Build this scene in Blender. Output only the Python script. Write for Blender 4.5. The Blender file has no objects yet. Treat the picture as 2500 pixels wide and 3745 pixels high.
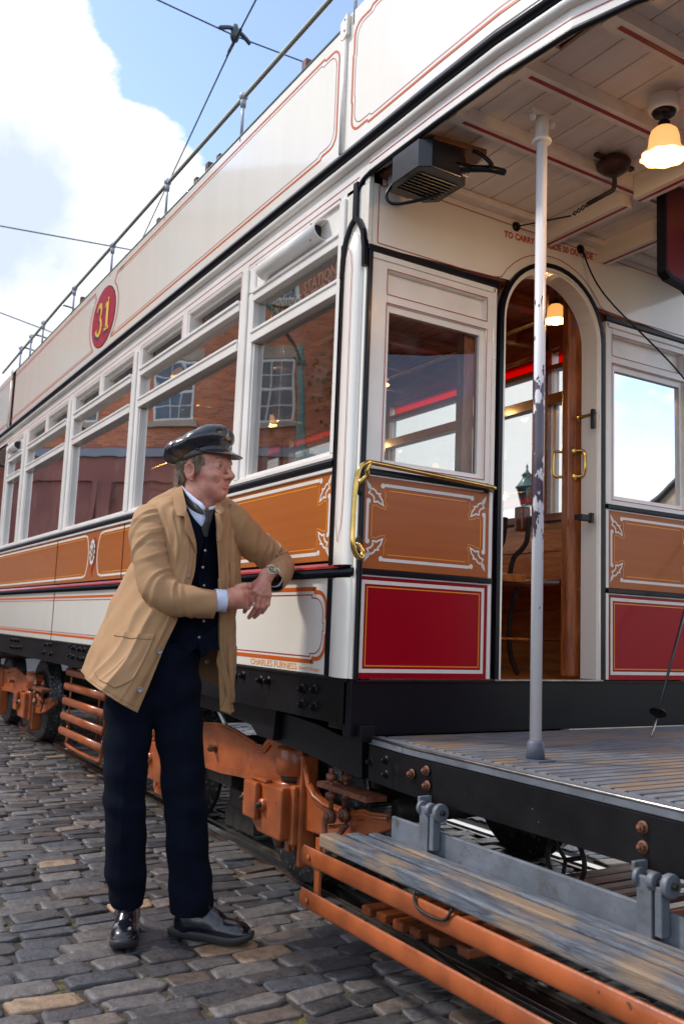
import bpy, math, random
from math import pi, sin, cos, radians as rad
from mathutils import Vector as Vec, Matrix, noise
random.seed(7)
scn = bpy.context.scene
col = scn.collection

# ---------------------------------------------------------------- materials
MATS = {}
def mat(name, rgb, rough=.5, metal=0., coat=0., var=0., vscale=6., rgb2=None, bump=0., bscale=40., stretch=(1,1,1),
        spec=None, emit=None, estr=0., sss=0., spots=None, spot_t=.66, sscale=30., rvar=0., detail=5., sheen=0.):
    if name in MATS: return MATS[name]
    m = bpy.data.materials.new(name); m.use_nodes = True
    N = m.node_tree.nodes; L = m.node_tree.links
    b = N['Principled BSDF']
    b.inputs['Base Color'].default_value = (*rgb, 1)
    b.inputs['Roughness'].default_value = rough
    b.inputs['Metallic'].default_value = metal
    b.inputs['Coat Weight'].default_value = coat
    b.inputs['Coat Roughness'].default_value = .06
    if spec is not None: b.inputs['Specular IOR Level'].default_value = spec
    if sheen: b.inputs['Sheen Weight'].default_value = sheen
    if sss:
        b.inputs['Subsurface Weight'].default_value = sss
        b.inputs['Subsurface Radius'].default_value = (.012, .004, .002)
    if emit:
        b.inputs['Emission Color'].default_value = (*emit, 1); b.inputs['Emission Strength'].default_value = estr
    tc = N.new('ShaderNodeTexCoord'); mp = N.new('ShaderNodeMapping'); mp.inputs['Scale'].default_value = stretch
    L.new(tc.outputs['Object'], mp.inputs['Vector'])
    colsock = None
    if var or rgb2 or rvar:
        nz = N.new('ShaderNodeTexNoise'); nz.inputs['Scale'].default_value = vscale; nz.inputs['Detail'].default_value = detail
        L.new(mp.outputs[0], nz.inputs['Vector'])
        r = N.new('ShaderNodeValToRGB'); r.color_ramp.elements[0].position = .35; r.color_ramp.elements[1].position = .65
        lo = rgb2 if rgb2 else tuple(c*(1-var) for c in rgb)
        r.color_ramp.elements[0].color = (*lo, 1)
        r.color_ramp.elements[1].color = (*(rgb if rgb2 else tuple(min(1, c*(1+var*.5)) for c in rgb)), 1)
        L.new(nz.outputs['Fac'], r.inputs[0]); colsock = r.outputs[0]
        if rvar:
            mr = N.new('ShaderNodeMapRange'); mr.inputs['To Min'].default_value = max(.02, rough-rvar); mr.inputs['To Max'].default_value = rough+rvar
            L.new(nz.outputs['Fac'], mr.inputs['Value']); L.new(mr.outputs[0], b.inputs['Roughness'])
    if spots:
        n2 = N.new('ShaderNodeTexNoise'); n2.inputs['Scale'].default_value = sscale; n2.inputs['Detail'].default_value = 4
        L.new(tc.outputs['Object'], n2.inputs['Vector'])
        r2 = N.new('ShaderNodeValToRGB'); r2.color_ramp.elements[0].position = spot_t; r2.color_ramp.elements[1].position = spot_t+.02
        r2.color_ramp.elements[0].color = (0,0,0,1); r2.color_ramp.elements[1].color = (1,1,1,1)
        L.new(n2.outputs['Fac'], r2.inputs[0])
        mx = N.new('ShaderNodeMix'); mx.data_type = 'RGBA'
        L.new(r2.outputs[0], mx.inputs['Factor'])
        if colsock: L.new(colsock, mx.inputs['A'])
        else: mx.inputs['A'].default_value = (*rgb, 1)
        mx.inputs['B'].default_value = (*spots, 1); colsock = mx.outputs['Result']
    if colsock: L.new(colsock, b.inputs['Base Color'])
    if bump:
        nb = N.new('ShaderNodeTexNoise'); nb.inputs['Scale'].default_value = bscale; nb.inputs['Detail'].default_value = 5
        L.new(mp.outputs[0], nb.inputs['Vector'])
        bp = N.new('ShaderNodeBump'); bp.inputs['Strength'].default_value = bump; bp.inputs['Distance'].default_value = .01
        L.new(nb.outputs['Fac'], bp.inputs['Height']); L.new(bp.outputs[0], b.inputs['Normal'])
        if coat: L.new(bp.outputs[0], b.inputs['Coat Normal'])
    MATS[name] = m
    return m

def wood(name, c1, c2, rough=.4, coat=.3, axis='x', scale=3., ring=14., bump=.15, worn=None):
    """long-grained timber, grain along the given axis"""
    m = bpy.data.materials.new(name); m.use_nodes = True
    N = m.node_tree.nodes; L = m.node_tree.links; b = N['Principled BSDF']
    b.inputs['Roughness'].default_value = rough; b.inputs['Coat Weight'].default_value = coat; b.inputs['Coat Roughness'].default_value = .12
    tc = N.new('ShaderNodeTexCoord'); mp = N.new('ShaderNodeMapping')
    s = {'x': (.12,1,1), 'y': (1,.12,1), 'z': (1,1,.12)}[axis]
    mp.inputs['Scale'].default_value = tuple(v*scale for v in s)
    L.new(tc.outputs['Object'], mp.inputs['Vector'])
    n1 = N.new('ShaderNodeTexNoise'); n1.inputs['Scale'].default_value = ring; n1.inputs['Detail'].default_value = 8; n1.inputs['Roughness'].default_value = .65
    n1.inputs['Distortion'].default_value = .8
    L.new(mp.outputs[0], n1.inputs['Vector'])
    r = N.new('ShaderNodeValToRGB'); r.color_ramp.elements[0].position = .36; r.color_ramp.elements[1].position = .62
    r.color_ramp.elements[0].color = (*c1,1); r.color_ramp.elements[1].color = (*c2,1)
    L.new(n1.outputs['Fac'], r.inputs[0]); out = r.outputs[0]
    if worn:
        n2 = N.new('ShaderNodeTexNoise'); n2.inputs['Scale'].default_value = 9; n2.inputs['Detail'].default_value = 9
        mp2 = N.new('ShaderNodeMapping'); mp2.inputs['Scale'].default_value = tuple(.35 if v < 1 else 1 for v in s)
        L.new(tc.outputs['Object'], mp2.inputs['Vector']); L.new(mp2.outputs[0], n2.inputs['Vector'])
        r2 = N.new('ShaderNodeValToRGB'); r2.color_ramp.elements[0].position = .475; r2.color_ramp.elements[1].position = .585
        L.new(n2.outputs['Fac'], r2.inputs[0])
        mx = N.new('ShaderNodeMix'); mx.data_type = 'RGBA'; L.new(r2.outputs[0], mx.inputs['Factor'])
        L.new(out, mx.inputs['A']); mx.inputs['B'].default_value = (*worn,1); out = mx.outputs['Result']
    L.new(out, b.inputs['Base Color'])
    bp = N.new('ShaderNodeBump'); bp.inputs['Strength'].default_value = bump; bp.inputs['Distance'].default_value = .006
    L.new(n1.outputs['Fac'], bp.inputs['Height']); L.new(bp.outputs[0], b.inputs['Normal'])
    MATS[name] = m
    return m

def glass_mat(name, tint=(.86,.9,.89), gain=1.6, dirt=.04, rgh=.0):
    m = bpy.data.materials.new(name); m.use_nodes = True
    N = m.node_tree.nodes; L = m.node_tree.links
    for n in list(N):
        if n.type != 'OUTPUT_MATERIAL': N.remove(n)
    out = [n for n in N if n.type == 'OUTPUT_MATERIAL'][0]
    tr = N.new('ShaderNodeBsdfTransparent'); tr.inputs[0].default_value = (*tint,1)
    gl = N.new('ShaderNodeBsdfAnisotropic'); gl.inputs['Roughness'].default_value = rgh; gl.inputs['Color'].default_value = (1,1,1,1)
    fr = N.new('ShaderNodeFresnel'); fr.inputs['IOR'].default_value = 1.5
    ml = N.new('ShaderNodeMath'); ml.operation = 'MULTIPLY'; ml.inputs[1].default_value = gain; ml.use_clamp = True
    L.new(fr.outputs[0], ml.inputs[0])
    tc = N.new('ShaderNodeTexCoord')
    nb = N.new('ShaderNodeTexNoise'); nb.inputs['Scale'].default_value = 2.2; nb.inputs['Detail'].default_value = 1
    L.new(tc.outputs['Object'], nb.inputs['Vector'])
    bp = N.new('ShaderNodeBump'); bp.inputs['Strength'].default_value = .035; bp.inputs['Distance'].default_value = .05
    L.new(nb.outputs['Fac'], bp.inputs['Height']); L.new(bp.outputs[0], gl.inputs['Normal'])
    mx = N.new('ShaderNodeMixShader'); L.new(ml.outputs[0], mx.inputs[0]); L.new(tr.outputs[0], mx.inputs[1]); L.new(gl.outputs[0], mx.inputs[2])
    df = N.new('ShaderNodeBsdfDiffuse'); df.inputs[0].default_value = (.7,.7,.68,1)
    nd = N.new('ShaderNodeTexNoise'); nd.inputs['Scale'].default_value = 7; nd.inputs['Detail'].default_value = 9
    L.new(tc.outputs['Object'], nd.inputs['Vector'])
    rr = N.new('ShaderNodeMapRange'); rr.inputs['From Min'].default_value = .5; rr.inputs['From Max'].default_value = .8; rr.inputs['To Min'].default_value = .004; rr.inputs['To Max'].default_value = dirt
    L.new(nd.outputs['Fac'], rr.inputs['Value'])
    m2 = N.new('ShaderNodeMixShader'); L.new(rr.outputs[0], m2.inputs[0]); L.new(mx.outputs[0], m2.inputs[1]); L.new(df.outputs[0], m2.inputs[2])
    L.new(m2.outputs[0], out.inputs[0])
    MATS[name] = m
    return m

# ---------------------------------------------------------------- mesh builder
class MB:
    def __init__(s): s.v = []; s.f = []; s.mi = []; s.m = 0; s.sm = []; s.smooth = False
    def add(s, vs, fs, smooth=None):
        o = len(s.v); s.v += [tuple(p) for p in vs]
        for f in fs: s.f.append(tuple(i+o for i in f)); s.mi.append(s.m); s.sm.append(s.smooth if smooth is None else smooth)
        return s
    def box(s, x0, x1, y0, y1, z0, z1):
        x0,x1 = sorted((x0,x1)); y0,y1 = sorted((y0,y1)); z0,z1 = sorted((z0,z1))
        return s.add([(x0,y0,z0),(x1,y0,z0),(x1,y1,z0),(x0,y1,z0),(x0,y0,z1),(x1,y0,z1),(x1,y1,z1),(x0,y1,z1)],
              [(0,3,2,1),(4,5,6,7),(0,1,5,4),(1,2,6,5),(2,3,7,6),(3,0,4,7)], False)
    def bar(s, p, q, w, h, up=(0,0,1)):
        p = Vec(p); q = Vec(q); d = (q-p).normalized(); u = Vec(up)
        a = d.cross(u)
        if a.length < 1e-4: a = d.cross(Vec((1,0,0)))
        a.normalize(); b = a.cross(d).normalized(); a *= w/2; b *= h/2
        vs = [p-a-b, p+a-b, p+a+b, p-a+b, q-a-b, q+a-b, q+a+b, q-a+b]
        return s.add(vs, [(0,1,2,3),(7,6,5,4),(0,4,5,1),(1,5,6,2),(2,6,7,3),(3,7,4,0)], False)
    def tube(s, pts, r, n=12, caps=True, closed=False, flat=None):
        """round tube along points; r a number or one per point"""
        P = [Vec(p) for p in pts]; k = len(P); R = r if isinstance(r, (list, tuple)) else [r]*k
        ref = None; vs = []; 
        for i in range(k):
            if closed: d = P[(i+1)%k]-P[i-1]
            else: d = (P[min(i+1,k-1)]-P[max(i-1,0)])
            d.normalize()
            if ref is None:
                ref = Vec((0,0,1)) if abs(d.z) < .9 else Vec((1,0,0))
            a = (ref - d*ref.dot(d)); 
            if a.length < 1e-5: a = d.orthogonal()
            a.normalize(); ref = a; b = d.cross(a)
            for j in range(n):
                t = 2*pi*j/n
                f = flat if flat else 1
                vs.append(P[i] + (a*cos(t) + b*sin(t)*f)*R[i])
        fs = []
        for i in range(k if closed else k-1):
            for j in range(n):
                a0 = i*n+j; a1 = i*n+(j+1)%n; b0 = ((i+1)%k)*n+j; b1 = ((i+1)%k)*n+(j+1)%n
                fs.append((a0,a1,b1,b0))
        if caps and not closed:
            fs.append(tuple(range(n))[::-1]); fs.append(tuple(range((k-1)*n, k*n)))
        return s.add(vs, fs, True)
    def cyl(s, p, q, r, r2=None, n=16): return s.tube([p,q], [r, r if r2 is None else r2], n)
    def lathe(s, prof, o, axis=(0,0,1), n=24, wob=None):
        """profile (radius, height) about an axis through o"""
        A = Vec(axis).normalized(); X = A.orthogonal().normalized() if abs(A.z) < .99 else Vec((1,0,0)); Y = A.cross(X); O = Vec(o)
        vs = []
        for i,(r,h) in enumerate(prof):
            for j in range(n):
                t = 2*pi*j/n; rr = r*(1+(wob(i,t) if wob else 0))
                vs.append(O + A*h + (X*cos(t)+Y*sin(t))*rr)
        fs = [(i*n+j, i*n+(j+1)%n, (i+1)*n+(j+1)%n, (i+1)*n+j) for i in range(len(prof)-1) for j in range(n)]
        if prof[0][0] > 1e-5: fs.append(tuple(range(n))[::-1])
        if prof[-1][0] > 1e-5: fs.append(tuple(range((len(prof)-1)*n, len(prof)*n)))
        return s.add(vs, fs, True)
    def ball(s, c, r, n=12, sc=(1,1,1)):
        C = Vec(c); vs = []; fs = []
        for i in range(n//2+1):
            th = pi*i/(n//2)
            for j in range(n):
                ph = 2*pi*j/n
                vs.append((C.x+r*sc[0]*sin(th)*cos(ph), C.y+r*sc[1]*sin(th)*sin(ph), C.z+r*sc[2]*cos(th)))
        for i in range(n//2):
            for j in range(n): fs.append((i*n+j, (i+1)*n+j, (i+1)*n+(j+1)%n, i*n+(j+1)%n))
        return s.add(vs, fs, True)
    def prism(s, poly, y0, y1, plane='xz'):
        """extrude a 2D outline; plane xz: along y, plane yz: along x, plane xy: along z"""
        k = len(poly)
        f = {'xz': lambda a,b,c: (a,c,b), 'yz': lambda a,b,c: (c,a,b), 'xy': lambda a,b,c: (a,b,c)}[plane]
        vs = [f(a,b,y0) for a,b in poly] + [f(a,b,y1) for a,b in poly]
        fs = [tuple(range(k))[::-1], tuple(range(k,2*k))] + [(i,(i+1)%k,k+(i+1)%k,k+i) for i in range(k)]
        return s.add(vs, fs, False)
    def ribbon(s, pts, w, place, closed=False, off=.0015):
        """a painted line of width w along 2D points"""
        P = [Vec((a,b)) for a,b in pts]; k = len(P); vs = []
        for i in range(k):
            if closed: d0 = P[i]-P[i-1]; d1 = P[(i+1)%k]-P[i]
            else: d0 = P[i]-P[i-1] if i else P[1]-P[0]; d1 = P[i+1]-P[i] if i < k-1 else P[i]-P[i-1]
            d0 = d0.normalized(); d1 = d1.normalized(); t = (d0+d1)
            if t.length < 1e-4: t = d1
            t.normalize(); n = Vec((-t.y,t.x)); c = max(.45, n.dot(Vec((-d1.y,d1.x))))
            for sg in (-1,1):
                q = P[i] + n*sg*w/2/c; vs.append(place(q.x,q.y,off))
        fs = [(2*i,2*i+1,2*((i+1)%k)+1,2*((i+1)%k)) for i in range(k if closed else k-1)]
        return s.add(vs, fs, False)
    def sweep(s, path, prof, closed=False, caps=True):
        """sweep a closed profile (outward offset, z) along a plan path; outward is to the right of travel"""
        P = [Vec((a,b)) for a,b in path]; k = len(P); n = len(prof); vs = []
        for i in range(k):
            d0 = (P[i]-P[i-1]) if i else P[1]-P[0]; d1 = (P[i+1]-P[i]) if i < k-1 else P[i]-P[i-1]
            t = (d0.normalized()+d1.normalized()).normalized(); nn = Vec((t.y,-t.x))
            c = max(.5, nn.dot(Vec((d1.normalized().y,-d1.normalized().x))))
            for o,z in prof: q = P[i]+nn*o/c; vs.append((q.x,q.y,z))
        fs = [(i*n+j, i*n+(j+1)%n, (i+1)*n+(j+1)%n, (i+1)*n+j) for i in range(k-1) for j in range(n)]
        if caps: fs += [tuple(range(n))[::-1], tuple(range((k-1)*n,k*n))]
        return s.add(vs, fs, s.smooth)

def link(name, me, mats, parent=None, org=None, bevel=0, seg=2, auto=True):
    for m in (mats if isinstance(mats,(list,tuple)) else [mats]): me.materials.append(m)
    o = bpy.data.objects.new(name, me); col.objects.link(o)
    if parent: o.parent = parent
    if bevel:
        b = o.modifiers.new('bevel','BEVEL'); b.width = bevel; b.segments = seg; b.limit_method = 'ANGLE'; b.angle_limit = rad(40); b.harden_normals = False
    return o
ORG = Vec((0,0,0))
def put(name, mb, mats, parent=None, bevel=0, label=None, subsurf=0, solid=0, smooth=None, org=None):
    """link the collected faces as ONE mesh object; coordinates are given in the world and stored about its thing's base"""
    O = Vec(org) if org is not None else (Vec(parent['org']) if parent and 'org' in parent else Vec((0,0,0)))
    me = bpy.data.meshes.new(name); me.from_pydata([tuple(Vec(p)-O) for p in mb.v], [], mb.f)
    for p,mi,sm in zip(me.polygons, mb.mi, mb.sm): p.material_index = mi; p.use_smooth = sm if smooth is None else smooth
    me.update()
    o = link(name, me, mats, parent, bevel=bevel)
    if parent is None: o.location = O
    if parent and 'org' in parent: o['org'] = parent['org']
    if solid: m_ = o.modifiers.new('thick','SOLIDIFY'); m_.thickness = solid; m_.offset = 0
    if subsurf: m_ = o.modifiers.new('sub','SUBSURF'); m_.levels = subsurf; m_.render_levels = subsurf
    if label: o['label'] = label
    return o
def thing(name, loc, label, cat, group=None, kind=None):
    o = bpy.data.objects.new(name, None); col.objects.link(o); o.location = loc; o.empty_display_size = .2
    o['org'] = tuple(loc); tag(o, label, cat, group, kind); return o
def tag(o, label=None, cat=None, group=None, kind=None):
    if label: o['label'] = label
    if cat: o['category'] = cat
    if group: o['group'] = group
    if kind: o['kind'] = kind
    return o
side = lambda a,b,off: (a, -off, b)          # painted on the street side of the body
endw = lambda a,b,off: (off, a, b)           # painted on the end bulkhead
def shift(pl, d):
    return lambda a,b,off: pl(a,b,off+d)
def text_mesh(mb, txt, size, place, x, z, sx=1., shear=0., bold=0., flip=1, space=1., align='LEFT', off=.003):
    cu = bpy.data.curves.new('t','FONT'); cu.body = txt; cu.size = size; cu.align_x = align; cu.space_character = space; cu.offset = bold; cu.resolution_u = 3
    o = bpy.data.objects.new('t', cu); col.objects.link(o); bpy.context.view_layer.update()
    me = bpy.data.meshes.new_from_object(o.evaluated_get(bpy.context.evaluated_depsgraph_get()))
    vs = [place(x+flip*(v.co.x*sx+v.co.y*shear), z+v.co.y, off) for v in me.vertices]
    mb.add(vs, [tuple(p.vertices) for p in me.polygons], False)
    w = max([v.co.x for v in me.vertices] or [0])*sx
    bpy.data.objects.remove(o); bpy.data.curves.remove(cu); bpy.data.meshes.remove(me)
    return w
def text_fit(mb, txt, cap, place, x0, x1, z0, z1=None, shear=0., bold=0., off=.003):
    """painted capitals fitted between x0 and x1 on a base line from z0 to z1"""
    t = MB(); w = text_mesh(t, txt, cap/.70, lambda a,b,o: (a,b,o), 0, 0, shear=shear, bold=bold, off=off)
    k = (x1-x0)/w; dz = 0 if z1 is None else (z1-z0)/(x1-x0)
    mb.add([place(x0+a*k, z0+b+a*k*dz, o) for a,b,o in t.v], t.f, False)
def arc(cx, cy, r, a0, a1, n=8, ry=None):
    ry = r if ry is None else ry
    return [(cx+r*cos(rad(a0+(a1-a0)*i/n)), cy+ry*sin(rad(a0+(a1-a0)*i/n))) for i in range(n+1)]
def smooth_path(pts, n=6):
    """Catmull-Rom through 3D points"""
    P = [Vec(p) for p in pts]; out = []
    for i in range(len(P)-1):
        p0 = P[max(i-1,0)]; p1 = P[i]; p2 = P[i+1]; p3 = P[min(i+2,len(P)-1)]
        for j in range(n):
            t = j/n; out.append(.5*((2*p1)+(p2-p0)*t+(2*p0-5*p1+4*p2-p3)*t*t+(3*p1-p0-3*p2+p3)*t**3))
    out.append(P[-1]); return out

# ---------------------------------------------------------------- materials of the tram
CREAM = mat('cream_paint', (.86,.815,.73), .25, coat=1., var=.025, vscale=2.5, stretch=(3,3,.6), bump=.02, bscale=30, spots=(.45,.38,.3), spot_t=.76, sscale=60)
WHITE = mat('white_paint', (.84,.80,.75), .3, coat=.3, var=.07, vscale=5, bump=.05, bscale=60, spots=(.25,.2,.16), spot_t=.755, sscale=70)
PALE  = mat('pale_ceiling_paint', (.88,.80,.70), .38, coat=.15, var=.07, vscale=5, stretch=(.3,4,4), bump=.12, bscale=40)
BROWN = mat('brown_varnish', (.46,.135,.028), .24, coat=.5, vscale=9, stretch=(.12,1,4), rgb2=(.425,.124,.025), bump=.03, bscale=60)
BROWN2= mat('end_brown_varnish', (.43,.118,.026), .30, coat=.0, spec=.3, stretch=(1,.15,4), rgb2=(.39,.102,.022), vscale=9, bump=.02, bscale=60)
MAROON= mat('maroon_paint', (.34,.0,.010), .30, coat=.0, spec=.22, var=.06, vscale=2, bump=.012, bscale=14, spots=(.5,.3,.3), spot_t=.8, sscale=45)
REDL  = mat('red_line', (.36,.012,.02), .4)
REDM  = mat('red_moulding', (.36,.012,.016), .25, coat=.4)
ORANGE= mat('orange_line', (.62,.11,.01), .3)
AMBER = mat('amber_line', (.80,.27,.02), .3)
WLINE = mat('white_line', (.78,.73,.66), .35, var=.05, vscale=20)
BLACK = mat('black_gloss', (.003,.004,.008), .32, coat=.05, spec=.25, bump=.04, bscale=30, spots=(.16,.15,.15), spot_t=.76, sscale=90)
SOLE  = mat('black_underframe', (.007,.0065,.008), .42, var=.5, vscale=7, bump=.12, bscale=30, rvar=.08, spec=.22, spots=(.16,.14,.13), spot_t=.74, sscale=75)
OCHRE = mat('orange_truck_paint', (.345,.082,.020), .36, coat=.15, var=.35, vscale=7, bump=.12, bscale=40, rvar=.1, spots=(.09,.028,.012), spot_t=.70, sscale=26)
IRON  = mat('dark_iron', (.035,.028,.025), .55, metal=.4, var=.5, vscale=15, bump=.3, bscale=50)
STEEL = mat('worn_steel', (.42,.40,.38), .3, metal=1, var=.35, vscale=20, bump=.05, bscale=60)
RUST  = mat('rusty_bolt', (.16,.06,.03), .6, var=.5, vscale=40, bump=.3, bscale=90)
BRASS = mat('polished_brass', (.72,.47,.14), .16, metal=1, var=.3, vscale=14, rvar=.08)
GREYP = mat('grey_step_paint', (.13,.145,.17), .5, var=.3, vscale=9, bump=.2, bscale=50, spots=(.09,.08,.075), spot_t=.66, sscale=30)
DARKIN= mat('dark_interior', (.02,.014,.014), .6)
STEPW = wood('worn_step_board', (.045,.055,.075), (.15,.17,.20), .5, .05, 'x', 3, 22, .8, worn=(.25,.175,.115))
FLOORW= wood('worn_platform_slat', (.06,.07,.09), (.18,.19,.215), .5, .05, 'y', 3, 18, .7, worn=(.21,.15,.105))
DOORW = wood('door_timber', (.16,.035,.01), (.42,.13,.035), .3, .5, 'z', 4, 9, .15)
MAHOG = wood('mahogany', (.10,.020,.010), (.23,.055,.022), .3, .5, 'x', 3, 10, .1)
OAK   = wood('varnished_oak', (.34,.11,.025), (.60,.24,.07), .28, .5, 'x', 3, 9, .1)
CEILW = wood('saloon_ceiling_board', (.15,.042,.018), (.27,.08,.032), .4, .3, 'x', 3, 8, .1)
SEATW = wood('slatted_seat_timber', (.08,.016,.010), (.15,.032,.018), .4, .3, 'y', 3, 10, .1)
GLASS = glass_mat('window_glass', (.84,.87,.86), 4.6, .05)
BGLASS= glass_mat('end_window_glass', (.93,.96,.96), 1.2, .06)
REDG  = bpy.data.materials.new('red_glass'); REDG.use_nodes = True
def _rg():
    N = REDG.node_tree.nodes; L = REDG.node_tree.links; N.remove(N['Principled BSDF'])
    t = N.new('ShaderNodeBsdfTranslucent'); t.inputs[0].default_value = (.95,.012,.01,1)
    r = N.new('ShaderNodeBsdfTransparent'); r.inputs[0].default_value = (.85,.0,.0,1)
    m = N.new('ShaderNodeMixShader'); m.inputs[0].default_value = .55
    L.new(t.outputs[0], m.inputs[1]); L.new(r.outputs[0], m.inputs[2]); L.new(m.outputs[0], N['Material Output'].inputs[0])
_rg()
SHADE = bpy.data.materials.new('lit_glass_shade'); SHADE.use_nodes = True
def _sh():
    b = SHADE.node_tree.nodes['Principled BSDF']; b.inputs['Base Color'].default_value = (.9,.62,.33,1); b.inputs['Roughness'].default_value = .35
    N = SHADE.node_tree.nodes; L = SHADE.node_tree.links
    tc = N.new('ShaderNodeTexCoord'); b.inputs['Emission Color'].default_value = (1.,.44,.12,1)
    b.inputs['Emission Strength'].default_value = .85
_sh()
BULB = mat('lit_bulb', (1,.8,.5), .4, emit=(1,.74,.36), estr=4.5)

YC = .975; XF = -6.87
TR = thing('tram', (-3.44, YC, 0), 'cream, brown and maroon double deck open-top tram number 31 standing on its track', 'tram')
Wd = 1.95
BAYS = [(-1.005,-.205),(-2.645,-1.165),(-4.22,-2.82),(-5.83,-4.45),(-6.70,-6.09)]
def P(name, mb, m, parent=None, **k): return put(name, mb, m, parent or TR, **k)

# ---- lower panels of both sides
def body_side(near):
    s = 1 if near else -1
    def Y(y): return y if near else Wd-y
    def bx(mb, x0,x1,y0,y1,z0,z1): mb.box(x0,x1,Y(y0),Y(y1),z0,z1)
    mb = MB(); bx(mb, XF,-.03,.0,.05,.770,.937)
    bx(mb, XF,-.03,-.006,.0,.925,.937)
    sole = P('sole_bar', mb, SOLE, bevel=.003)
    mb = MB(); bx(mb, XF,-.175,.004,.02,.94,1.308)
    cut = [-2.745,-4.40]
    mb.m = 1
    if near:
        for zz,w,mm in ((1.268,.016,1),(1.245,.004,2),(.985,.016,1),(1.004,.004,2)):
            mb.m = mm
            x1 = -.30 if w > .01 else -.315
            if zz > 1.2: pts = [(XF+.02,zz),(x1,zz)]
            else: pts = [(XF+.02,zz),(x1,zz)]
            mb.ribbon(pts, w, shift(side,-.004))
        # stepped, rounded corners of the last panel
        for ins,w,mm in ((0,.016,1),(.023,.004,2)):
            mb.m = mm; xr = -.205-ins; zt = 1.268-ins; zb = .985+(.019 if ins else 0)
            rr = .065
            mb.ribbon([(-.31-ins*.5,zt),(-.295-ins,zt),(-.295-ins,zt-.013)]+[(xr-rr+a,zt-.013-rr+b) for a,b in arc(0,0,rr,90,0,6)]+[(xr,zt-.11),(xr+.008,zt-.11),(xr+.008,zb+.10),(xr,zb+.10)]
                      +[(xr-rr+a,zb+.012+rr+b) for a,b in arc(0,0,rr,0,-90,6)]+[(-.295-ins,zb+.012),(-.295-ins,zb),(-.31-ins*.5,zb)], w, shift(side,-.004))
        mb.m = 3
        text_fit(mb, 'CHARLES FURNESS', .024, shift(side,-.004), -.845, -.42, .9475, bold=.0003, off=.0008)
        text_fit(mb, 'General Manager.', .0145, shift(side,-.004), -.406, -.237, .9505, shear=.25, off=.0008)
    P('rocker_panel', mb, [CREAM,ORANGE,REDL,AMBER] if near else CREAM)
    mb = MB()
    if near:
        for c in cut:
            for z0_,z1_,o_ in ((.94,1.306,.0),(1.38,1.722,-.005)): mb = MB(); bx(mb, c-.003,c+.003,o_,o_+.004,z0_,z1_); P('panel_joint', mb, mat('joint_brown', (.12,.04,.02), .5))
    # ledge: black half-round with a red sloping top
    mb = MB(); mb.smooth = False
    prof = [(-.0,1.311),(.010,1.312),(.018,1.319),(.020,1.328),(.017,1.337),(.0,1.343)]
    a = [(x,Y(-o),z) for x in (XF,-.12) for o,z in prof]; n = len(prof)
    # rounded return at the corner
    mb.add(a, [(j,(j+1)%n,n+(j+1)%n,n+j) for j in range(n)]+[tuple(range(n)),tuple(range(n,2*n))], True)
    b0 = [(-.12,Y(-o),z) for o,z in prof]; b1 = [(-.012,Y(-o*.55),z) for o,z in prof]
    mb.add(b0+b1, [(j,(j+1)%n,n+(j+1)%n,n+j) for j in range(n)]+[tuple(range(n)),tuple(range(n,2*n))], True)
    P('ledge_moulding', mb, BLACK)
    mb = MB(); prof = [(.0,1.346),(.016,1.343),(.013,1.352),(.002,1.364)]; n = 4
    a = [(x,Y(-o),z) for x in (XF,-.10) for o,z in prof]
    mb.add(a, [(j,(j+1)%n,n+(j+1)%n,n+j) for j in range(n)]+[tuple(range(n)),tuple(range(n,2*n))], False)
    P('ledge_top', mb, REDM)
    # brown panels with white and amber lining
    mb = MB(); bx(mb, XF,-.175,-.001,.02,1.375,1.73)
    if near:
        def lining(x0,x1,crest=False,endL=True,endR=True):
            for mm,w,ins in ((1,.014,.0),(2,.005,.021)):
                mb.m = mm; zt = 1.700-ins; zb = 1.405+ins
                xl = x0+ins*.8; xr = x1-ins*.8
                cl = .085 if endL else 0; cr = .085 if endR else 0
                mb.ribbon([(xl+cl,zt),(xr-cr,zt)], w, side); mb.ribbon([(xl+cl,zb),(xr-cr,zb)], w, side)
                if endL: mb.ribbon([(xl,zb+.07),(xl,zt-.07)], w, side)
                if endR: mb.ribbon([(xr,zb+.07),(xr,zt-.07)], w, side)
        lining(-3.19,-.205,endL=False); 
        lining(XF,-3.63,endL=False,endR=False)
        # curved ends round the crest
        for sg in (-1,1):
            for mm,w,ins in ((1,.014,0),(2,.005,.02)):
                mb.m = mm
                pts = [(-3.41+sg*(.215+ins),1.700-ins*.7)]+[(-3.41+sg*(.105+ins+.05*abs(t)**2),1.553+.135*t) for t in (1,.7,.4,.1,-.2,-.5,-.8,-1)]+[(-3.41+sg*(.215+ins),1.405+ins*.7)]
                mb.ribbon(pts, w, side)
        for sx,sz in ((1,1),(1,-1)): fleuron(mb, -.205, 1.700 if sz > 0 else 1.405, sx, sz, side, .9)
    P('waist_panel', mb, [BROWN,WLINE,AMBER])
    mb = MB(); prof = [(-.0,1.755-.016),(.014,1.741),(.020,1.750),(.019,1.762),(.012,1.771),(-.0,1.772)]; n = 6
    a = [(x,Y(-o),z) for x in (XF,-.175) for o,z in prof]
    mb.add(a, [(j,(j+1)%n,n+(j+1)%n,n+j) for j in range(n)]+[tuple(range(n)),tuple(range(n,2*n))], False)
    P('waist_bead', mb, BLACK)
    mb = MB(); bx(mb, XF,-.175,-.010,.03,1.722,1.739); P('cove', mb, WHITE, bevel=.004)
    # window framing
    fm = MB(); bx(fm, XF,-.175,-.012,.05,1.773,1.792)
    P('window_sill', fm, WHITE, bevel=.003)
    BAYS_ = BAYS if near else [(-.93,-.205),(-2.59,-1.04),(-4.16,-2.70),(-5.77,-4.28),(-6.70,-5.9)]
    edges = [XF]+[v for b in sorted(BAYS_) for v in b]+[-.165]
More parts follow.
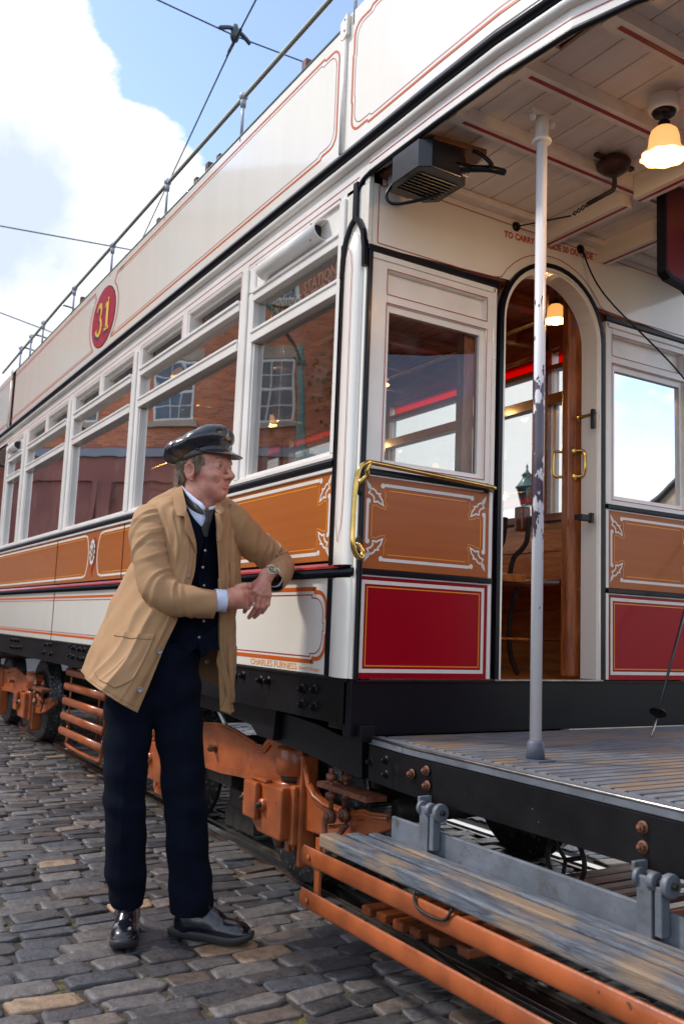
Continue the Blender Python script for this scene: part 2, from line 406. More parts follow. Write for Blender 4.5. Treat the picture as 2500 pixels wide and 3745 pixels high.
    for i in range(0,len(edges),2):
        m_ = MB(); bx(m_, edges[i],edges[i+1],.0,.07,1.79,2.845)
        if edges[i+1]-edges[i] < .4: xm = (edges[i]+edges[i+1])/2; bx(m_, xm-.022,xm+.022,-.012,.0,1.793,2.84)
        P('window_post', m_, WHITE, bevel=.004)
    for x0,x1 in BAYS_:
        m_ = MB(); bx(m_, x0,x1,-.006,.045,2.453,2.505); bx(m_, x0,x1,-.012,.03,2.497,2.512)
        bx(m_, x0,x1,-.006,.045,2.658,2.70 if near else 2.665)
        if near: bx(m_, x0,x1,-.014,.03,2.695,2.712)
        bx(m_, x0,x1,.004,.03,1.79,1.81); bx(m_, x0,x0+.012,.01,.04,1.81,2.45); bx(m_, x1-.012,x1,.01,.04,1.81,2.45)
        P('transom', m_, WHITE, bevel=.003)
        g = MB(); yy = Y(.034); g.add([(x0+.01,yy,1.805),(x1-.01,yy,1.805),(x1-.01,yy,2.456),(x0+.01,yy,2.456)],[(0,1,2,3)],False)
        P('window_pane', g, GLASS)
        g = MB(); g.add([(x0+.01,yy,2.5),(x1-.01,yy,2.5),(x1-.01,yy,2.66),(x0+.01,yy,2.66)],[(0,1,2,3)],False)
        P('quarterlight_pane', g, GLASS)
        # wooden inner lining of each window
        m_ = MB()
        for a_,b_ in (((x0-.02,x0+.035),(x1-.035,x1+.02)) if near else ((x0-.02,x0+.008),(x1-.008,x1+.02))): bx(m_, a_,b_,.072,.10,1.80,2.84)
        bx(m_, x0,x1,.072,.098,2.44,2.50); bx(m_, x0,x1,.072,.10,2.64,2.715 if near else 2.67); bx(m_, x0-.02,x1+.02,.072,.13,1.76,1.80)
        P('inner_window_frame', m_, MAHOG)
        small = x1-x0 < 1.0
        if not near:
            m_ = MB(); m_.box(x0+.03,x1-.03,Wd-.040,Wd-.032,2.665,2.752); P('red_pane', m_, REDG)
            m_ = MB(); bx(m_, x0,x1,.0,.06,2.752,2.85); P('vent_panel', m_, MAHOG)
            continue
        if small:
            m_ = MB(); bx(m_, x0,x1,.012,.03,2.71,2.845)
            if near:
                m_.m = 1; m_.ribbon([(x0-.07 if x0>-2 else x0-.01,2.713),(x1-.012,2.713),(x1-.012,2.862),(x0-.07 if x0>-2 else x0-.01,2.862)], .0035, side, closed=True)
            P('vent_panel', m_, [WHITE,REDL])
            # half-round scoop ventilator
            m_ = MB(); xc0 = x0+.10; xc1 = x1-.13; ys = .010
            n = 10; vs = []
            for x in (xc0,xc0+.02,xc1):
                q = .75 if x == xc0 else 1
                for j in range(n+1):
                    t = pi*j/n; vs.append((x, Y(ys-.062*sin(t)*q), 2.775-.045*cos(t)*q-.005))
            fs = [(i*(n+1)+j,i*(n+1)+j+1,(i+1)*(n+1)+j+1,(i+1)*(n+1)+j) for i in range(2) for j in range(n)]
            fs.append(tuple(range(n+1)))
            m_.add(vs, fs, True)
            sc = P('scoop_ventilator', m_, WHITE); md = sc.modifiers.new('thick','SOLIDIFY'); md.thickness = .004
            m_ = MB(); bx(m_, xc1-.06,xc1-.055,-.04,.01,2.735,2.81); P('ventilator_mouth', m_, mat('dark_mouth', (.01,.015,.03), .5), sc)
        else:
            xm = (x0+x1)/2
            m_ = MB(); bx(m_, xm-.05,xm+.05,.0,.05,2.71,2.845)
            for a_,b_ in ((x0,xm-.05),(xm+.05,x1)):
                bx(m_, a_,b_,.002,.08,2.838,2.85); bx(m_, a_,a_+.012,.002,.08,2.712,2.84)
                bx(m_, a_,b_,.028,.060,2.815,2.838)
                if near:
                    m_.m = 1; m_.ribbon([(a_-.01,2.714),(b_+.012,2.714),(b_+.012,2.858),(a_-.01,2.858)], .003, side, closed=True); m_.m = 0
            P('hopper_vent', m_, [WHITE,REDL])
            m_ = MB()
            for a_,b_ in ((x0,xm-.05),(xm+.05,x1)):
                m_.box(a_+.07,b_,*sorted((Y(.062),Y(.075))),2.705,2.838)
            P('vent_flap', m_, mat('dark_vent_glass', (.012,.014,.024), .12, coat=.6))
    m_ = MB(); bx(m_, XF,-.0,.0,.06,2.845,2.955)
    if near: m_.m = 1; m_.ribbon([(XF,2.893),(-.075,2.893)], .0035, side)
    P('letterboard', m_, [WHITE,REDL])
    # corner pillar
    mb = MB()
    bx(mb, -.178,-.160,-.012,.03,.94,1.306); bx(mb, -.178,-.160,-.012,.03,1.352,2.64)
    mb2 = MB(); bx(mb2, -.165,-.032,.0,.09,.938,1.304); bx(mb2, -.165,-.032,.0,.09,1.352,2.86); bx(mb2, -.034,-.002,.001,.0195,.938,2.86)
    mb2.m = 0
    prof = arc(-.085,0,.062,180,360,10,ry=.030)
    zs = [1.353,2.50,2.56,2.61,2.645,2.665]; sc_ = [1,1,.93,.75,.48,.05]
    vs = []; n = len(prof)
    for z,k in zip(zs,sc_):
        for (px,py) in prof: vs.append((-.085+(px+.085)*k, Y(py*max(k,.3)), z))
    mb2.add(vs, [(i*n+j,i*n+j+1,(i+1)*n+j+1,(i+1)*n+j) for i in range(len(zs)-1) for j in range(n-1)], True)
    vs = [(px,Y(py*.6),z) for z in (.938,1.305) for px,py in prof]
    mb2.add(vs, [(j,j+1,n+j+1,n+j) for j in range(n-1)], False)
    if near:
        mb2.m = 1
        pl = lambda a,b,off: (a, -.0315*math.sqrt(max(.04,1-((a+.085)/.062)**2))-off, b)
        loop = [(-.110,1.60),(-.110,2.50),(-.102,2.56),(-.085,2.595),(-.068,2.56),(-.060,2.50),(-.060,1.60),(-.066,1.50),(-.085,1.44),(-.104,1.50)]
        mb2.ribbon(loop, .003, pl, closed=True)
    pil = P('corner_pillar', mb2, [CREAM,REDL])
    for ch in (mb,):
        # black beading arched over the pillar head
        pts = [(-.169,2.50),(-.167,2.58),(-.150,2.65),(-.118,2.70),(-.085,2.722)]
        for i in range(len(pts)-1): ch.bar((pts[i][0],Y(-.006),pts[i][1]),(pts[i+1][0],Y(-.006),pts[i+1][1]),.014,.02,(0,1,0))
        pts = [(-.085,2.722),(-.052,2.70),(-.022,2.65),(-.006,2.58),(-.003,2.50)]
        for i in range(len(pts)-1): ch.bar((pts[i][0],Y(-.006),pts[i][1]),(pts[i+1][0],Y(-.006),pts[i+1][1]),.02,.02,(0,1,0))
        bx(ch, -.098,-.070,-.014,.0,2.715,2.87)
        P('pillar_bead', ch, BLACK, pil)

def fleuron(mb, cx, cz, sx, sz, pl, k=1.):
    """the leafy corner device of the lining; cx,cz is the corner where the lining lines would meet"""
    q = lambda pts: [(cx-sx*a*k, cz-sz*b*k) for a,b in pts]
    mb.m = 1
    leaf = [(-.006,-.008),(.012,.012),(.013,.026),(.026,.022),(.040,.030),(.048,.042),(.066,.044),(.062,.052),(.078,.070),(.086,.094),(.066,.086),(.052,.078),(.046,.082),(.034,.082),(.034,.064),(.024,.052),(.010,.046),(.004,.044),(.012,.030),(-.0,.014)]
    mb.ribbon(q(leaf), .0085*k, pl, closed=True)
    for c in ((.080,.004),(.004,.080)):
        pts = arc(cx-sx*c[0]*k, cz-sz*c[1]*k, .0125*k, 0, 360, 10)[:-1]
        mb.add([pl(a,b,.0018) for a,b in pts], [tuple(range(10))], False)
    mb.m = 2
    am = [(.021*1,.094),(.034,.100),(.048,.096),(.066,.106),(.098,.112),(.104,.090),(.092,.066),(.096,.052),(.094,.022)]
    mb.ribbon(q(am), .0045*k, pl)

body_side(True); body_side(False)

# crest on the waist panel (generic round garter, flowers and shield)
mb = MB(); cx, cz = -3.41, 1.562
def disc(mb, cx, cz, rx, rz, off, n=28): mb.add([side(cx+rx*cos(2*pi*i/n), cz+rz*sin(2*pi*i/n), off) for i in range(n)], [tuple(range(n))], False)
mb.m = 0; mb.add([side(cx+a,cz+b,.003) for a,b in [(-.075,-.06),(-.088,.03),(-.06,.095),(0,.12),(.06,.095),(.088,.03),(.075,-.06),(.028,-.108),(0,-.125),(-.028,-.108)]], [tuple(range(10))], False)
mb.m = 1; disc(mb, cx, cz+.012, .062, .090, .005)
mb.m = 2
for i in range(12): disc(mb, cx+.050*cos(i*pi/6), cz+.012+.076*sin(i*pi/6), .014, .017, .0065, 8)
mb.m = 3; mb.add([side(cx+a,cz+b,.008) for a,b in [(-.025,.03),(.025,.03),(.025,-.01),(0,-.045),(-.025,-.01)]], [tuple(range(5))], False)
mb.m = 2; disc(mb, cx, cz+.045, .016, .022, .009, 10); disc(mb, cx-.01, cz+.0, .009, .014, .0095, 8); disc(mb, cx+.012, cz-.004, .008, .011, .0095, 8)
mb.m = 4; disc(mb, cx, cz+.012, .018, .008, .0105, 8); mb.add([side(cx+a,cz+b,.006) for a,b in [(-.02,-.09),(.02,-.09),(.006,-.15),(-.006,-.15)]], [tuple(range(4))], False)
P('crest', mb, [mat('crest_red', (.30,.05,.02), .35), mat('crest_dark', (.04,.03,.03), .4), mat('crest_white', (.75,.72,.68), .4), mat('crest_gold', (.55,.32,.06), .4), mat('crest_scarlet', (.6,.04,.03), .4)])

# bolts of the sole bar
def bolt(p, axis, r=.014, h=.018, m=SOLE, parent=None):
    b = MB(); A = Vec(axis); b.tube([Vec(p), Vec(p)+A*h], r, 6, True); b.sm = [False]*len(b.f)
    b.tube([Vec(p)+A*.0, Vec(p)+A*.003], r*1.45, 12, True)
    b.tube([Vec(p)+A*h, Vec(p)+A*(h+.006)], r*.55, 8, True)
    return P('bolt', b, m, parent)
for x,z in ((-.986,.889),(-.902,.892),(-.726,.884),(-.655,.886),(-.355,.875),(-.259,.879),(-.350,.815),(-.254,.815)): bolt((x,-.0,z),(0,-1,0))
for x,z in ((-3.787,0.913),(-3.706,0.903),(-3.553,0.899),(-3.434,0.899),(-3.787,0.845),(-3.707,0.839),(-3.545,0.837),(-3.453,0.836),(-4.521,0.897),(-4.382,0.902),(-4.559,0.833),(-4.336,0.831),(-5.788,0.832),(-5.679,0.832),(-5.542,0.833),(-5.411,0.84),(-5.798,0.894),(-5.642,0.896),(-5.516,0.898)):
    bolt((x,0,z),(0,-1,0))

# ---- plan of the end canopy
PLAN = [(.0,.0),(.43,.0),(.75,.005),(1.03,.030),(1.22,.085),(1.45,.21),(1.65,.40),(1.80,.66),(1.86,.975)]
PLANF = PLAN + [(x,Wd-y) for x,y in PLAN[-2::-1]]
def both_ends(pts): return pts, [(XF-x,y) for x,y in pts]
def near_path(extend=True):
    far = [(XF-x,y) for x,y in PLAN[::-1]]
    return far + [(-.5,0)] + PLAN
WALL = near_path()+[(x,Wd-y) for x,y in near_path()[::-1]][1:]+[]
outer = near_path(); outer = outer + [(x,Wd-y) for x,y in outer[::-1][1:]]
def ring(name, prof, m, sm=False):
    mb = MB(); mb.smooth = sm; mb.sweep(outer, prof, caps=True); return P(name, mb, m)
# travelling from far end to near end along y=0, outward (to the right of travel) is -y
ring('cornice', [(0,2.948),(.020,2.950),(.030,2.965),(.020,2.982),(0,2.984)], WHITE, True)
ring('gutter_moulding', [(0,2.985),(.030,2.985),(.042,3.0),(.036,3.020),(.018,3.026),(0,3.026)], BLACK, True)
def fascia(fl):
    q = (lambda x: x) if fl else (lambda x: XF-x)
    mb = MB(); pth = [(q(x),y) for x,y in PLANF]
    if not fl: pth = pth[::-1]
    mb.sweep(pth, [(0,2.885),(.003,2.885),(.003,2.955),(0,2.955),(-.025,2.955),(-.025,2.885)])
    mb.m = 1; mb.sweep(pth, [(.003,2.915),(.0045,2.915),(.0045,2.919),(.003,2.919)])
    P('canopy_fascia', mb, [WHITE,REDL])
    mb = MB(); mb.smooth = True; mb.sweep(pth, [(-.004,2.868),(.006,2.868),(.012,2.878),(.006,2.888),(-.004,2.888)])
    # bead turns down on to the corner pillar
    for yy in (0,Wd):
        mb.tube(smooth_path([(q(.05),yy,2.878),(q(-.03),yy,2.872),(q(-.07),yy,2.85),(q(-.088),yy,2.80)],4), .011, 8)
    P('fascia_bead', mb, BLACK)
    # ceiling boards
    mb = MB(); import bisect
    def half(x):   # y of the canopy edge at x
        for (a,b),(c,d) in zip(PLAN,PLAN[1:]):
            if a <= x <= c: return b+(d-b)*(x-a)/max(1e-6,c-a)
        return .975
    def xmax(y):
        y = min(y, Wd-y)
        for (a,b),(c,d) in zip(PLAN,PLAN[1:]):
            if b <= y <= d and d > b: return a+(c-a)*(y-b)/(d-b)
        return PLAN[-1][0]
    n = 17; w = Wd/n
    for i in range(n):
        y0 = i*w+.002; y1 = (i+1)*w-.002; xe = min(xmax(max(.012,y0+.03)), xmax(min(Wd-.012,y1-.03)))-.02 if 0 < i < n-1 else .9
        mb.box(q(.0),q(xe),y0 if i else .02,y1 if i<n-1 else Wd-.02,2.925,2.94)
    P('platform_ceiling', mb, PALE, bevel=.0025)
    for bxx,zb in ((.48,2.878),(.80,2.878),(1.12,2.878)):
        mb = MB(); h0 = half(bxx)+.02; mb.box(q(bxx-.028),q(bxx+.028),h0,Wd-h0,zb,2.924)
        mb.m = 1; mb.box(q(bxx-.008),q(bxx+.008),h0+.05,Wd-h0-.05,zb-.0015,zb)
        P('ceiling_beam', mb, [PALE,REDM2], bevel=.004)
    for yb in (.93,1.28):
        mb = MB(); mb.box(q(.0),q(.45),yb-.03,yb+.03,2.83,2.924); mb.m = 1; mb.box(q(.01),q(.45),yb-.007,yb+.007,2.8285,2.83)
        mb.m = 0; mb.box(q(.51),q(1.6),yb-.03,yb+.03,2.83,2.924); mb.m = 1; mb.box(q(.51),q(1.6),yb-.007,yb+.007,2.8285,2.83)
        P('ceiling_beam', mb, [PALE,REDM2], bevel=.004)
    mb = MB(); mb.box(q(.0),q(.05),.03,Wd-.03,2.895,2.924); mb.box(q(0),q(1.0),.025,.06,2.895,2.924); P('ceiling_trim', mb, PALE, bevel=.006)
    # upper deck floor over the platform
    mb = MB(); mb.prism([(q(x),y+(.012 if y<1 else -.012)) for x,y in PLANF], 2.942, 2.99, 'xy'); P('upper_deck_floor', mb, SEATW)
REDM2 = mat('red_beam_line', (.34,.008,.014), .4)
fascia(True); fascia(False)
mb = MB(); mb.box(XF,0,.03,Wd-.03,2.985,3.02); P('upper_deck_floor', mb, SEATW)

# ---- upper deck panels (decency screens)
def deck_panel(pts2, lined, z0=3.048, z1=3.625, zs=None):
    mb = MB(); k = len(pts2)
    P2 = [Vec(p) for p in pts2]
    mb.smooth = False
    mb.sweep(pts2, [(.002,z0),(.006,z0),(.006,z1),(.002,z1)])
    return mb
def L_(a,b,off): return (a,-off-.006,b)
mb = deck_panel([(XF+.06,0),(-.222,0)], True)
def lined(mb, x0, x1, zb, zt, far=False):
    for ins,w,mm in ((0,.0095,1),(.020,.003,2)):
        mb.m = mm; a = x0+ins; b = x1-ins; c = zb+ins; d = zt-ins; r = .055
        pts = [(b-.13,d),(b-.12,d),(b-.12,d+.0)]
        path = [(a,c),(b-.13,c),(b-.115,c+.012)]+arc(b-r-.0,c+.012+r,r,-90,0,6)+[(b,c+.13),(b-.012+.012,c+.14),(b,d-.14)]+arc(b-r,d-.012-r,r,0,90,6)+[(b-.115,d-.012),(b-.13,d),(a,d)]
        mb.ribbon(path, w, L_)
lined(mb, -3.24, -.265, 3.105, 3.572)
for ins,w,mm in ((0,.008,1),(.018,.003,2)):
    mb.m = mm
    cxn, czn = -3.572, 3.312
    # curved bracket lines either side of the number
    mb.ribbon([(-3.24,3.572-ins),(-3.14-ins*0,3.572-ins)], w, L_)
    arcR = [(-3.19+ins,3.588-ins)]+[(cxn+(.335+ins)*cos(rad(a)), czn+(.27+ins*.6)*sin(rad(a))) for a in (58,40,20,0,-20,-40,-56)]+[(-3.45+ins,3.105+ins-.012)]
    mb.ribbon([(-3.30+ins,3.574-ins)]+[(cxn+(.345+ins)*cos(rad(a)), czn+(.26)*sin(rad(a))) for a in (50,35,18,0,-18,-35,-50)]+[(-3.36+ins,3.105+ins)], w, L_)
    mb.ribbon([(-3.84-ins,3.574-ins)]+[(cxn-(.345+ins)*cos(rad(a)), czn+(.26)*sin(rad(a))) for a in (50,35,18,0,-18,-35,-50)]+[(-3.80-ins,3.105+ins)], w, L_)
    mb.ribbon([(-3.36,3.105+ins),(-3.24,3.105+ins)], w, L_)
    mb.ribbon([(-3.30,3.572-ins),(-3.2,3.572-ins)], w, L_)
    mb.ribbon([(XF+.11+ins,3.105+ins),(-3.80,3.105+ins)], w, L_); mb.ribbon([(XF+.11+ins,3.572-ins),(-3.84,3.572-ins)], w, L_)
    mb.ribbon([(XF+.11+ins,3.105+ins),(XF+.11+ins,3.572-ins)], w, L_)
dp = P('deck_panel', mb, [CREAM,ORANGE,REDL])
# number roundel
mb = MB(); n = 40
mb.m = 1; mb.add([L_(cxn+.291*cos(2*pi*i/n), czn+.226*sin(2*pi*i/n), .002) for i in range(n)], [tuple(range(n))], False)
mb.m = 0; mb.add([L_(cxn+.285*cos(2*pi*i/n), czn+.22*sin(2*pi*i/n), .0035) for i in range(n)], [tuple(range(n))], False)
NAVY = mat('navy_shadow', (.02,.04,.16), .4); YEL = mat('yellow_number', (.86,.52,.09), .35)
# digits drawn as outlines: 3 then 1, with a blue drop shadow
def digits(mb, dx, dz, off):
    def rib(pts, ws):
        k = len(pts)
        for i in range(k-1):
            (a,b),(c,d) = pts[i],pts[i+1]; t = Vec((c-a,d-b)); t.normalize(); nx,nz = -t.y,t.x; w0 = ws[i]/2; w1 = ws[i+1]/2
            mb.add([L_(a+nx*w0+dx,b+nz*w0+dz,off),(L_(a-nx*w0+dx,b-nz*w0+dz,off)),L_(c-nx*w1+dx,d-nz*w1+dz,off),L_(c+nx*w1+dx,d+nz*w1+dz,off)], [(0,1,2,3)], False)
    x0 = cxn-.175; z0 = czn
    t3 = arc(x0+.075,z0+.062,.050,165,-80,12,ry=.052); w = [.03]+[.020]*2+[.028,.036,.046,.052,.054,.050,.042,.032,.024,.018]
    rib(t3, w)
    b3 = arc(x0+.075,z0-.052,.062,80,-165,13,ry=.062); w = [.016,.026,.036,.048,.056,.060,.058,.050,.040,.030,.022,.024,.034,.042]
    rib(b3, w)
    x1 = cxn+.105
    rib([(x1,z0-.11),(x1,z0+.118)], [.056,.056]); rib([(x1-.055,z0-.112),(x1+.055,z0-.112)], [.022,.022]); rib([(x1-.065,z0+.06),(x1+.0,z0+.112)], [.012,.03])
mb.m = 2; digits(mb, -.022, -.020, .0045); mb.m = 3; digits(mb, 0, 0, .006)
P('number_roundel', mb, [mat('roundel_red', (.42,.02,.06), .25, coat=.5), BLACK, NAVY, YEL], dp)
# platform end panel, curved in plan, hung slightly above the moulding
pp = [(-.195,0)]+PLAN[1:]+[(x,Wd-y) for x,y in PLAN[-2:0:-1]]+[(-.195,Wd)]
mb = MB(); mb.sweep(pp, [(.002,3.040),(.006,3.040),(.006,3.66),(.002,3.66)])
def along(a,b,off):
    if a <= .43: return (a,-off-.006,b)
    s_ = a-.43; pts = PLAN[1:]
    for (x0,y0),(x1,y1) in zip(pts,pts[1:]):
        l = math.hypot(x1-x0,y1-y0)
        if s_ <= l: 
            t = s_/l; nx,ny = (y1-y0)/l, -(x1-x0)/l
            return (x0+(x1-x0)*t+nx*(off+.0065), y0+(y1-y0)*t+ny*(off+.0065), b)
        s_ -= l
    return (pts[-1][0]+off,pts[-1][1],b)
for ins,w,mm in ((0,.010,1),(.020,.003,2)):
    mb.m = mm; a = -.145+ins; c = 3.098+ins; d = 3.60-ins; r = .055
    L2 = [(x,c) for x in (2.2,1.9,1.6,1.3,1.1,1.0,.9,.8,.75,.6,.43,.2)]
    mb.ribbon(L2+[(a+.13,c),(a+.115,c+.012)]+[(a+r-x,c+.012+r+z) for x,z in arc(0,0,r,-90,0,6)]+[(a,c+.14),(a-.006,c+.15),(a-.006,d-.15),(a,d-.14)]+[(a+r-x,d-.012-r+z) for x,z in arc(0,0,r,0,90,6)]+[(a+.115,d-.012),(a+.13,d)]+[(x,d) for x in (.2,.43,.6,.75,.8,.9,1.0,1.1,1.3,1.6,1.9,2.2)], w, along, off=.0015)
P('end_deck_panel', mb, [CREAM,ORANGE,REDL])
mb = MB(); mb.sweep([(XF-x,y) for x,y in pp][::-1], [(.002,3.040),(.006,3.040),(.006,3.64),(.002,3.64)])
mb.m = 1; mb.ribbon([(XF+.02,3.105),(XF-.7,3.105)],.012,L_); mb.ribbon([(XF+.02,3.572),(XF-.7,3.572)],.008,L_); mb.ribbon([(XF+.02,3.105),(XF+.02,3.572)],.008,L_)
P('end_deck_panel', mb, [CREAM,ORANGE])
mb = MB(); mb.sweep([(-.222,Wd),(XF+.06,Wd)], [(.002,3.048),(.006,3.048),(.006,3.625),(.002,3.625)]); P('deck_panel', mb, CREAM)
# joint posts with bracket plate
for xj in (-.210, XF+.035):
    mb = MB(); mb.smooth = True
    mb.tube([(xj,-.012,3.046),(xj,-.012,3.58)], .011, 10); mb.box(xj-.011,xj+.011,-.012,.02,3.046,3.62)
    mb.m = 0; mb.prism([(xj-.028,3.565),(xj+.0,3.552),(xj+.026,3.568),(xj+.026,3.662),(xj-.028,3.640)], -.024, -.010, 'xz')
    for z in (3.59,3.64): mb.ball((xj+.008,-.024,z), .006, 8)
    P('panel_joint_post', mb, WHITE)
# steel capping of the panels
mb = MB(); mb.tube([(XF+.06,-.004,3.628),(-.235,-.004,3.628)], .007, 8); P('panel_capping', mb, mat('green_grey_capping', (.20,.24,.22), .4, metal=.3))
# handrail
mb = MB(); mb.tube([(XF-.6,.0,3.78),(-6.55,0,3.80),(-5.0,0,3.83),(-.3,.0,3.852),(.8,.0,3.852)], .0120, 12)
hr = P('deck_handrail', mb, mat('rail_grey_green', (.48,.53,.48), .35))
for i,x in enumerate((-.16,-1.262,-2.37,-3.49,-4.53,-5.60,-6.10,-6.56)):
    zt = 3.852 if x > -3 else 3.835
    mb = MB(); mb.tube([(x,0,3.60),(x,0,zt)], .0085, 10); mb.ball((x,0,zt), .025, 12); mb.lathe([(.014,-.06),(.017,-.03),(.014,-.02)], (x,0,zt), n=12)
    P('handrail_stanchion', mb, mat('stanchion_grey', (.42,.45,.52), .35, coat=.3), hr)
for x in (-4.9,-5.9,-6.4):
    mb = MB(); mb.tube(smooth_path([(x,0,3.80),(x+.02,.10,3.78),(x,.20,3.72),(x,.22,3.60)],4), .009, 8); P('rail_stay', mb, STEEL, hr)
# garden seats on the open deck
def deck_seat(x, y0=.12, y1=.85, top=3.95, back=.0):
    b = MB(); b.box(x-.022,x+.022,y0,y1,top-.11,top); b.box(x-.022,x+.018,y0+.05,y1-.05,top-.24,top-.11)
    s_ = P('deck_seat_back', b, SEATW, bevel=.006)
    b = MB(); b.box(x-.46,x-.02,y0,y1,3.38,3.42)
    for yy in (y0+.04,y1-.04): b.bar((x-.02,yy,3.03),(x-.02,yy,top-.05),.03,.012,(0,1,0)); b.bar((x-.42,yy,3.03),(x-.42,yy,3.40),.03,.012,(0,1,0))
    P('seat_frame', b, IRON, s_)
for sx_,sy_ in ((1110,232),(795,578),(755,608),(712,662),(575,808),(460,940),(295,1093),(210,1208)):
    pass
for p_ in ((-.797,3.83),(-1.824,3.811),(-1.988,3.834),(-2.169,3.816),(-2.829,3.809),(-3.493,3.785),(-4.718,3.832),(-5.482,3.761)):
    deck_seat(p_[0], .10, .80, p_[1]+.012)

# ---- saloon interior
mb = MB(); mb.box(XF+.05,-.05,.05,Wd-.05,.905,.93); P('saloon_floor', mb, OAK)
mb = MB()
n = 16
for i in range(n): mb.box(XF+.05,-.03,.10+i*1.75/n+.002,.10+(i+1)*1.75/n-.002,2.955,2.97)
P('saloon_ceiling', mb, CEILW, bevel=.003)
mb = MB()
for i in range(15):
    x = -.30-i*.46
    mb.box(x-.03,x+.03,.10,Wd-.10,2.885,2.953); mb.box(x-.045,x+.045,.10,Wd-.10,2.93,2.954)
P('ceiling_hoop', mb, mat('hoop_wood', (.30,.10,.035), .4, coat=.4, var=.3, vscale=8, stretch=(6,1,6)), bevel=.004)
for near in (True,False):
    y = .08 if near else Wd-.08; d = 1 if near else -1
    mb = MB(); 
    for k in range(5): mb.box(XF+.05,-.03,y-.02,y+.02,.93+k*.165,.93+k*.165+.162)
    P('inner_waist_panelling', mb, OAK if not near else MAHOG, bevel=.004)
    mb = MB(); mb.box(XF+.05,-.03,y-.02*1,y+.02,2.765,2.95) if not near else mb.box(XF+.05,-.03,.075,.09,2.86,2.95)
    P('inner_frieze', mb, MAHOG)
for y in (.62,1.33):
    mb = MB(); mb.tube([(XF+.08,y,2.70),(-.05,y,2.70)], .014, 10); rd = P('strap_rail', mb, BRASS)
    for i in range(5):
        x = -.4-i*1.5; b = MB(); b.tube([(x,y,2.70),(x,y,2.955)], .010, 8); P('rail_bracket', b, BRASS, rd)
# bench along the far side
mb = MB()
for k in range(6): mb.box(-6.5,-.32,1.35+k*.085,1.35+k*.085+.078,1.36,1.385)
bn = P('bench_seat', mb, OAK, bevel=.005)
mb = MB(); mb.tube([(-6.5,1.345,1.372),(-.30,1.345,1.372)], .02, 10); P('bench_nosing', mb, MAHOG, bn)
mb = MB(); mb.box(-6.5,-.32,1.86,1.89,1.42,1.72); P('bench_backrest', mb, MAHOG, bn)
def bench_end(x):
    for dx in (0,-.07):
        m_ = MB(); m_.smooth = True
        p_ = smooth_path([(1.187,0.935)+(0,),(1.142,1.017)+(0,),(1.128,1.126)+(0,),(1.141,1.245)+(0,),(1.18,1.339)+(0,)],5)
        q_ = smooth_path([(1.125,1.39)+(0,),(1.147,1.476)+(0,),(1.197,1.523)+(0,),(1.228,1.561)+(0,),(1.238,1.605)+(0,),(1.245,1.685)+(0,)],5)
        for qq in (p_,q_):
            m_ = MB()
            for a,b in zip(qq,qq[1:]): m_.bar((x+dx*1.3,a.x+dx,a.y),(x+dx*1.3,b.x+dx,b.y),.022,.012,(1,0,0))
            P('bench_iron', m_, IRON, bn)
bench_end(-.42); bench_end(-1.9)
mb = MB(); mb.bar((-.42,1.0,1.10),(-.42,1.25,1.10),.02,.012); mb.box(-.55,-.36,(1.138,1.387)[0]-.25,(1.18,1.351)[0],1.362,1.40); P('bench_arm', mb, OAK, bn, bevel=.012)
mb = MB(); mb.box(-.5,-.44,(1.219,1.619)[0],(1.258,1.69)[0]+.02,1.62,1.74); P('bench_headrest', mb, MAHOG, bn, bevel=.01)

# lamps
def lamp(x, y, ztop, zc, sc=1., fluted=True, power=.0, parent=None, rose=True):
    """bell shade hanging mouth down; zc is the middle of the shade"""
    b = MB()
    w = lambda i,t: .055*sin(9*t)*max(0,(i-5)/3) if fluted else 0
    prof = [(.018,.075),(.045,.072),(.060,.058),(.068,.030),(.072,-.010),(.078,-.036),(.088,-.052),(.104,-.064),(.112,-.074)]
    b.lathe([(r*sc,h*sc) for r,h in prof], (x,y,zc), n=54, wob=w)
    L0 = P('lamp_shade', b, SHADE); b_ = L0
    # open mouth: drop the closing face
    me = L0.data
    import bmesh
    bm = bmesh.new(); bm.from_mesh(me)
    for f in [f for f in bm.faces if len(f.verts) > 20]: bm.faces.remove(f)
    bm.to_mesh(me); bm.free()
    md = L0.modifiers.new('thick','SOLIDIFY'); md.thickness = .003
    b = MB(); b.ball((x,y,zc-.028*sc), .040*sc, 16, (1,1,1.1)); P('bulb', b, BULB, L0)
    b = MB(); b.lathe([(.022*sc,.070*sc),(.030*sc,.085*sc),(.030*sc,.11*sc),(.018*sc,.12*sc)], (x,y,zc), n=16)
    if ztop-zc > .2: b.tube([(x,y,zc+.1*sc),(x,y,ztop)], .006, 8)
    P('lamp_gallery', b, BLACK, L0)
    if rose:
        b = MB(); b.lathe([(.044,-.046),(.050,-.042),(.052,0)], (x,y,ztop), n=28); P('lamp_pattress', b, WHITE if ztop < 2.93 else MAHOG, L0)
        b = MB(); b.lathe([(.001,-.054),(.036,-.054),(.040,-.045)], (x,y,ztop), n=24); P('lamp_socket_plate', b, BLACK, L0)
    if power:
        ld = bpy.data.lights.new('lamp_light','POINT'); ld.energy = power; ld.color = (1,.56,.22); ld.shadow_soft_size = .03
        lo = bpy.data.objects.new('lamp_light', ld); col.objects.link(lo); lo.parent = L0; lo.location = Vec((x,y,zc-.095*sc))-Vec(TR['org'])
for x,y,z in ((-.31,1.30,2.69),(-1.85,1.30,2.70),(-3.40,1.30,2.71),(-4.95,1.30,2.71),(-6.3,1.30,2.71)):
    lamp(x, y, 2.955, z, .54, power=4, rose=True)
for x,z in ((-2.709,2.748),(-4.235,2.739),(-5.788,2.728)):
    lamp(x, .27, 2.955, z, .42, power=1., rose=True)

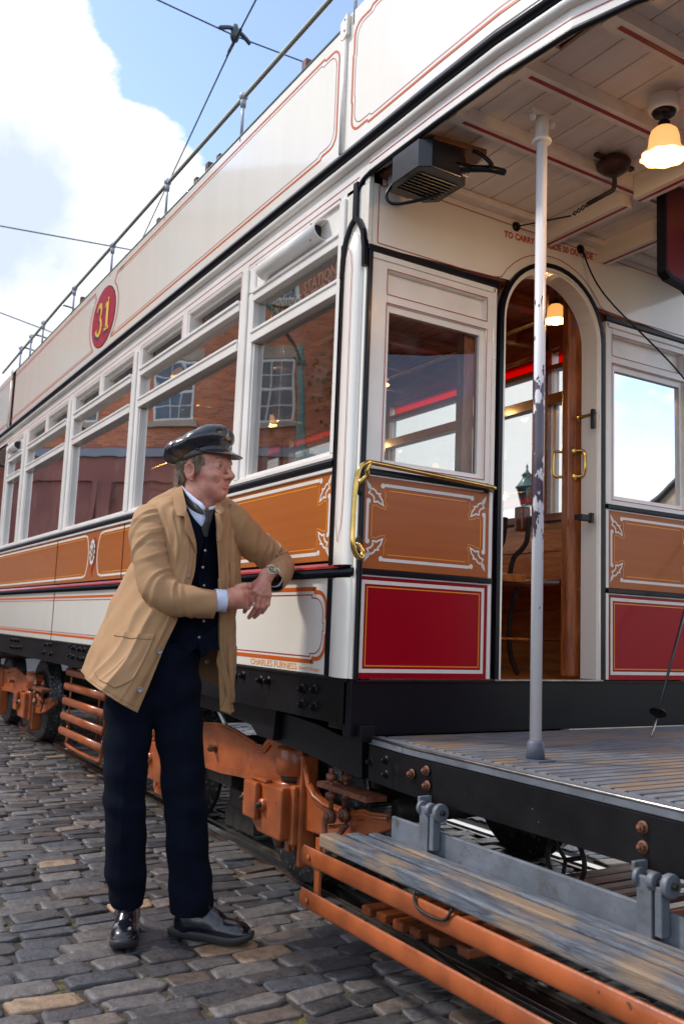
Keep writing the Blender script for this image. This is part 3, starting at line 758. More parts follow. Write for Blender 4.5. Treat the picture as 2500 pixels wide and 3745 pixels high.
# ---- end bulkhead (near), facing the platform
def bulkhead(x0, d):
    """x0: plane, d: +1 faces +x"""
    q = lambda t: x0+d*t
    E_ = lambda a,b,off: (q(off), a, b)
    def bx(mb, a,b,y0,y1,z0,z1): mb.box(q(a),q(b),y0,y1,z0,z1)
    # base beam
    mb = MB(); bx(mb,-.05,.0,.0,Wd,.735,.932); bx(mb,.0,.006,.0,Wd,.925,.934)
    if d > 0: pass
    P('end_sill_beam', mb, BLACK, bevel=.002)
    mb = MB(); bx(mb,.0,.012,.668,1.282,.934,.94); P('door_threshold', mb, STEEL)
    for lft in (True,False):
        def yy(v): return v if lft else Wd-v
        # maroon panel
        mb = MB(); bx(mb,-.02,.0,yy(.012),yy(.628),.94,1.318)
        Y0,Y1 = sorted((yy(.035),yy(.605)))
        mb.m = 1; mb.ribbon([(Y0,.968),(Y1,.968),(Y1,1.292),(Y0,1.292)], .014, E_, closed=True)
        mb.m = 2; mb.ribbon([(Y0+.018,.986),(Y1-.018,.986),(Y1-.018,1.274),(Y0+.018,1.274)], .0045, E_, closed=True)
        P('dado_panel', mb, [MAROON,WLINE,AMBER])
        mb = MB(); bx(mb,-.02,.0,yy(.012),yy(.628),1.342,1.690)
        Y0,Y1 = sorted((yy(.042),yy(.606))); mb.m = 1
        for mm,w,ins in ((1,.012,0),(2,.0045,.020)):
            mb.m = mm; a,b = Y0+ins,Y1-ins; c,e = 1.378+ins,1.660-ins
            mb.ribbon([(a+.075,c),(b-.075,c)],w,E_); mb.ribbon([(a+.075,e),(b-.075,e)],w,E_); mb.ribbon([(a,c+.065),(a,e-.065)],w,E_); mb.ribbon([(b,c+.065),(b,e-.065)],w,E_)
        for sy,Yc in ((-1,Y0),(1,Y1)):
            for sz,Zc in ((-1,1.378),(1,1.660)): fleuron(mb, Yc, Zc, sy, sz, E_, .82)
        P('waist_panel', mb, [BROWN2,WLINE,AMBER])
        mb = MB()
        bx(mb,.0,.014,yy(.0),yy(.64),1.318,1.339); bx(mb,.0,.014,yy(.0),yy(.64),1.694,1.716)
        bx(mb,.0,.016,yy(.004),yy(.020),.934,2.565); bx(mb,.0,.014,yy(.0),yy(.655),2.565,2.588)
        P('bulkhead_bead', mb, BLACK, bevel=.003)
        mb = MB(); bx(mb,-.0,.006,yy(.628),yy(.645),.94,1.318); bx(mb,.0,.006,yy(.628),yy(.645),1.34,1.69); bx(mb,-.02,.004,yy(.02),yy(.64),1.312,1.318); bx(mb,-.02,.004,yy(.02),yy(.64),1.688,1.694)
        # window surround
        bx(mb,-.03,.0,yy(.02),yy(.10),1.716,2.565); bx(mb,-.03,.0,yy(.598),yy(.645),1.716,2.565)
        bx(mb,-.03,.0,yy(.10),yy(.598),1.716,1.742); bx(mb,-.03,.0,yy(.10),yy(.598),2.372,2.412); bx(mb,-.03,.0,yy(.10),yy(.598),2.508,2.565)
        bx(mb,-.045,-.03,yy(.09),yy(.61),2.40,2.52)
        bx(mb,.0,.008,yy(.630),yy(.648),1.72,2.56); bx(mb,.0,.008,yy(.02),yy(.64),2.540,2.562)
        mb.m = 1; Y0,Y1 = sorted((yy(.097),yy(.601)))
        mb.ribbon([(Y0,1.739),(Y1,1.739),(Y1,2.375),(Y0,2.375)],.0035,E_,closed=True); mb.ribbon([(Y0,2.409),(Y1,2.409),(Y1,2.511),(Y0,2.511)],.0035,E_,closed=True)
        P('window_surround', mb, [WHITE,REDL], bevel=.0015)
        mb = MB(); bx(mb,-.040,-.012,yy(.100),yy(.118),1.745,2.372); bx(mb,-.040,-.012,yy(.572),yy(.598),1.745,2.372); bx(mb,-.04,-.012,yy(.118),yy(.572),1.742,1.76); bx(mb,-.04,-.012,yy(.118),yy(.572),2.345,2.372)
        P('window_lining', mb, WHITE)
        g = MB(); ya,yb = yy(.11),yy(.585); g.add([(q(-.026),ya,1.75),(q(-.026),yb,1.75),(q(-.026),yb,2.36),(q(-.026),ya,2.36)],[(0,1,2,3)],False); P('bulkhead_pane', g, BGLASS)
        mb = MB(); bx(mb,-.09,-.045,yy(.52),yy(.575),1.73,2.40); bx(mb,-.09,-.045,yy(.05),yy(.10),1.73,2.40); bx(mb,-.10,-.045,yy(.05),yy(.62),1.70,1.74); bx(mb,-.1,-.045,yy(.05),yy(.62),2.38,2.44)
        P('inner_window_frame', mb, DOORW)
        mb = MB(); bx(mb,-.07,-.045,yy(.06),yy(.62),.94,1.70); P('inner_bulkhead_panel', mb, MAHOG)
    # upper wall with arched doorway
    top = 2.93
    A0 = arc(YC,2.44,.312,180,0,20,ry=.305)
    mb = MB()
    outl = [(.0,2.588),(.655,2.588)]
    Lh = [(.0,top),(.0,2.588)]+[(p[0],p[1]) for p in A0 if p[1] > 2.588 and p[0] < YC]
    first = [(.02,2.588)]+[p for p in A0 if p[1] >= 2.588]+[(Wd-.02,2.588),(Wd-.02,top),(.02,top)]
    k = len(first); arcp = [p for p in A0 if p[1] >= 2.588]
    # split in two halves plus centre so faces stay simple
    ys = [p[0] for p in arcp]
    strips = [(.02,2.588)] + arcp + [(Wd-.02,2.588)]
    for (a,za),(b,zb) in zip(strips,strips[1:]):
        mb.add([E_(a,za,0),E_(b,zb,0),E_(b,top,0),E_(a,top,0)],[(0,1,2,3)],False); mb.add([E_(a,za,-.03),E_(b,zb,-.03),E_(b,top,-.03),E_(a,top,-.03)],[(0,1,2,3)],False)
    mb.m = 1
    mb.ribbon([(.045,2.605),(.61,2.605)]+arc(YC,2.44,.352,148,32,14,ry=.345)+[(1.34,2.605),(1.90,2.605)],.0035,E_)
    mb.ribbon([(.045,2.605),(.045,2.84),(.075,2.845),(.09,2.868),(1.85,2.868),(1.89,2.84),(1.905,2.605)],.0035,E_)
    if d > 0:
        mb.m = 2
        pl2 = lambda a,b,off: E_(a,b,off)
        text_fit(mb, 'TO CARRY 30 INSIDE 50 OUTSIDE', .027, pl2, .688, 1.223, 2.805, 2.838, bold=.0016, off=.0012)
    P('bulkhead_head', mb, [CREAM,REDL,mat('red_lettering', (.50,.07,.03), .4)])
    # door surround: white architrave and black bead following the arch
    def archstrip(r0,r1,m,name,t0,t1,zb=.94):
        mb = MB(); oa = [(YC-r1,zb)]+arc(YC,2.44,r1,180,0,24,ry=r1-.006)+[(YC+r1,zb)]; ia = [(YC-r0,zb)]+arc(YC,2.44,r0,180,0,24,ry=r0-.006)+[(YC+r0,zb)]
        for i in range(len(oa)-1):
            vs = [E_(*ia[i],t0),E_(*oa[i],t0),E_(*oa[i+1],t0),E_(*ia[i+1],t0),E_(*ia[i],t1),E_(*oa[i],t1),E_(*oa[i+1],t1),E_(*ia[i+1],t1)]
            mb.add(vs, [(0,1,2,3),(4,7,6,5),(1,5,6,2),(0,3,7,4)], False)
        return P(name, mb, m)
    archstrip(.292,.312,BLACK,'doorway_bead',-.01,.016)
    archstrip(.281,.292,CREAM,'doorway_architrave',-.05,.012)
    archstrip(.272,.2815,CREAM,'doorway_jamb',-.088,.004)
    # sliding door leaf part open
    mb = MB(); y0,y1 = (1.18,1.935)[0],(1.314,1.953)[0]
    lw = [(y0,.945),(y0,2.74),(y1-.03,2.70),(y1+.01,2.66),(y1+.01,.945)]
    mb.prism([(a,b) for a,b in lw], q(-.145), q(-.105), 'yz')
    dl = P('sliding_door', mb, DOORW, bevel=.006)
    mb = MB()
    hp = [(1.219,1.959),(1.241,1.956),(1.242,1.898),(1.242,1.848),(1.224,1.843)]
    mb.tube(smooth_path([(q(x_),a,b) for (a,b),x_ in zip(hp,(-.105,-.07,-.06,-.07,-.105))],5), .008, 10)
    mb.tube(smooth_path([(q(-.150-w_),y0+.012-w_*.6,b) for (a,b),w_ in zip(hp,(0,.03,.035,.03,0))],5), .007, 10)
    for a,b in (hp[0],hp[-1]): mb.ball((q(-.104),a,b), .018, 10, (.5,1,1.2))
    P('door_handle', mb, BRASS, dl)
    mb = MB(); a,b = (1.245,2.119); c,e = (1.215,2.089); mb.tube([(q(-.10),a,b),(q(.0),a,b),(q(.012),c,e)], .008, 8); mb.ball((q(-.102),a,b),.016,8,(.5,1,1.4)); P('door_catch', mb, BRASS, dl)
    mb = MB(); mb.box(q(.0),q(.018),c-.006,c+.012,e-.045,e+.045); P('catch_plate', mb, IRON, bevel=.004)
    a,b = (1.205,1.641); mb = MB(); mb.box(q(-.03),q(.014),a-.06,a+.006,b-.012,b+.012); mb.box(q(.0),q(.018),a-.005,a+.012,b-.022,b+.022); P('door_stop', mb, IRON)
bulkhead(0,1); bulkhead(XF,-1)
mb = MB(); mb.box(XF+.03,XF+.1,.1,1.85,.93,1.70); P('inner_bulkhead_panel', mb, MAHOG)

# destination blind behind the quarterlight
mb = MB(); mb.box(-1.0,-.21,.060,.068,2.46,2.66)
mb.m = 1
pt = lambda a,b,off: (a,.060-off,b)
text_fit(mb, 'CENTRAL STATION', .053, pt, -.93, -.325, 2.588, bold=.002)
text_fit(mb, 'VIA MARTON', .062, pt, -.93, -.322, 2.519, bold=.003)
P('destination_board', mb, [mat('blind_black', (.012,.012,.016), .6), mat('blind_lettering', (.86,.84,.74), .6)])

# grab rails in brass at the corner
mb = MB()
pth = smooth_path([(.018,.608,1.703),(.05,.60,1.703),(.052,.30,1.716),(.052,.05,1.727),(.052,.0,1.724),(.052,-.035,1.69),(.052,-.048,1.60),(.052,-.051,1.46),(.052,-.046,1.41),(.050,-.030,1.381),(.045,-.007,1.375),(.035,.006,1.40),(.018,-.009,1.43)], 6)
mb.tube(pth, .0095, 12)
mb.tube(smooth_path([(.052,.012,1.724),(.050,.004,1.70),(.045,.004,1.675),(.03,-.018,1.650),(.016,-.020,1.632)],6), .009, 10)
gr = P('brass_grab_rail', mb, BRASS)
for y,z in ((-.020,1.629),(-.012,1.438),(.606,1.703)): mb = MB(); mb.ball((.012,y+.015 if y<0 else y,z), .017, 10, (.7,1,1.3)); P('rail_boss', mb, IRON, gr)

# ---- platform
FL = .735
PLF = [(.0,.085),(.3,.055),(1.0,.05),(1.45,.05),(1.75,.12),(2.0,.30),(2.2,.60),(2.28,.975)]
PLF = PLF+[(x,Wd-y) for x,y in PLF[-2::-1]]
def platform(q, rv):
    pth = [(q(x),y) for x,y in PLF]
    if rv: pth = pth[::-1]
    mb = MB(); mb.prism([(a,b+(.02 if b<1 else -.02)) for a,b in pth], .69, FL-.022, 'xy'); P('platform_deck', mb, SEATW)
    mb = MB()
    def edge(y0,x):   # platform edge y at x
        for (a,b),(c,d) in zip(PLF[:8],PLF[1:8]):
            if a <= x <= c: return b+(d-b)*(x-a)/(c-a)
        return .975
    x = .03; i = 0
    while x < 2.2:
        y0 = edge(0,x)+.062; y1 = Wd-edge(0,x)-.062
        if x < .35: y1 = min(y1, .62+x*1.2) if False else y1
        mb.box(q(x),q(x+.036),y0,y1,FL-.022,FL)
        x += .047; i += 1
    P('floor_slats', mb, FLOORW, bevel=.003)
    mb = MB(); mb.sweep(pth, [(.004,FL-.028),(.004,FL-.006),(-.052,FL-.0),(-.056,FL-.028)]); P('platform_edge', mb, GREYP, bevel=.003)
    mb = MB(); mb.smooth = True; mb.sweep(pth, [(-.002,FL-.006),(.006,FL-.006),(.006,FL-.0),(-.002,FL+.001)]); P('steel_nosing', mb, STEEL)
    mb = MB(); mb.sweep(pth, [(.0,.578),(.0,.705),(-.045,.705),(-.045,.578)]); P('platform_bearer', mb, SOLE, bevel=.003)
platform(lambda x: x, False); platform(lambda x: XF-x, True)
for p in ((0.069,0.654),(0.164,0.674),(0.167,0.626),(0.317,0.652),(0.395,0.674),(0.401,0.628),(1.258,0.672),(1.258,0.626)):
    bolt((p[0],.05,p[1]),(0,-1,0),.011,.014, RUST if p[0]>.2 else SOLE)
# dash and far side of the platform
mb = MB(); ds = [(1.95,.45),(2.15,.68),(2.24,.975),(2.15,1.27),(2.0,1.5),(1.7,1.75),(1.4,1.85)]
# (the dash stands beyond the picture's edge)
mb.sweep(ds, [(.0,FL),(.012,FL),(.012,1.75),(0,1.75)]); mb.m = 1; mb.sweep(ds, [(-.01,1.75),(.022,1.75),(.022,1.79),(-.01,1.79)])
P('dash_panel', mb, [MAROON,BLACK])
# pole
px, py = .667,.262
mb = MB(); mb.tube([(px,py,FL+.05),(px,py,2.80)], .0185, 20)
POLE = mat('chipped_white_pole', (.74,.73,.76), .28, coat=.4, bump=.03, bscale=40)
def _pole():
    N = POLE.node_tree.nodes; L = POLE.node_tree.links; b = N['Principled BSDF']
    tc = N.new('ShaderNodeTexCoord'); mp = N.new('ShaderNodeMapping'); mp.inputs['Scale'].default_value = (1.,1.,.45)
    L.new(tc.outputs['Object'], mp.inputs[0])
    n = N.new('ShaderNodeTexNoise'); n.inputs['Scale'].default_value = 27; n.inputs['Detail'].default_value = 9; n.inputs['Roughness'].default_value = .6
    L.new(mp.outputs[0], n.inputs['Vector'])
    sp = N.new('ShaderNodeSeparateXYZ'); L.new(tc.outputs['Object'], sp.inputs[0])
    # worn band where hands hold it
    cv = N.new('ShaderNodeFloatCurve'); c = cv.mapping.curves[0]
    pts = [(0,.0),(.18,.03),(.27,.05),(.295,.22),(.32,.38),(.38,.45),(.46,.44),(.52,.42),(.57,.36),(.63,.28),(.68,.22),(.73,.14),(.79,.04),(.84,.0),(1,0)]
    c.points[0].location = pts[0]; c.points[1].location = pts[-1]
    for p in pts[1:-1]: c.points.new(*p)
    cv.mapping.update()
    mr = N.new('ShaderNodeMapRange'); mr.inputs['From Min'].default_value = .735; mr.inputs['From Max'].default_value = 2.8
    L.new(sp.outputs['Z'], mr.inputs['Value']); L.new(mr.outputs[0], cv.inputs['Value'])
    ad = N.new('ShaderNodeMath'); ad.operation = 'MULTIPLY_ADD'; ad.inputs[1].default_value = .55; L.new(cv.outputs[0], ad.inputs[0]); L.new(n.outputs['Fac'], ad.inputs[2])
    r = N.new('ShaderNodeValToRGB'); r.color_ramp.elements[0].position = .695; r.color_ramp.elements[1].position = .70
    L.new(ad.outputs[0], r.inputs[0])
    mx = N.new('ShaderNodeMix'); mx.data_type = 'RGBA'; L.new(r.outputs[0], mx.inputs['Factor']); mx.inputs['A'].default_value = (.76,.75,.77,1); mx.inputs['B'].default_value = (.085,.06,.085,1)
    L.new(mx.outputs['Result'], b.inputs['Base Color'])
_pole()
pol = P('platform_pole', mb, POLE)
mb = MB(); mb.lathe([(.030,0),(.026,.055),(.020,.062)], (px,py,FL), n=20); mb.box(px-.05,px+.05,py-.035,py+.035,FL,FL+.006); P('pole_shoe', mb, mat('rubber_shoe', (.09,.10,.13), .5), pol)
mb = MB(); mb.lathe([(.030,-.0),(.034,.006),(.030,.014),(.023,.018),(.023,.085),(.020,.09)], (px,py,2.775), n=20); 
mb.box(px-.016,px+.016,py-.062,py+.062,2.868,2.880); 
for s_ in (-.045,.045): mb.cyl((px,py+s_,2.85),(px,py+s_,2.87),.012)
P('pole_head', mb, WHITE, pol)
# black box under the canopy: circuit breaker on a board
mb = MB(); mb.prism([(0.344,0.047),(0.375,0.269),(0.224,0.297),(0.017,0.145),(-.082,0.038)], 2.872, 2.892, 'xy'); br = P('breaker_board', mb, wood('stained_board',(.07,.02,.01),(.22,.07,.025),.5,.2,'y',3,8), bevel=.003)
BLK2 = mat('black_enamel', (.007,.008,.012), .3, coat=.15, bump=.05, bscale=30)
xb = .23
pg = [(-.037,2.678),(0.111,2.681),(0.267,2.786),(0.296,2.873),(0.245,2.884),(0.073,2.87),(0.02,2.782)]
mb = MB()
y0,z0 = (-.037,2.678); y1,z1 = (0.296,2.873)
mb.prism([(.12,.03),(.17,-.01),(.33,-.01),(.36,.03),(.36,.16),(.32,.215),(.16,.215),(.12,.17)], 2.755, 2.862, 'xy')
mb.box(.08,.13,.03,.13,2.775,2.84)
for k in range(8): mb.box(.160+k*.02,.166+k*.02,.02,.19,2.749,2.756)
brk = P('circuit_breaker', mb, BLK2, bevel=.012)
mb = MB(); mb.tube(smooth_path([(.36,.20,2.80),(.40,.26,2.80),(.40,.33,2.81)],4), .013, 10); mb.tube([(.30,.10,2.86),(.34,.12,2.80),(.36,.20,2.80)], .017, 10); P('breaker_handle', mb, BLACK, brk)
mb = MB(); mb.tube(smooth_path([(.14,.03,2.80),(.12,-.0,2.74),(.14,.02,2.70),(.20,.10,2.715),(.24,.16,2.742)],6), .006, 8); P('breaker_cable', mb, BLACK, brk)
for y_ in (.13,.18): mb = MB(); mb.box(.340,.343,y_,y_+.03,2.775,2.782); P('breaker_label', mb, WLINE, brk)
mb = MB(); a = (0.41,0.219); mb.tube(smooth_path([(a[0]-.03,a[1]-.02,2.86),(a[0],a[1],2.835),(a[0]+.02,a[1]+.025,2.80),(a[0]-.0,a[1]+.03,2.80)],5),.008,8); P('cord_hook', mb, BLACK)
# gong / rose on the ceiling with its chain
gx, gy = (0.564,0.731)
mb = MB(); mb.lathe([(.001,-.06),(.03,-.058),(.055,-.04),(.062,-.015),(.050,0)], (gx,gy,2.915), n=24); mb.bar((gx-.0,gy-.10,2.905),(gx,gy+.10,2.905),.02,.012); go_ = P('bell_gong', mb, mat('gong_copper', (.075,.03,.02), .4, metal=.6))
mb = MB(); mb.tube(smooth_path([(gx,gy,2.86),(gx-.03,gy+.03,2.82),(gx-.06,gy+.01,2.80),(gx-.13,gy-.0,2.79)],5), .009, 8)
g2 = (.0,.754,2.895)
for k in range(6):
    t = k/6; c = Vec((gx-.10,gy+.01,2.80)).lerp(Vec((gx-.24,gy+.02,2.79)),t); mb.tube([c+Vec((.012,0,0)),c+Vec((0,0,.008)),c-Vec((.012,0,0)),c-Vec((0,0,.008))], .0035, 6, closed=True, caps=False)
mb.tube([(gx-.24,gy+.02,2.79),(.0,.754,2.868)], .0035, 6); P('bell_chain', mb, IRON, go_)
for (y,z) in ((.754,2.868),(1.142,2.868)):
    mb = MB(); mb.lathe([(.001,.012),(.018,.010),(.022,0)], (.0,y,z), (1,0,0), 16); P('cord_grommet', mb, BLACK)
mb = MB(); e_ = (1.401,2.231); mb.tube(smooth_path([(.01,1.142,2.868),(.12,1.17,2.62),(.35,e_[0],e_[1]),(.62,e_[0]+.0,e_[1]-.45)],6), .0042, 6); P('bell_cord', mb, BLACK)
# stair stringer behind the right edge
sy = (1.017,2.728); sy2 = (1.147,2.512)
mb = MB(); y0,z0 = (1.023,2.725); y1,z1 = (1.021,2.556); y2,z2 = (1.147,2.526)
mb.prism([(y0,2.92),(y1,z1+.0),(y1+.03,z1-.02),(y2,z2),(y2+.4,z2-.25),(y2+.4,2.92)], .535, .565, 'yz'); mb.m = 1
mb.prism([(y0-.012,2.92),(y1-.012,z1-.012),(y1+.02,z1-.035),(y2,z2-.02),(y2+.4,z2-.27),(y2+.4,z2-.25),(y2,z2),(y1+.03,z1-.02),(y1,z1),(y0,2.92)], .53, .57, 'yz'); P('stair_stringer', mb, [mat('deep_maroon', (.10,.0,.005), .3, coat=.4),BLACK])
lamp((0.943,0.541)[0], (0.943,0.541)[1], 2.895, 2.74, .66, power=7.)

# ---- folding step
mb = MB()
def ob(mb, pts, z0, z1): mb.prism(pts, z0, z1, 'xy')
XR = 1.78
for i,(ya,yb) in enumerate(((-.190,-.126),(-.106,-.054),(-.034,.004))):
    xl = .135+(ya+.19)*.35
    b = MB(); b.box(xl,XR,ya,yb,.402,.444); P('step_board', b, STEPW, bevel=.006)
mb = MB(); mb.box(.23,XR,.032,.046,.40,.503); mb.box(.20,XR,.005,.04,.40,.432); mb.box(.15,XR,-.17,.0,.392,.401); P('step_flange', mb, GREYP, bevel=.006)
mb = MB(); mb.tube(smooth_path([(.66,-.185,.395),(.69,-.192,.360),(.80,-.192,.360),(.83,-.185,.395)],5), .0045, 8); P('step_handle', mb, IRON)
mb = MB(); mb.box(XR-.14,XR-.05,-.192,-.12,.444,.452); mb.tube(smooth_path([(XR-.16,-.14,.452),(XR-.10,-.17,.475),(XR-.07,-.19,.452)],4), .006,8); P('step_catch', mb, BLACK)
for xb_ in (.45,1.30):
    mb = MB(); mb.box(xb_-.022,xb_+.022,.0,.014,.435,.575); mb.bar((xb_-.035,.03,.575),(xb_-.035,.03,.60),.05,.012); 
    mb.tube([(xb_-.028,.012,.567),(xb_-.016,.012,.567)], .022, 16); mb.tube([(xb_+.012,.012,.567),(xb_+.03,.012,.567)], .022, 16); mb.tube([(xb_+.05,.02,.565),(xb_+.068,.02,.565)], .028, 18)
    mb.box(xb_+.03,xb_+.05,.0,.03,.45,.56)
    br_ = P('step_hinge', mb, GREYP, bevel=.003)
    mb = MB(); mb.tube([(xb_-.04,.012,.567),(xb_+.078,.018,.567)], .008, 8); P('hinge_pin', mb, IRON, br_)
# lower guard rails
for z in (.352,.213):
    mb = MB(); n = 10; prof = [(-.020+ -.011*sin(pi*j/n), -.030*cos(pi*j/n)) for j in range(n+1)]
    vs = [(x,-.155+o,z+h) for x in (.015,2.6) for o,h in prof]; k = n+1
    mb.add(vs, [(j,j+1,k+j+1,k+j) for j in range(n)], True); mb.add(vs, [tuple(range(k)), tuple(range(k,2*k)), (0,k,2*k-1,k-1)], False)
    g_ = P('guard_rail', mb, OCHRE); 
    for x_ in (.07,1.5): b = MB(); b.ball((x_,-.190,z), .011, 8, (1,.5,1)); P('rivet', b, OCHRE, g_)
for x_ in (.085,1.60): mb = MB(); mb.box(x_,x_+.03,-.172,-.162,.18,.42); P('guard_hanger', mb, OCHRE)
mb = MB()
for x in (.12,.23,.34,.45,.56,.70): pass
xs = [(0.095,0.162),(0.186,0.166),(0.283,0.169),(0.376,0.176),(0.473,0.181),(0.614,0.192)]
for x_,z_ in xs: 
    b = MB(); b.box(x_-.028,x_+.028,.03,1.9,z_-.018,z_+.014); P('lifeguard_slat', b, OCHRE, bevel=.008)
mb = MB(); mb.tube(smooth_path([(xs[3][0],.05,xs[3][1]-.03),(xs[5][0]+.2,.05,.10),(xs[5][0]+1.3,.08,.07)],4), .011,8); P('lifeguard_rod', mb, IRON)

# ---- truck side frames, axle boxes, wheels
def truck(dx):
    q = lambda p: (p[0]+dx, p[1])
    yf = .19
    up = [(-2.75,.40),(-2.62,.39),(-2.50,.41),(-2.40,.56),(-2.32,.60),(-2.15,.58),(-1.9,.55),(-1.773,0.575),(-1.503,0.598),(-1.317,0.582),(-1.097,0.547),(-1.024,0.549),(-.965,0.595),(-.797,0.604),(-.68,0.578),(-.64,0.543),(-.596,0.457),(-.546,0.42),(-.464,0.402),(-.354,0.4),(-.211,0.409),(-.167,0.424),(-.114,0.422),(-.005,0.436)]
    lo = [(-.002,0.397),(-.083,0.366),(-.275,0.31),(-.487,0.273),(-.639,0.267),(-.687,0.257),(-.715,0.217),(-.716,0.165),(-.753,0.156),(-.763,0.454),(-.912,0.424),(-1.103,0.411),(-1.294,0.402),(-1.475,0.388),(-1.707,0.385),(-2.0,.37),(-2.10,.37),(-2.12,.14),(-2.4,.14),(-2.42,.25),(-2.62,.29),(-2.75,.31)]
    pl = [q(p) for p in up+lo]
    mb = MB(); mb.prism(pl, yf, yf+.035, 'xz'); fr = P('truck_frame', mb, OCHRE, bevel=.006)
    mb = MB()
    for ed in (up, lo[8:]+[]):
        for a,b in zip(ed,ed[1:]):
            if math.hypot(a[0]-b[0],a[1]-b[1]) > .004: mb.bar((a[0]+dx,yf-.006,a[1]),(b[0]+dx,yf-.006,b[1]),.034,.013,(0,1,0))
    mb.tube([(p[0]+dx,yf-.010,p[1]) for p in up], .009, 8)
    P('frame_flange', mb, OCHRE, fr)
    # lightning-shaped horn housing
    xh0,zh0 = (-.893,0.596); xh1,zh1 = (-.664,0.593)
    mb = MB(); mb.smooth = True; hx = (xh0+xh1)/2+dx+.01
    mb.lathe([(.080,-.112),(.088,-.104),(.090,-.05),(.088,-.004),(.080,.006),(.001,.008)], (hx,yf+.025,zh0-.01), n=32)
    mb.lathe([(.060,-.20),(.070,-.165),(.076,-.158),(.076,-.146),(.050,-.138),(.001,-.136)], (hx-.012,yf+.02,zh0-.01), n=28)
    m3 = MB(); m3.lathe([(.060,-.140),(.064,-.125),(.060,-.108)], (hx,yf+.022,zh0-.01), n=24); P('spring', m3, DARKIN, fr)  # dark drum filling the slot under the housing, slot shade put into its colour
    P('spring_housing', mb, OCHRE, fr)
    for xc in (None, -2.26):
        a = (-.982,0.425); b = (-.647,0.475); c = (-.774,0.215)
        ofs = 0 if xc is None else xc-(a[0]+b[0])/2
        x0,x1,zt,zb = a[0]+ofs+dx, b[0]+ofs+dx-.03, a[1], c[1]
        mb = MB(); mb.prism([(x0,zt),(x1,zt+.01),(x1,zb),(x0+.09,zb),(x0+.03,zb+.035),(x0,zb+.09)], .10, yf+.02, 'xz')
        mb.box(x1-.012,x1+.035,.14,yf+.05,zb-.015,zt+.02); mb.box(x1+.028,x1+.05,.165,yf+.06,.115,zt+.15)
        ab = P('axle_box', mb, OCHRE, bevel=.012)
        mb = MB(); mb.box(x0-.012,x0+.115,.070,.100,zt-.155,zt+.004); mb.box(x0-.0,x0+.15,.10,.14,zt-.0,zt+.02); P('axle_box_lid', mb, OCHRE, ab, bevel=.012)
        for xx in (x0-.028,x0+.142):
            mb = MB(); mb.tube([(xx,.085,zt-.085),(xx,.115,zt-.085)], .026, 16); P('lid_lug', mb, OCHRE, ab)
            mb = MB(); mb.tube([(xx,.070,zt-.085),(xx,.087,zt-.085)], .012, 6); mb.tube([(xx,.064,zt-.085),(xx,.072,zt-.085)], .007, 8); P('lid_bolt', mb, IRON, ab)
        mb = MB(); xg = (x0+x1)/2-.03; mb.tube([(xg,.20,zb),(xg,.20,zb-.07)], .02,10); P('guide_pin', mb, RUST, ab)
        # wheel behind it
        R = .36; xw = (x0+x1)/2+.03
        wh = None
        for yy,sg in ((.272,1),(Wd-.272,-1)):
            mb = MB(); n = 48
            mb.lathe([(.245,0),(.255,-.006),(R-.008,-.006),(R,0),(R,.07),(R+.022,.08),(R+.022,.105),(.25,.105)], (xw,yy,R+.012), (0,sg,0), n)
            w1 = P('wheel', mb, mat('wheel_tyre', (.045,.045,.05), .36, metal=.6, var=.6, vscale=25, bump=.5, bscale=40, spots=(.22,.21,.2), spot_t=.62, sscale=50))
            mb = MB(); mb.lathe([(.001,-.03),(.06,-.03),(.075,.0),(.075,.02),(.245,.03),(.245,.06),(.001,.06)], (xw,yy,R+.012), (0,sg,0), 32)
            for k in range(6):
                t = k*pi/3; mb.bar((xw+.06*cos(t),yy+sg*.02,R+.012+.06*sin(t)),(xw+.24*cos(t),yy+sg*.02,R+.012+.24*sin(t)),.045,.03,(0,1,0))
            P('wheel_centre', mb, IRON, w1)
        mb = MB(); mb.tube([(xw,.38,R+.012),(xw,1.57,R+.012)], .06, 16); P('axle', mb, IRON)
    # hexagon bolt on the beam
    bx_,bz_ = (-1.582,0.481); bolt((bx_+dx,yf,bz_),(0,-1,0),.018,.04,RUST,fr)
    # spring-rod linkage at the outer end
    mb = MB(); y_ = .10
    for p,r_,t_ in (((-.279,0.578),(-.271,0.427),0),((-.264,0.574),(-.275,0.422),.06)):
        mb.tube([(p[0]+dx,y_+t_,p[1]),(r_[0]+dx,y_+t_,r_[1])], .0095, 10)
        for zz in (p[1]-.045,p[1]-.115): mb.tube([(p[0]+dx,y_+t_,zz),(p[0]+dx,y_+t_,zz+.024)], .020, 6)
        for k in range(7): mb.tube([(p[0]+dx,y_+t_,p[1]-.006-k*.005),(p[0]+dx,y_+t_,p[1]-.008-k*.005)], .0108, 8)
        c = (-.279,0.397) if t_ == 0 else (-.269,0.4)
        mb.tube([(c[0]+dx,y_+t_-.012,c[1]),(c[0]+dx,y_+t_+.014,c[1])], .027, 16); mb.tube([(c[0]+dx,y_+t_-.02,c[1]),(c[0]+dx,y_+t_-.01,c[1])], .014, 10)
    a = (-.36,0.508); b = (-.005,0.565)
    mb.box(a[0]+dx,b[0]+dx,.085,.175,a[1]-.010,a[1]+.010)
    c0 = (-.315,0.387); d0 = (-.305,0.259); mb.bar((c0[0]+dx,.10,c0[1]),(d0[0]+dx,.10,d0[1]),.024,.012,(0,1,0)); c1 = (-.246,0.37); d1 = (-.309,0.316)
    mb.bar((c1[0]+dx,.16,c1[1]),(d1[0]+dx,.16,d1[1]),.02,.012,(0,1,0)); mb.bar((c0[0]+.03+dx,.10,c0[1]-.03),(c1[0]+dx,.16,c1[1]-.005),.02,.01)
    P('spring_rod_linkage', mb, mat('rusty_ochre', (.20,.065,.032), .5, var=.4, vscale=30, bump=.3, bscale=70, spots=(.06,.025,.015), spot_t=.6, sscale=40))
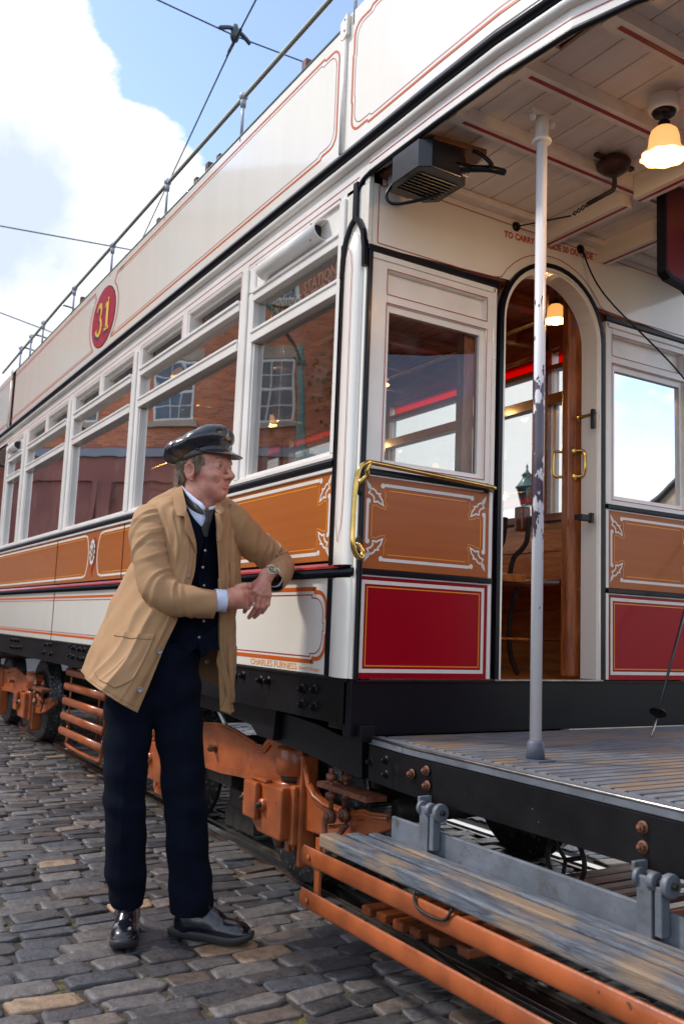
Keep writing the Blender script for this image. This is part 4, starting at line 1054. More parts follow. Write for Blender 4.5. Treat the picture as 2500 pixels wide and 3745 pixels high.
truck(0); truck(-4.9)
# far side frames kept plain
for dx in (0,-4.9):
    mb = MB(); mb.box(-2.7+dx,-.1+dx,Wd-.22,Wd-.19,.28,.52); mb.box(-1.75+dx,-1.45+dx,.22,Wd-.2,.30,.52); mb.box(-1.3+dx,-1.0+dx,.5,1.5,.25,.6); P('truck_bolster', mb, IRON, bevel=.01)
# black equaliser / brake rigging in front of the truck
mb = MB()
mb.prism([(-2.566,0.73),(-1.268,0.765),(-.69,0.763),(-.708,0.631),(-.857,0.634),(-.925,0.672),(-1.209,0.692),(-1.517,0.696),(-2.557,0.689)], .06, .09, 'xz')
P('truss_plate', mb, SOLE, bevel=.004)
mb = MB(); a = (-.747,0.757); b = (-.766,0.623); c = (-.052,0.575); d = (-.059,0.691)
mb.prism([a,(-.387,0.736),(-.188,0.711),(-.061,0.711),c,(-.184,0.582),(-.455,0.607),b], .09, .13, 'xz'); P('platform_support', mb, BLACK, bevel=.004)
mb = MB(); a = (-.095,0.774); b = (0.028,0.714); mb.box(a[0],b[0],.03,.09,b[1],a[1]); P('support_packing', mb, SOLE, bevel=.003)
mb = MB(); mb.tube([(.0,.12,.55),(.0,.12,.73)], .018, 10); 
for x in (.18,.62,1.2): mb.box(x-.03,x+.03,.35,1.6,.52,.60)
mb.box(.0,2.1,.45,.53,.50,.62); mb.box(.0,2.1,1.4,1.48,.50,.62); P('platform_underframe', mb, IRON)
mb = MB()
for x in (-.2,-2.9,-3.45,-4.0,-6.6): mb.box(x-.05,x+.05,.06,Wd-.06,.74,.88)
mb.box(XF,-.02,.3,.4,.74,.88); mb.box(XF,-.02,1.55,1.65,.74,.88); mb.box(XF,-.02,.06,Wd-.06,.885,.9); mb.box(-3.9,-2.9,.5,1.5,.45,.74)
P('underframe', mb, IRON)
mb = MB(); mb.tube([(-.25,.4,.40),(-.25,1.6,.40)], .05, 12); P('brake_shaft', mb, IRON)
mb = MB()
mb.tube(smooth_path([(-1.448,0.757)[:1]+(.08,)+(-1.448,0.757)[1:],(-1.347,0.711)[:1]+(.08,)+(-1.347,0.711)[1:],(-1.278,0.632)[:1]+(.10,)+(-1.278,0.632)[1:]],5), .012, 8)
P('cable_conduit', mb, mat('galvanised_pipe', (.35,.35,.34), .4, metal=.5, var=.3, vscale=20))
# handbrake wheel glimpsed under the platform
mb = MB(); c = (0.368,0.328); n = 20
mb.tube([(c[0]+.09*cos(2*pi*i/n),.7,c[1]+.09*sin(2*pi*i/n)) for i in range(n)], .009, 8, closed=True, caps=False)
for k in range(3): t = k*2*pi/3+.3; mb.tube([(c[0],.7,c[1]),(c[0]+.09*cos(t),.7,c[1]+.09*sin(t))], .008, 6)
P('coupling_wheel', mb, IRON)
# side lifeguard between the trucks (orange slats)
yl = .12
sl = [(-4.276,0.705),(-4.297,0.596),(-4.317,0.482),(-4.337,0.368),(-4.362,0.256)]
for x_,z_ in sl:
    b = MB(); b.tube([(x_,yl,z_),(-3.28,yl,z_)], .030, 12, flat=.6); P('side_lifeguard_slat', b, OCHRE)
mb = MB(); x_ = sl[0][0]+.05
mb.tube([(x_,yl+.02,.78),(x_,yl+.02,.25)], .008, 8); mb.tube(smooth_path([(x_-.005,yl+.02,.30),(x_,yl+.02,.20),(x_+.06,yl+.02,.155),(-3.45,yl+.02,.155),(-3.36,yl+.02,.19),(-3.33,yl+.02,.30)],5), .013, 8)
mb.tube([(-3.33,yl+.02,.28),(-3.33,yl+.02,.78)], .008, 8); mb.tube([(-3.62,yl+.06,.25),(-3.60,yl+.06,.78)], .007, 8)
P('side_lifeguard_frame', mb, OCHRE)
mb = MB(); c = sl[3]
for k in range(16):
    t = k/15; p_ = Vec((c[0]-.03-.12*t,.14+.02*t,.50-.25*t+.02*sin(9*t))); r_ = .014
    o_ = [(p_.x+r_*cos(a)*(1 if k%2 else .3), p_.y+r_*cos(a)*(.3 if k%2 else 1), p_.z+r_*1.3*sin(a)) for a in [i*pi/3 for i in range(6)]]
    mb.tube(o_, .0045, 6, closed=True, caps=False)
P('safety_chain', mb, IRON)
# track brake / shoe
mb = MB(); mb.box(-1.80,-1.45,.36,.42,.05,.16); mb.box(-1.72,-1.50,.34,.45,.16,.26); P('track_brake', mb, IRON, bevel=.01)
mb = MB(); mb.box(-6.65,-6.15,.34,.42,.05,.2); P('track_brake', mb, IRON, bevel=.01)

# ================================================================ surroundings
pole_ = thing('trekking_pole', (.305,1.235,.735), 'slim black walking pole leaning against the tram bulkhead on the platform', 'walking pole')
mb = MB(); a = Vec((.305,1.235,.735)); q_ = (1.631,1.246); b = a+(Vec((.16,q_[0],q_[1]))-a)*1.75
d_ = (b-a)
mb.tube([a+d_*.12,a+d_*.5,b], [.005,.0065,.008], 10); put('shaft', mb, mat('pole_black', (.02,.02,.028), .35, coat=.3), pole_)
mb = MB(); mb.tube([a,a+d_*.03,a+d_*.12], [.003,.005,.005], 8); put('tip', mb, STEEL, pole_)
mb = MB(); mb.lathe([(.006,.012),(.03,.002),(.034,-.004),(.006,.0)], a+d_*.105, d_, 20); put('basket', mb, BLACK, pole_)
mb = MB(); mb.tube([b,b+d_*.14],[.011,.014],10); put('grip', mb, BLACK, pole_)

# ---- ground
STONE = bpy.data.materials.new('granite_setts'); STONE.use_nodes = True
def _stone():
    N = STONE.node_tree.nodes; L = STONE.node_tree.links; b = N['Principled BSDF']
    g = N.new('ShaderNodeNewGeometry')
    r = N.new('ShaderNodeValToRGB'); e = r.color_ramp.elements; e[0].position = 0; e[0].color = (.040,.037,.038,1); e[1].position = 1; e[1].color = (.36,.23,.14,1)
    for p,c in ((.22,(.066,.061,.063)),(.42,(.060,.063,.074)),(.5,(.100,.091,.089)),(.72,(.145,.130,.124)),(.86,(.085,.062,.050)),(.962,(.16,.132,.117)),(.970,(.27,.19,.125))):
        k = e.new(p); k.color = (*c,1)
    L.new(g.outputs['Random Per Island'], r.inputs[0])
    tc = N.new('ShaderNodeTexCoord'); n = N.new('ShaderNodeTexNoise'); n.inputs['Scale'].default_value = 26; n.inputs['Detail'].default_value = 8; n.inputs['Roughness'].default_value = .7
    L.new(tc.outputs['Object'], n.inputs['Vector'])
    mr = N.new('ShaderNodeMapRange'); mr.inputs['From Min'].default_value = .3; mr.inputs['From Max'].default_value = .7; mr.inputs['To Min'].default_value = .6; mr.inputs['To Max'].default_value = 1.35
    L.new(n.outputs['Fac'], mr.inputs['Value'])
    mx = N.new('ShaderNodeMix'); mx.data_type = 'RGBA'; mx.blend_type = 'MULTIPLY'; mx.inputs['Factor'].default_value = 1
    L.new(r.outputs[0], mx.inputs['A']); L.new(mr.outputs[0], mx.inputs['B']); L.new(mx.outputs['Result'], b.inputs['Base Color'])
    n2 = N.new('ShaderNodeTexNoise'); n2.inputs['Scale'].default_value = 55; n2.inputs['Detail'].default_value = 8; n2.inputs['Roughness'].default_value = .65
    L.new(tc.outputs['Object'], n2.inputs['Vector'])
    bp = N.new('ShaderNodeBump'); bp.inputs['Strength'].default_value = .7; bp.inputs['Distance'].default_value = .008
    L.new(n2.outputs['Fac'], bp.inputs['Height']); L.new(bp.outputs[0], b.inputs['Normal'])
    m2 = N.new('ShaderNodeMapRange'); m2.inputs['To Min'].default_value = .20; m2.inputs['To Max'].default_value = .58; L.new(n.outputs['Fac'], m2.inputs['Value']); L.new(m2.outputs[0], b.inputs['Roughness'])
_stone()
DIRT = mat('joint_dirt', (.060,.046,.036), .85, rgb2=(.030,.024,.020), vscale=5, bump=.8, bscale=90, spots=(.10,.085,.02), spot_t=.60, sscale=9)
mb = MB(); mb.add([(-220,-220,-.014),(220,-220,-.014),(220,220,-.014),(-220,220,-.014)], [(0,1,2,3)], False)
g_ = put('street_ground', mb, mat('distant_setts', (.10,.09,.088), .7, rgb2=(.055,.048,.046), vscale=4, bump=.8, bscale=12, stretch=(1,1,1)), None); tag(g_, kind='structure')
mb = MB(); mb.add([(-15,-5.2,-.0055),(3.2,-5.2,-.0055),(3.2,2.6,-.0055),(-15,2.6,-.0055)], [(0,1,2,3)], False)
g_ = put('setts_bed', mb, DIRT, None); tag(g_, kind='structure')
rnd = random.Random(3)
mb = MB()
def sett(cx, cy, lx, ly, ang):
    n = 12; rings = ((1.0,-.012),(1.0,.0005),(.965,.0036),(.82,.0046)); tx = rnd.uniform(-.05,.05); ty = rnd.uniform(-.04,.04); h = rnd.uniform(-.003,.004)
    rr = [rnd.uniform(.86,1.04) for _ in range(n)]; bumpy = [rnd.uniform(-.0035,.0035) for _ in range(n)]
    ca, sa = cos(ang), sin(ang); vs = []
    for k,(s_,z) in enumerate(rings):
        for j in range(n):
            t = 2*pi*j/n+.26; c_, s2 = cos(t), sin(t); e = .26
            x = abs(c_)**e*(1 if c_ > 0 else -1)*lx/2*s_*rr[j]; y = abs(s2)**e*(1 if s2 > 0 else -1)*ly/2*s_*rr[(j*5)%n]
            if k: zz = z+h+x*tx+y*ty+bumpy[j]*(1 if k > 1 else 0)
            else: zz = -.014
            vs.append((cx+x*ca-y*sa, cy+x*sa+y*ca, zz))
    vs.append((cx,cy,.0054+h+rnd.uniform(-.003,.003)))
    fs = [(i*n+j,i*n+(j+1)%n,(i+1)*n+(j+1)%n,(i+1)*n+j) for i in range(3) for j in range(n)]+[(3*n+j,3*n+(j+1)%n,4*n) for j in range(n)]
    mb.add(vs, fs, True)
x = -13.5; row = 0
while x < 3.0:
    w = rnd.uniform(.080,.110); y = -4.9+rnd.uniform(0,.2)
    if x < -9: ylim = -3.2
    wob_ = rnd.uniform(-.01,.01)
    while y < 2.5:
        l = rnd.uniform(.15,.255)
        yc = y+l/2; xx = x+w/2+.02*sin(yc*1.7+x*.3)+.012*sin(yc*4.1+row)
        if not (.27 < yc < .44 or 1.67 < yc < 1.86) and yc > -2.75+.105*(2.77-x) :
            sett(xx, yc, w-.004, l-.005, rnd.uniform(-.07,.07)+.02*cos(yc*1.7))
        y += l
    x += w; row += 1
g_ = put('cobbled_street', mb, STONE, None); tag(g_, kind='structure')
RAILM = mat('rail_steel', (.20,.17,.15), .35, metal=.8, rgb2=(.10,.07,.05), vscale=9, bump=.1, bscale=60)
SHINE = mat('polished_rail_head', (.55,.53,.50), .18, metal=1, var=.2, vscale=9)
for i,(y0,lab) in enumerate(((.315,'steel tram rail in the setts under the near wheels, on the man\'s side'),(1.735,'steel tram rail under the far wheels of the tram'))):
    s = 1 if i == 0 else -1
    mb = MB(); yy = lambda a,b: tuple(sorted((y0+s*a,y0+s*b)))
    mb.box(-60,25,*yy(-.035,-.012),-.02,.008); mb.m = 1; mb.box(-60,25,*yy(-.012,.042),-.02,.012); mb.m = 2; mb.box(-60,25,*yy(.042,.078),-.03,-.012); mb.m = 0; mb.box(-60,25,*yy(.078,.105),-.02,.009)
    r_ = put('tram_rail', mb, [RAILM,SHINE,DARKIN], None, bevel=.002); tag(r_, lab, 'rail', 'rails of the tram track')

# ---- overhead line
WIRE = mat('copper_wire', (.05,.07,.09), .4)
def wire(name, pts, r, lab, parent=None):
    mb = MB(); mb.tube(pts, r, 8); o = put(name, mb, WIRE, parent); 
    if lab: tag(o, lab, 'wire')
    return o
Hw = 6.4
c_ = (-4.28,1.189)
hub = Vec((c_[0],c_[1],Hw))
dn_ = (-3.568,1.248); up_ = (-9.723,2.047)
d_ = (Vec((up_[0],up_[1],Hw))-Vec((dn_[0],dn_[1],Hw))).normalized()
wire('trolley_wire', [hub-d_*9,hub,Vec((up_[0],up_[1],Hw)),hub+d_*40], .008, 'trolley wire running along above the tram from the crossing fitting')
l_ = (-4.339,0.258); r2 = (-4.383,1.875)
wire('span_wire', [Vec((l_[0],l_[1],6.5))+(Vec((l_[0],l_[1],6.5))-hub).normalized()*12, hub+Vec((0,0,.05)), Vec((r2[0],r2[1],6.5))+(Vec((r2[0],r2[1],6.5))-hub).normalized()*12], .007, 'span wire crossing high over the trolley wire, upper middle')
h_ = thing('wire_hanger', tuple(hub), 'dark cast hanger joining the span wire and the trolley wire', 'wire fitting')
sd = (Vec((r2[0],r2[1],6.5))-hub).normalized(); sd.z = 0
mb = MB(); mb.tube(smooth_path([hub-sd*.17+Vec((0,0,.05)),hub-sd*.07+Vec((0,0,.10)),hub+Vec((0,0,.11)),hub+sd*.07+Vec((0,0,.10)),hub+sd*.17+Vec((0,0,.05))],5), .02, 8); put('yoke', mb, WIRE, h_)
mb = MB(); mb.lathe([(.03,.0),(.045,.04),(.04,.10),(.02,.16),(.001,.17)], hub, n=16); put('insulator', mb, WIRE, h_)
mb = MB(); mb.tube([hub-d_*.25,hub+d_*.25], [.008,.008], 8); mb.tube([hub-d_*.18,hub+d_*.18], .016, 8); put('ear', mb, WIRE, h_)
p1 = (-9.236,0.099); p2 = (-8.977,1.502)
wire('span_wire', [Vec((p1[0],p1[1],6.2))+(Vec((p1[0],p1[1],6.2))-Vec((p2[0],p2[1],6.2)))*3, (p1[0],p1[1],6.2),(p2[0],p2[1],6.2), Vec((p2[0],p2[1],6.2))+(Vec((p2[0],p2[1],6.2))-Vec((p1[0],p1[1],6.2)))*2], .009, 'span wire low in the sky left of the handrail, nearer one')
p1 = (-12.815,0.776); p2 = (-13.214,1.548)
wire('span_wire', [Vec((p1[0],p1[1],6.2))+(Vec((p1[0],p1[1],6.2))-Vec((p2[0],p2[1],6.2)))*3, (p1[0],p1[1],6.2),(p2[0],p2[1],6.2), Vec((p2[0],p2[1],6.2))+(Vec((p2[0],p2[1],6.2))-Vec((p1[0],p1[1],6.2)))*2], .010, 'farthest span wire, lowest in the sky at the left edge')

# ---- brick building across the street, seen mirrored in the tram windows
BRICK = bpy.data.materials.new('red_brick'); BRICK.use_nodes = True
def _brick():
    N = BRICK.node_tree.nodes; L = BRICK.node_tree.links; b = N['Principled BSDF']; b.inputs['Roughness'].default_value = .85
    tc = N.new('ShaderNodeTexCoord'); t = N.new('ShaderNodeTexBrick'); t.inputs['Scale'].default_value = 1
    t.inputs['Color1'].default_value = (.60,.155,.05,1); t.inputs['Color2'].default_value = (.33,.075,.032,1); t.inputs['Mortar'].default_value = (.32,.21,.15,1)
    t.inputs['Brick Width'].default_value = .26; t.inputs['Row Height'].default_value = .085; t.inputs['Mortar Size'].default_value = .012; t.inputs['Bias'].default_value = -.1
    L.new(tc.outputs['UV'], t.inputs['Vector']); L.new(t.outputs['Color'], b.inputs['Base Color'])
_brick()
SAND = mat('sandstone', (.36,.29,.22), .8, var=.25, vscale=1.5, bump=.3, bscale=20)
REDST = mat('red_sandstone', (.24,.07,.055), .6, var=.25, vscale=.8, bump=.2, bscale=12)
SLATE = mat('slate_roof', (.06,.06,.068), .6, var=.3, vscale=3, stretch=(1,1,6))
SASH = mat('sash_paint', (.62,.62,.6), .5)
PGL = mat('building_glass', (.02,.03,.045), .04, spec=.8)
def uvbox(name, o, u, n, w, h, t, z0, m, parent, scale=1.):
    """upright slab: origin o (2D), direction u along, outward normal n"""
    me = bpy.data.meshes.new(name); vs = []
    O3 = Vec(parent['org'])
    for a,b in ((0,0),(w,0),(w,-t),(0,-t)):
        for z in (z0,z0+h): vs.append(Vec((o[0]+u[0]*a+n[0]*b, o[1]+u[1]*a+n[1]*b, z))-O3)
    fs = [(0,2,3,1),(2,4,5,3),(4,6,7,5),(6,0,1,7),(1,3,5,7),(0,6,4,2)]
    me.from_pydata(vs, [], fs); uv = me.uv_layers.new(name='UVMap')
    dims = [w,t,w,t]
    for i,p in enumerate(me.polygons):
        W_ = dims[i] if i < 4 else w
        cs = [(0,0),(W_,0),(W_,h),(0,h)]
        for li,c in zip(p.loop_indices, cs): uv.data[li].uv = c
    return link(name, me, m, parent)
def building(org, ang, w, storeys, lab, cat='building', ground='arcade', depth=8, wall=None, grp=None, cols=None, h0=4.6, hs=3.4):
    """a terrace front: org its left foot seen from the street, ang heading of the front"""
    u = (cos(ang), sin(ang)); n = (u[1], -u[0])
    B = thing('brick_building', (org[0],org[1],0), lab, cat, grp)
    wallm = wall or BRICK
    P3 = lambda a,b,z: (org[0]+u[0]*a+n[0]*b, org[1]+u[1]*a+n[1]*b, z)
    H = h0+hs*storeys
    uvbox('wall', org, u, n, w, H-h0, depth, h0, wallm, B)
    uvbox('ground_storey', org, u, n, w, h0, depth, 0, REDST, B)
    def slab(name, a0,a1,b0,b1,z0,z1,m,par=None):
        mb = MB(); vs = [P3(a,b,z) for z in (z0,z1) for a,b in ((a0,b0),(a1,b0),(a1,b1),(a0,b1))]
        mb.add(vs, [(0,3,2,1),(4,5,6,7),(0,1,5,4),(1,2,6,5),(2,3,7,6),(3,0,4,7)], False); return put(name, mb, m, par or B)
    slab('string_course', -.05,w+.05,0,.22,h0-.35,h0-.10,mat('blue_grey_stone', (.20,.21,.25), .6))
    slab('cornice', -.1,w+.1,0,.35,H-.25,H,SAND); slab('fascia_band', 0,w,0,.12,h0-1.1,h0-.36,REDST)
    # roof
    mb = MB(); vs = [P3(-.1,.3,H),P3(w+.1,.3,H),P3(w+.1,-depth,H),P3(-.1,-depth,H),P3(1.2,-depth/2,H+3),P3(w-1.2,-depth/2,H+3)]
    mb.add(vs, [(0,1,5,4),(2,3,4,5),(1,2,5),(3,0,4)], False); rf = put('roof', mb, SLATE, B)
    for a in (1.5,w-1.5):
        slabn = slab('chimney', a-.5,a+.5,-depth/2-.4,-depth/2+.4,H+1.5,H+4.2,wallm,rf)
    ncol = cols or int(w//3)
    for s_ in range(storeys):
        for c in range(ncol):
            a = (c+.5)*w/ncol; z = h0+hs*s_+.75
            fr = slab('window', a-.62,a+.62,-.02,.03,z,z+1.9,SASH)
            for i in range(2):
                slab('pane', a-.54,a+.54,.0+.012*i,.034+.006*i,z+.08+i*.92,z+.90+i*.92,PGL,fr)
            mb = MB()
            for k in (-.18,.18):
                vs = [P3(a+k+dx,b,zz) for zz in (z+.08,z+1.82) for dx,b in ((-.012,.03),(.012,.03),(.012,.05),(-.012,.05))]
                mb.add(vs, [(0,3,2,1),(4,5,6,7),(0,1,5,4),(1,2,6,5),(2,3,7,6),(3,0,4,7)], False)
            for k in (.48,.93,1.40):
                vs = [P3(a+dx,b,z+k+zz) for zz in (-.014,.014) for dx,b in ((-.56,.03),(.56,.03),(.56,.052),(-.56,.052))]
                mb.add(vs, [(0,3,2,1),(4,5,6,7),(0,1,5,4),(1,2,6,5),(2,3,7,6),(3,0,4,7)], False)
            put('glazing_bars', mb, SASH, fr)
            slab('sill', a-.8,a+.8,0,.14,z-.18,z,SAND); slab('lintel', a-.85,a+.85,0,.05,z+1.92,z+2.3,SAND)
    # ground floor openings: tall arched doorways with glazing
    for c in range(max(1,ncol-1)):
        a = (c+.7)*w/ncol
        pts = [(a-1.1,.3)]+[(a+x,z) for x,z in arc(0,2.3,1.1,180,0,12)]+[(a+1.1,.3)]
        mb = MB(); vs = [P3(p,.02,z) for p,z in pts]; mb.add(vs, [tuple(range(len(vs)))], False); dw = put('arched_opening', mb, PGL, B)
        mb = MB()
        for (p0,q0),(p1,q1) in zip(pts,pts[1:]): mb.bar(P3(p0,.06,q0),P3(p1,.06,q1),.16,.12,(n[0],n[1],0))
        mb.bar(P3(a,.06,.3),P3(a,.06,3.3),.07,.05,(n[0],n[1],0)); mb.bar(P3(a-1.1,.06,2.3),P3(a+1.1,.06,2.3),.08,.05)
        put('arch_frame', mb, REDST, dw)
        for sx in (-1.65,1.65): slab('pilaster', a+sx-.22,a+sx+.22,0,.14,0,h0-1.1,REDST)
    return B
building((-22.6+.673*13.95, -7.5-.74*13.95), math.atan2(.74,-.673), 21.7, 2, 'red brick building with sash windows over dark sandstone, mirrored in the tram windows', cols=7, h0=6.35, hs=3.75, depth=6)
# a stone gable house beyond the platform, mirrored in the end window
def gable_house(x0,x1,y0,y1,h,ridge,lab,wallm,axis='x',grp=None,name='stone_house',chims=(0.2,.8)):
    B = thing(name, ((x0+x1)/2,(y0+y1)/2,0), lab, 'house', grp)
    mb = MB(); mb.box(x0,x1,y0,y1,0,h)
    if axis == 'x':
        for x in (x0,x1): mb.add([(x,y0,h),(x,y1,h),(x,(y0+y1)/2,ridge)],[(0,1,2)],False)
    else:
        for y in (y0,y1): mb.add([(x0,y,h),(x1,y,h),((x0+x1)/2,y,ridge)],[(0,1,2)],False)
    put('wall', mb, wallm, B)
    mb = MB(); e = .3
    if axis == 'x': mb.add([(x0-e,y0-e,h-.15),(x1+e,y0-e,h-.15),(x1+e,(y0+y1)/2,ridge+.1),(x0-e,(y0+y1)/2,ridge+.1),(x0-e,y1+e,h-.15),(x1+e,y1+e,h-.15)],[(0,1,2,3),(3,2,5,4)],False)
    else: mb.add([(x0-e,y0-e,h-.15),(x0-e,y1+e,h-.15),((x0+x1)/2,y1+e,ridge+.1),((x0+x1)/2,y0-e,ridge+.1),(x1+e,y0-e,h-.15),(x1+e,y1+e,h-.15)],[(0,1,2,3),(3,2,5,4)],False)
    rf = put('roof', mb, SLATE, B, solid=.12)
    for c in chims:
        x = x0+(x1-x0)*c; y = (y0+y1)/2
        mb = MB(); mb.box(x-.45,x+.45,y-.35,y+.35,ridge-1,ridge+1.5); mb.box(x-.52,x+.52,y-.42,y+.42,ridge+1.35,ridge+1.6)
        for k in (-.22,.22): mb.tube([(x+k,y,ridge+1.6),(x+k,y,ridge+2.1)],.13,10)
        put('chimney', mb, wallm, rf)
    nx = max(2,int((x1-x0)/2.6))
    for fl in range(max(1,int(h//3.0))):
        for i in range(nx):
            for yy,s_ in ((y0,-1),(y1,1)):
                xc = x0+(i+.5)*(x1-x0)/nx; z = 1.0+fl*3.0
                mb = MB(); mb.box(xc-.5,xc+.5,yy,yy+s_*.05,z,z+1.6); w_ = put('window', mb, SASH, B); mb = MB()
                for k in (0,1):
                    for j in (0,1): mb.box(xc-.44+j*.46,xc-.02+j*.46,yy+s_*.05,yy+s_*.056,z+.06+k*.78,z+.74+k*.78)
                put('pane', mb, PGL, w_)
    return B
gable_house(14,19,24.2,29,5.6,7.0,'sandstone house with one chimney beyond the platform end of the tram', SAND, 'y', chims=(.2,))
gable_house(-50,-33,3.6,13,6.2,9.6,'distant house with a dark roof showing above the tram handrail at the far left', BRICK2 if 'BRICK2' in globals() else mat('plain_brick', (.28,.085,.05), .85, var=.4, vscale=8, stretch=(1,1,5)), 'x', name='brick_house', chims=())
gable_house(-52,-40,16,30,6.2,9.5,'white rendered house seen low through the far tram windows', mat('white_render', (.70,.68,.64), .8, var=.1, vscale=2), 'x', name='rendered_house')
# tree seen through the far windows
LEAF = mat('leaf_green', (.10,.15,.035), .6, rgb2=(.045,.085,.02), vscale=2.5)
BARK = mat('bark', (.09,.065,.045), .9, var=.4, vscale=12, bump=.6, bscale=20)
def tree(x, y, h, r, lab, seed, n=2600, leaf=.16, m=LEAF, grp='trees beyond the tram'):
    rn = random.Random(seed); T_ = thing('birch_tree', (x,y,0), lab, 'tree', grp)
    mb = MB(); mb.tube(smooth_path([(x,y,0),(x+.1,y,h*.35),(x-.08,y+.1,h*.65),(x,y,h*.95)],5), [.16-.13*i/15 for i in range(16)], 10)
    cl = []
    for i in range(26):
        z = h*(.30+.66*i/26); a = i*2.4; L_1 = r*(1.05-.75*abs((i/26)-.3))*rn.uniform(.6,1.1)
        e = Vec((x+L_1*cos(a),y+L_1*sin(a),z+L_1*.35)); mb.tube([(x,y,z-.3),Vec((x,y,z)).lerp(e,.5)+Vec((0,0,.1)),e], [.05,.03,.012], 6)
        for t in (.5,.8,1.05): cl.append((Vec((x,y,z)).lerp(e,t), r*.24*rn.uniform(.6,1.2)))
    put('trunk', mb, BARK, T_)
    mb = MB()
    for i in range(n):
        c,cr = rn.choice(cl); d = Vec((rn.gauss(0,1),rn.gauss(0,1),rn.gauss(0,.8)))*cr*.7; p = c+d; s = leaf*rn.uniform(.5,1.2)
        a = Vec((rn.uniform(-1,1),rn.uniform(-1,1),rn.uniform(-1,.4))).normalized(); b_ = a.orthogonal().normalized(); 
        mb.add([p-a*s*.5,p+b_*s*.28,p+a*s*.6,p-b_*s*.28], [(0,1,2,3)], False)
    put('crown', mb, m, T_)
    return T_
tx = (-38.82,5.802)
tree(tx[0]-.3, 11, 6.3, 1.9, 'slender birch seen through the third saloon window, leaves against white sky', 4)
tx = (-77.72,9.514)
tree(tx[0], 16, 7.0, 2.6, 'bushy tree seen through the fourth saloon window, beyond the tram', 9)
tree(-7, 24, 5.0, 2.4, 'low tree far beyond the tram, behind the street lamp', 12)
# ivy and green post across the street, mirrored in the first window
gp = thing('green_post', (-19.0+.0,-9.9,0), 'tall green cast-iron traction post standing before the brick building', 'post')
mb = MB(); mb.lathe([(.26,0),(.26,.5),(.18,.7),(.14,1.5),(.11,9.0),(.05,9.1)], (-19.0,-9.9,0), n=20); put('shaft', mb, mat('post_green', (.06,.17,.13), .4, coat=.3), gp)
mb = MB(); mb.tube([(-19,-9.9,8.6),(-16,-7.4,8.8)], .05, 8); mb.lathe([(.14,-.15),(.19,0),(.14,.15)], (-19,-9.9,8.6), n=16); put('bracket_arm', mb, MATS['post_green'], gp)
iv = random.Random(5); mb = MB()
IVY = mat('ivy_leaf', (.30,.26,.03), .5, rgb2=(.09,.11,.02), vscale=3)
for i in range(5200):
    s_ = iv.gauss(6.3,.75); z = iv.uniform(1.0,10.5); s_ += .35*sin(z*1.3)
    px_ = -22.6+.673*s_+.74*.12; py_ = -7.5-.74*s_+.673*.12
    p = Vec((px_,py_,z))+Vec((.74,.673,0))*iv.uniform(0,.45); a = Vec((iv.uniform(-1,1),iv.uniform(-1,1),iv.uniform(-1,1))).normalized(); b_ = a.orthogonal().normalized(); s = iv.uniform(.08,.2)
    mb.add([p-a*s*.5,p+b_*s*.4,p+a*s*.5,p-b_*s*.4], [(0,1,2,3)], False)
o = put('ivy', mb, IVY, None); tag(o, 'yellow green ivy climbing the brick building beside the green post', 'climbing plant')

# street lamp beyond the doorway
lx, lz = (-7.674,3.364)
SL = thing('street_lamp', (lx,8,0), 'green cast-iron gas lamp with a glass lantern seen through the open tram door', 'street lamp')
LG = mat('lamp_green', (.05,.13,.13), .4, coat=.2)
mb = MB(); mb.lathe([(.22,0),(.22,.3),(.12,.5),(.08,.9),(.055,1.6),(.035,lz-.55),(.05,lz-.52),(.03,lz-.48),(.022,lz-.28)], (lx,8,0), n=16)
mb.tube([(lx-.16,8,lz-.62),(lx+.16,8,lz-.62)], .018, 8); put('lamp_post', mb, LG, SL)
mb = MB(); zb, zt = lz-.21, lz+.08
for k in range(4):
    a = pi/4+k*pi/2; mb.tube([(lx+.08*cos(a),8+.08*sin(a),zb),(lx+.155*cos(a),8+.155*sin(a),zt)], .014, 6)
for r,z in ((.08,zb),(.155,zt)):
    mb.tube([(lx+r*cos(pi/4+k*pi/2),8+r*sin(pi/4+k*pi/2),z) for k in range(4)], .016, 6, closed=True, caps=False)
mb.tube(smooth_path([(lx-.08,8,zb-.01),(lx-.04,8,zb-.07),(lx,8,zb-.09)],3), .012, 6); mb.tube(smooth_path([(lx+.08,8,zb-.01),(lx+.04,8,zb-.07),(lx,8,zb-.09)],3), .012, 6)
mb.lathe([(.185,zt-.012-lz),(.16,zt+.018-lz),(.075,zt+.135-lz),(.075,zt+.185-lz),(.092,zt+.19-lz),(.03,zt+.25-lz),(.012,zt+.30-lz),(.021,zt+.33-lz),(.001,zt+.385-lz)], (lx,8,lz), n=20)
ln = put('lantern', mb, LG, SL)
mb = MB()
for k in range(4):
    a = pi/4+k*pi/2; b = a+pi/2; mb.add([(lx+.078*cos(a),8+.078*sin(a),zb),(lx+.078*cos(b),8+.078*sin(b),zb),(lx+.152*cos(b),8+.152*sin(b),zt),(lx+.152*cos(a),8+.152*sin(a),zt)],[(0,1,2,3)],False)
put('lantern_glass', mb, GLASS, ln)

# ================================================================ the man
import numpy as np
RH = Vec((.5235,.852,0)); FH = Vec((-.852,.5235,0)); UP = Vec((0,0,1))
PO = Vec((-.42,-.50,0))
MAN = thing('person', tuple(PO), 'man in black leather cap, tan coat, navy waistcoat and trousers, leaning on the tram', 'person')

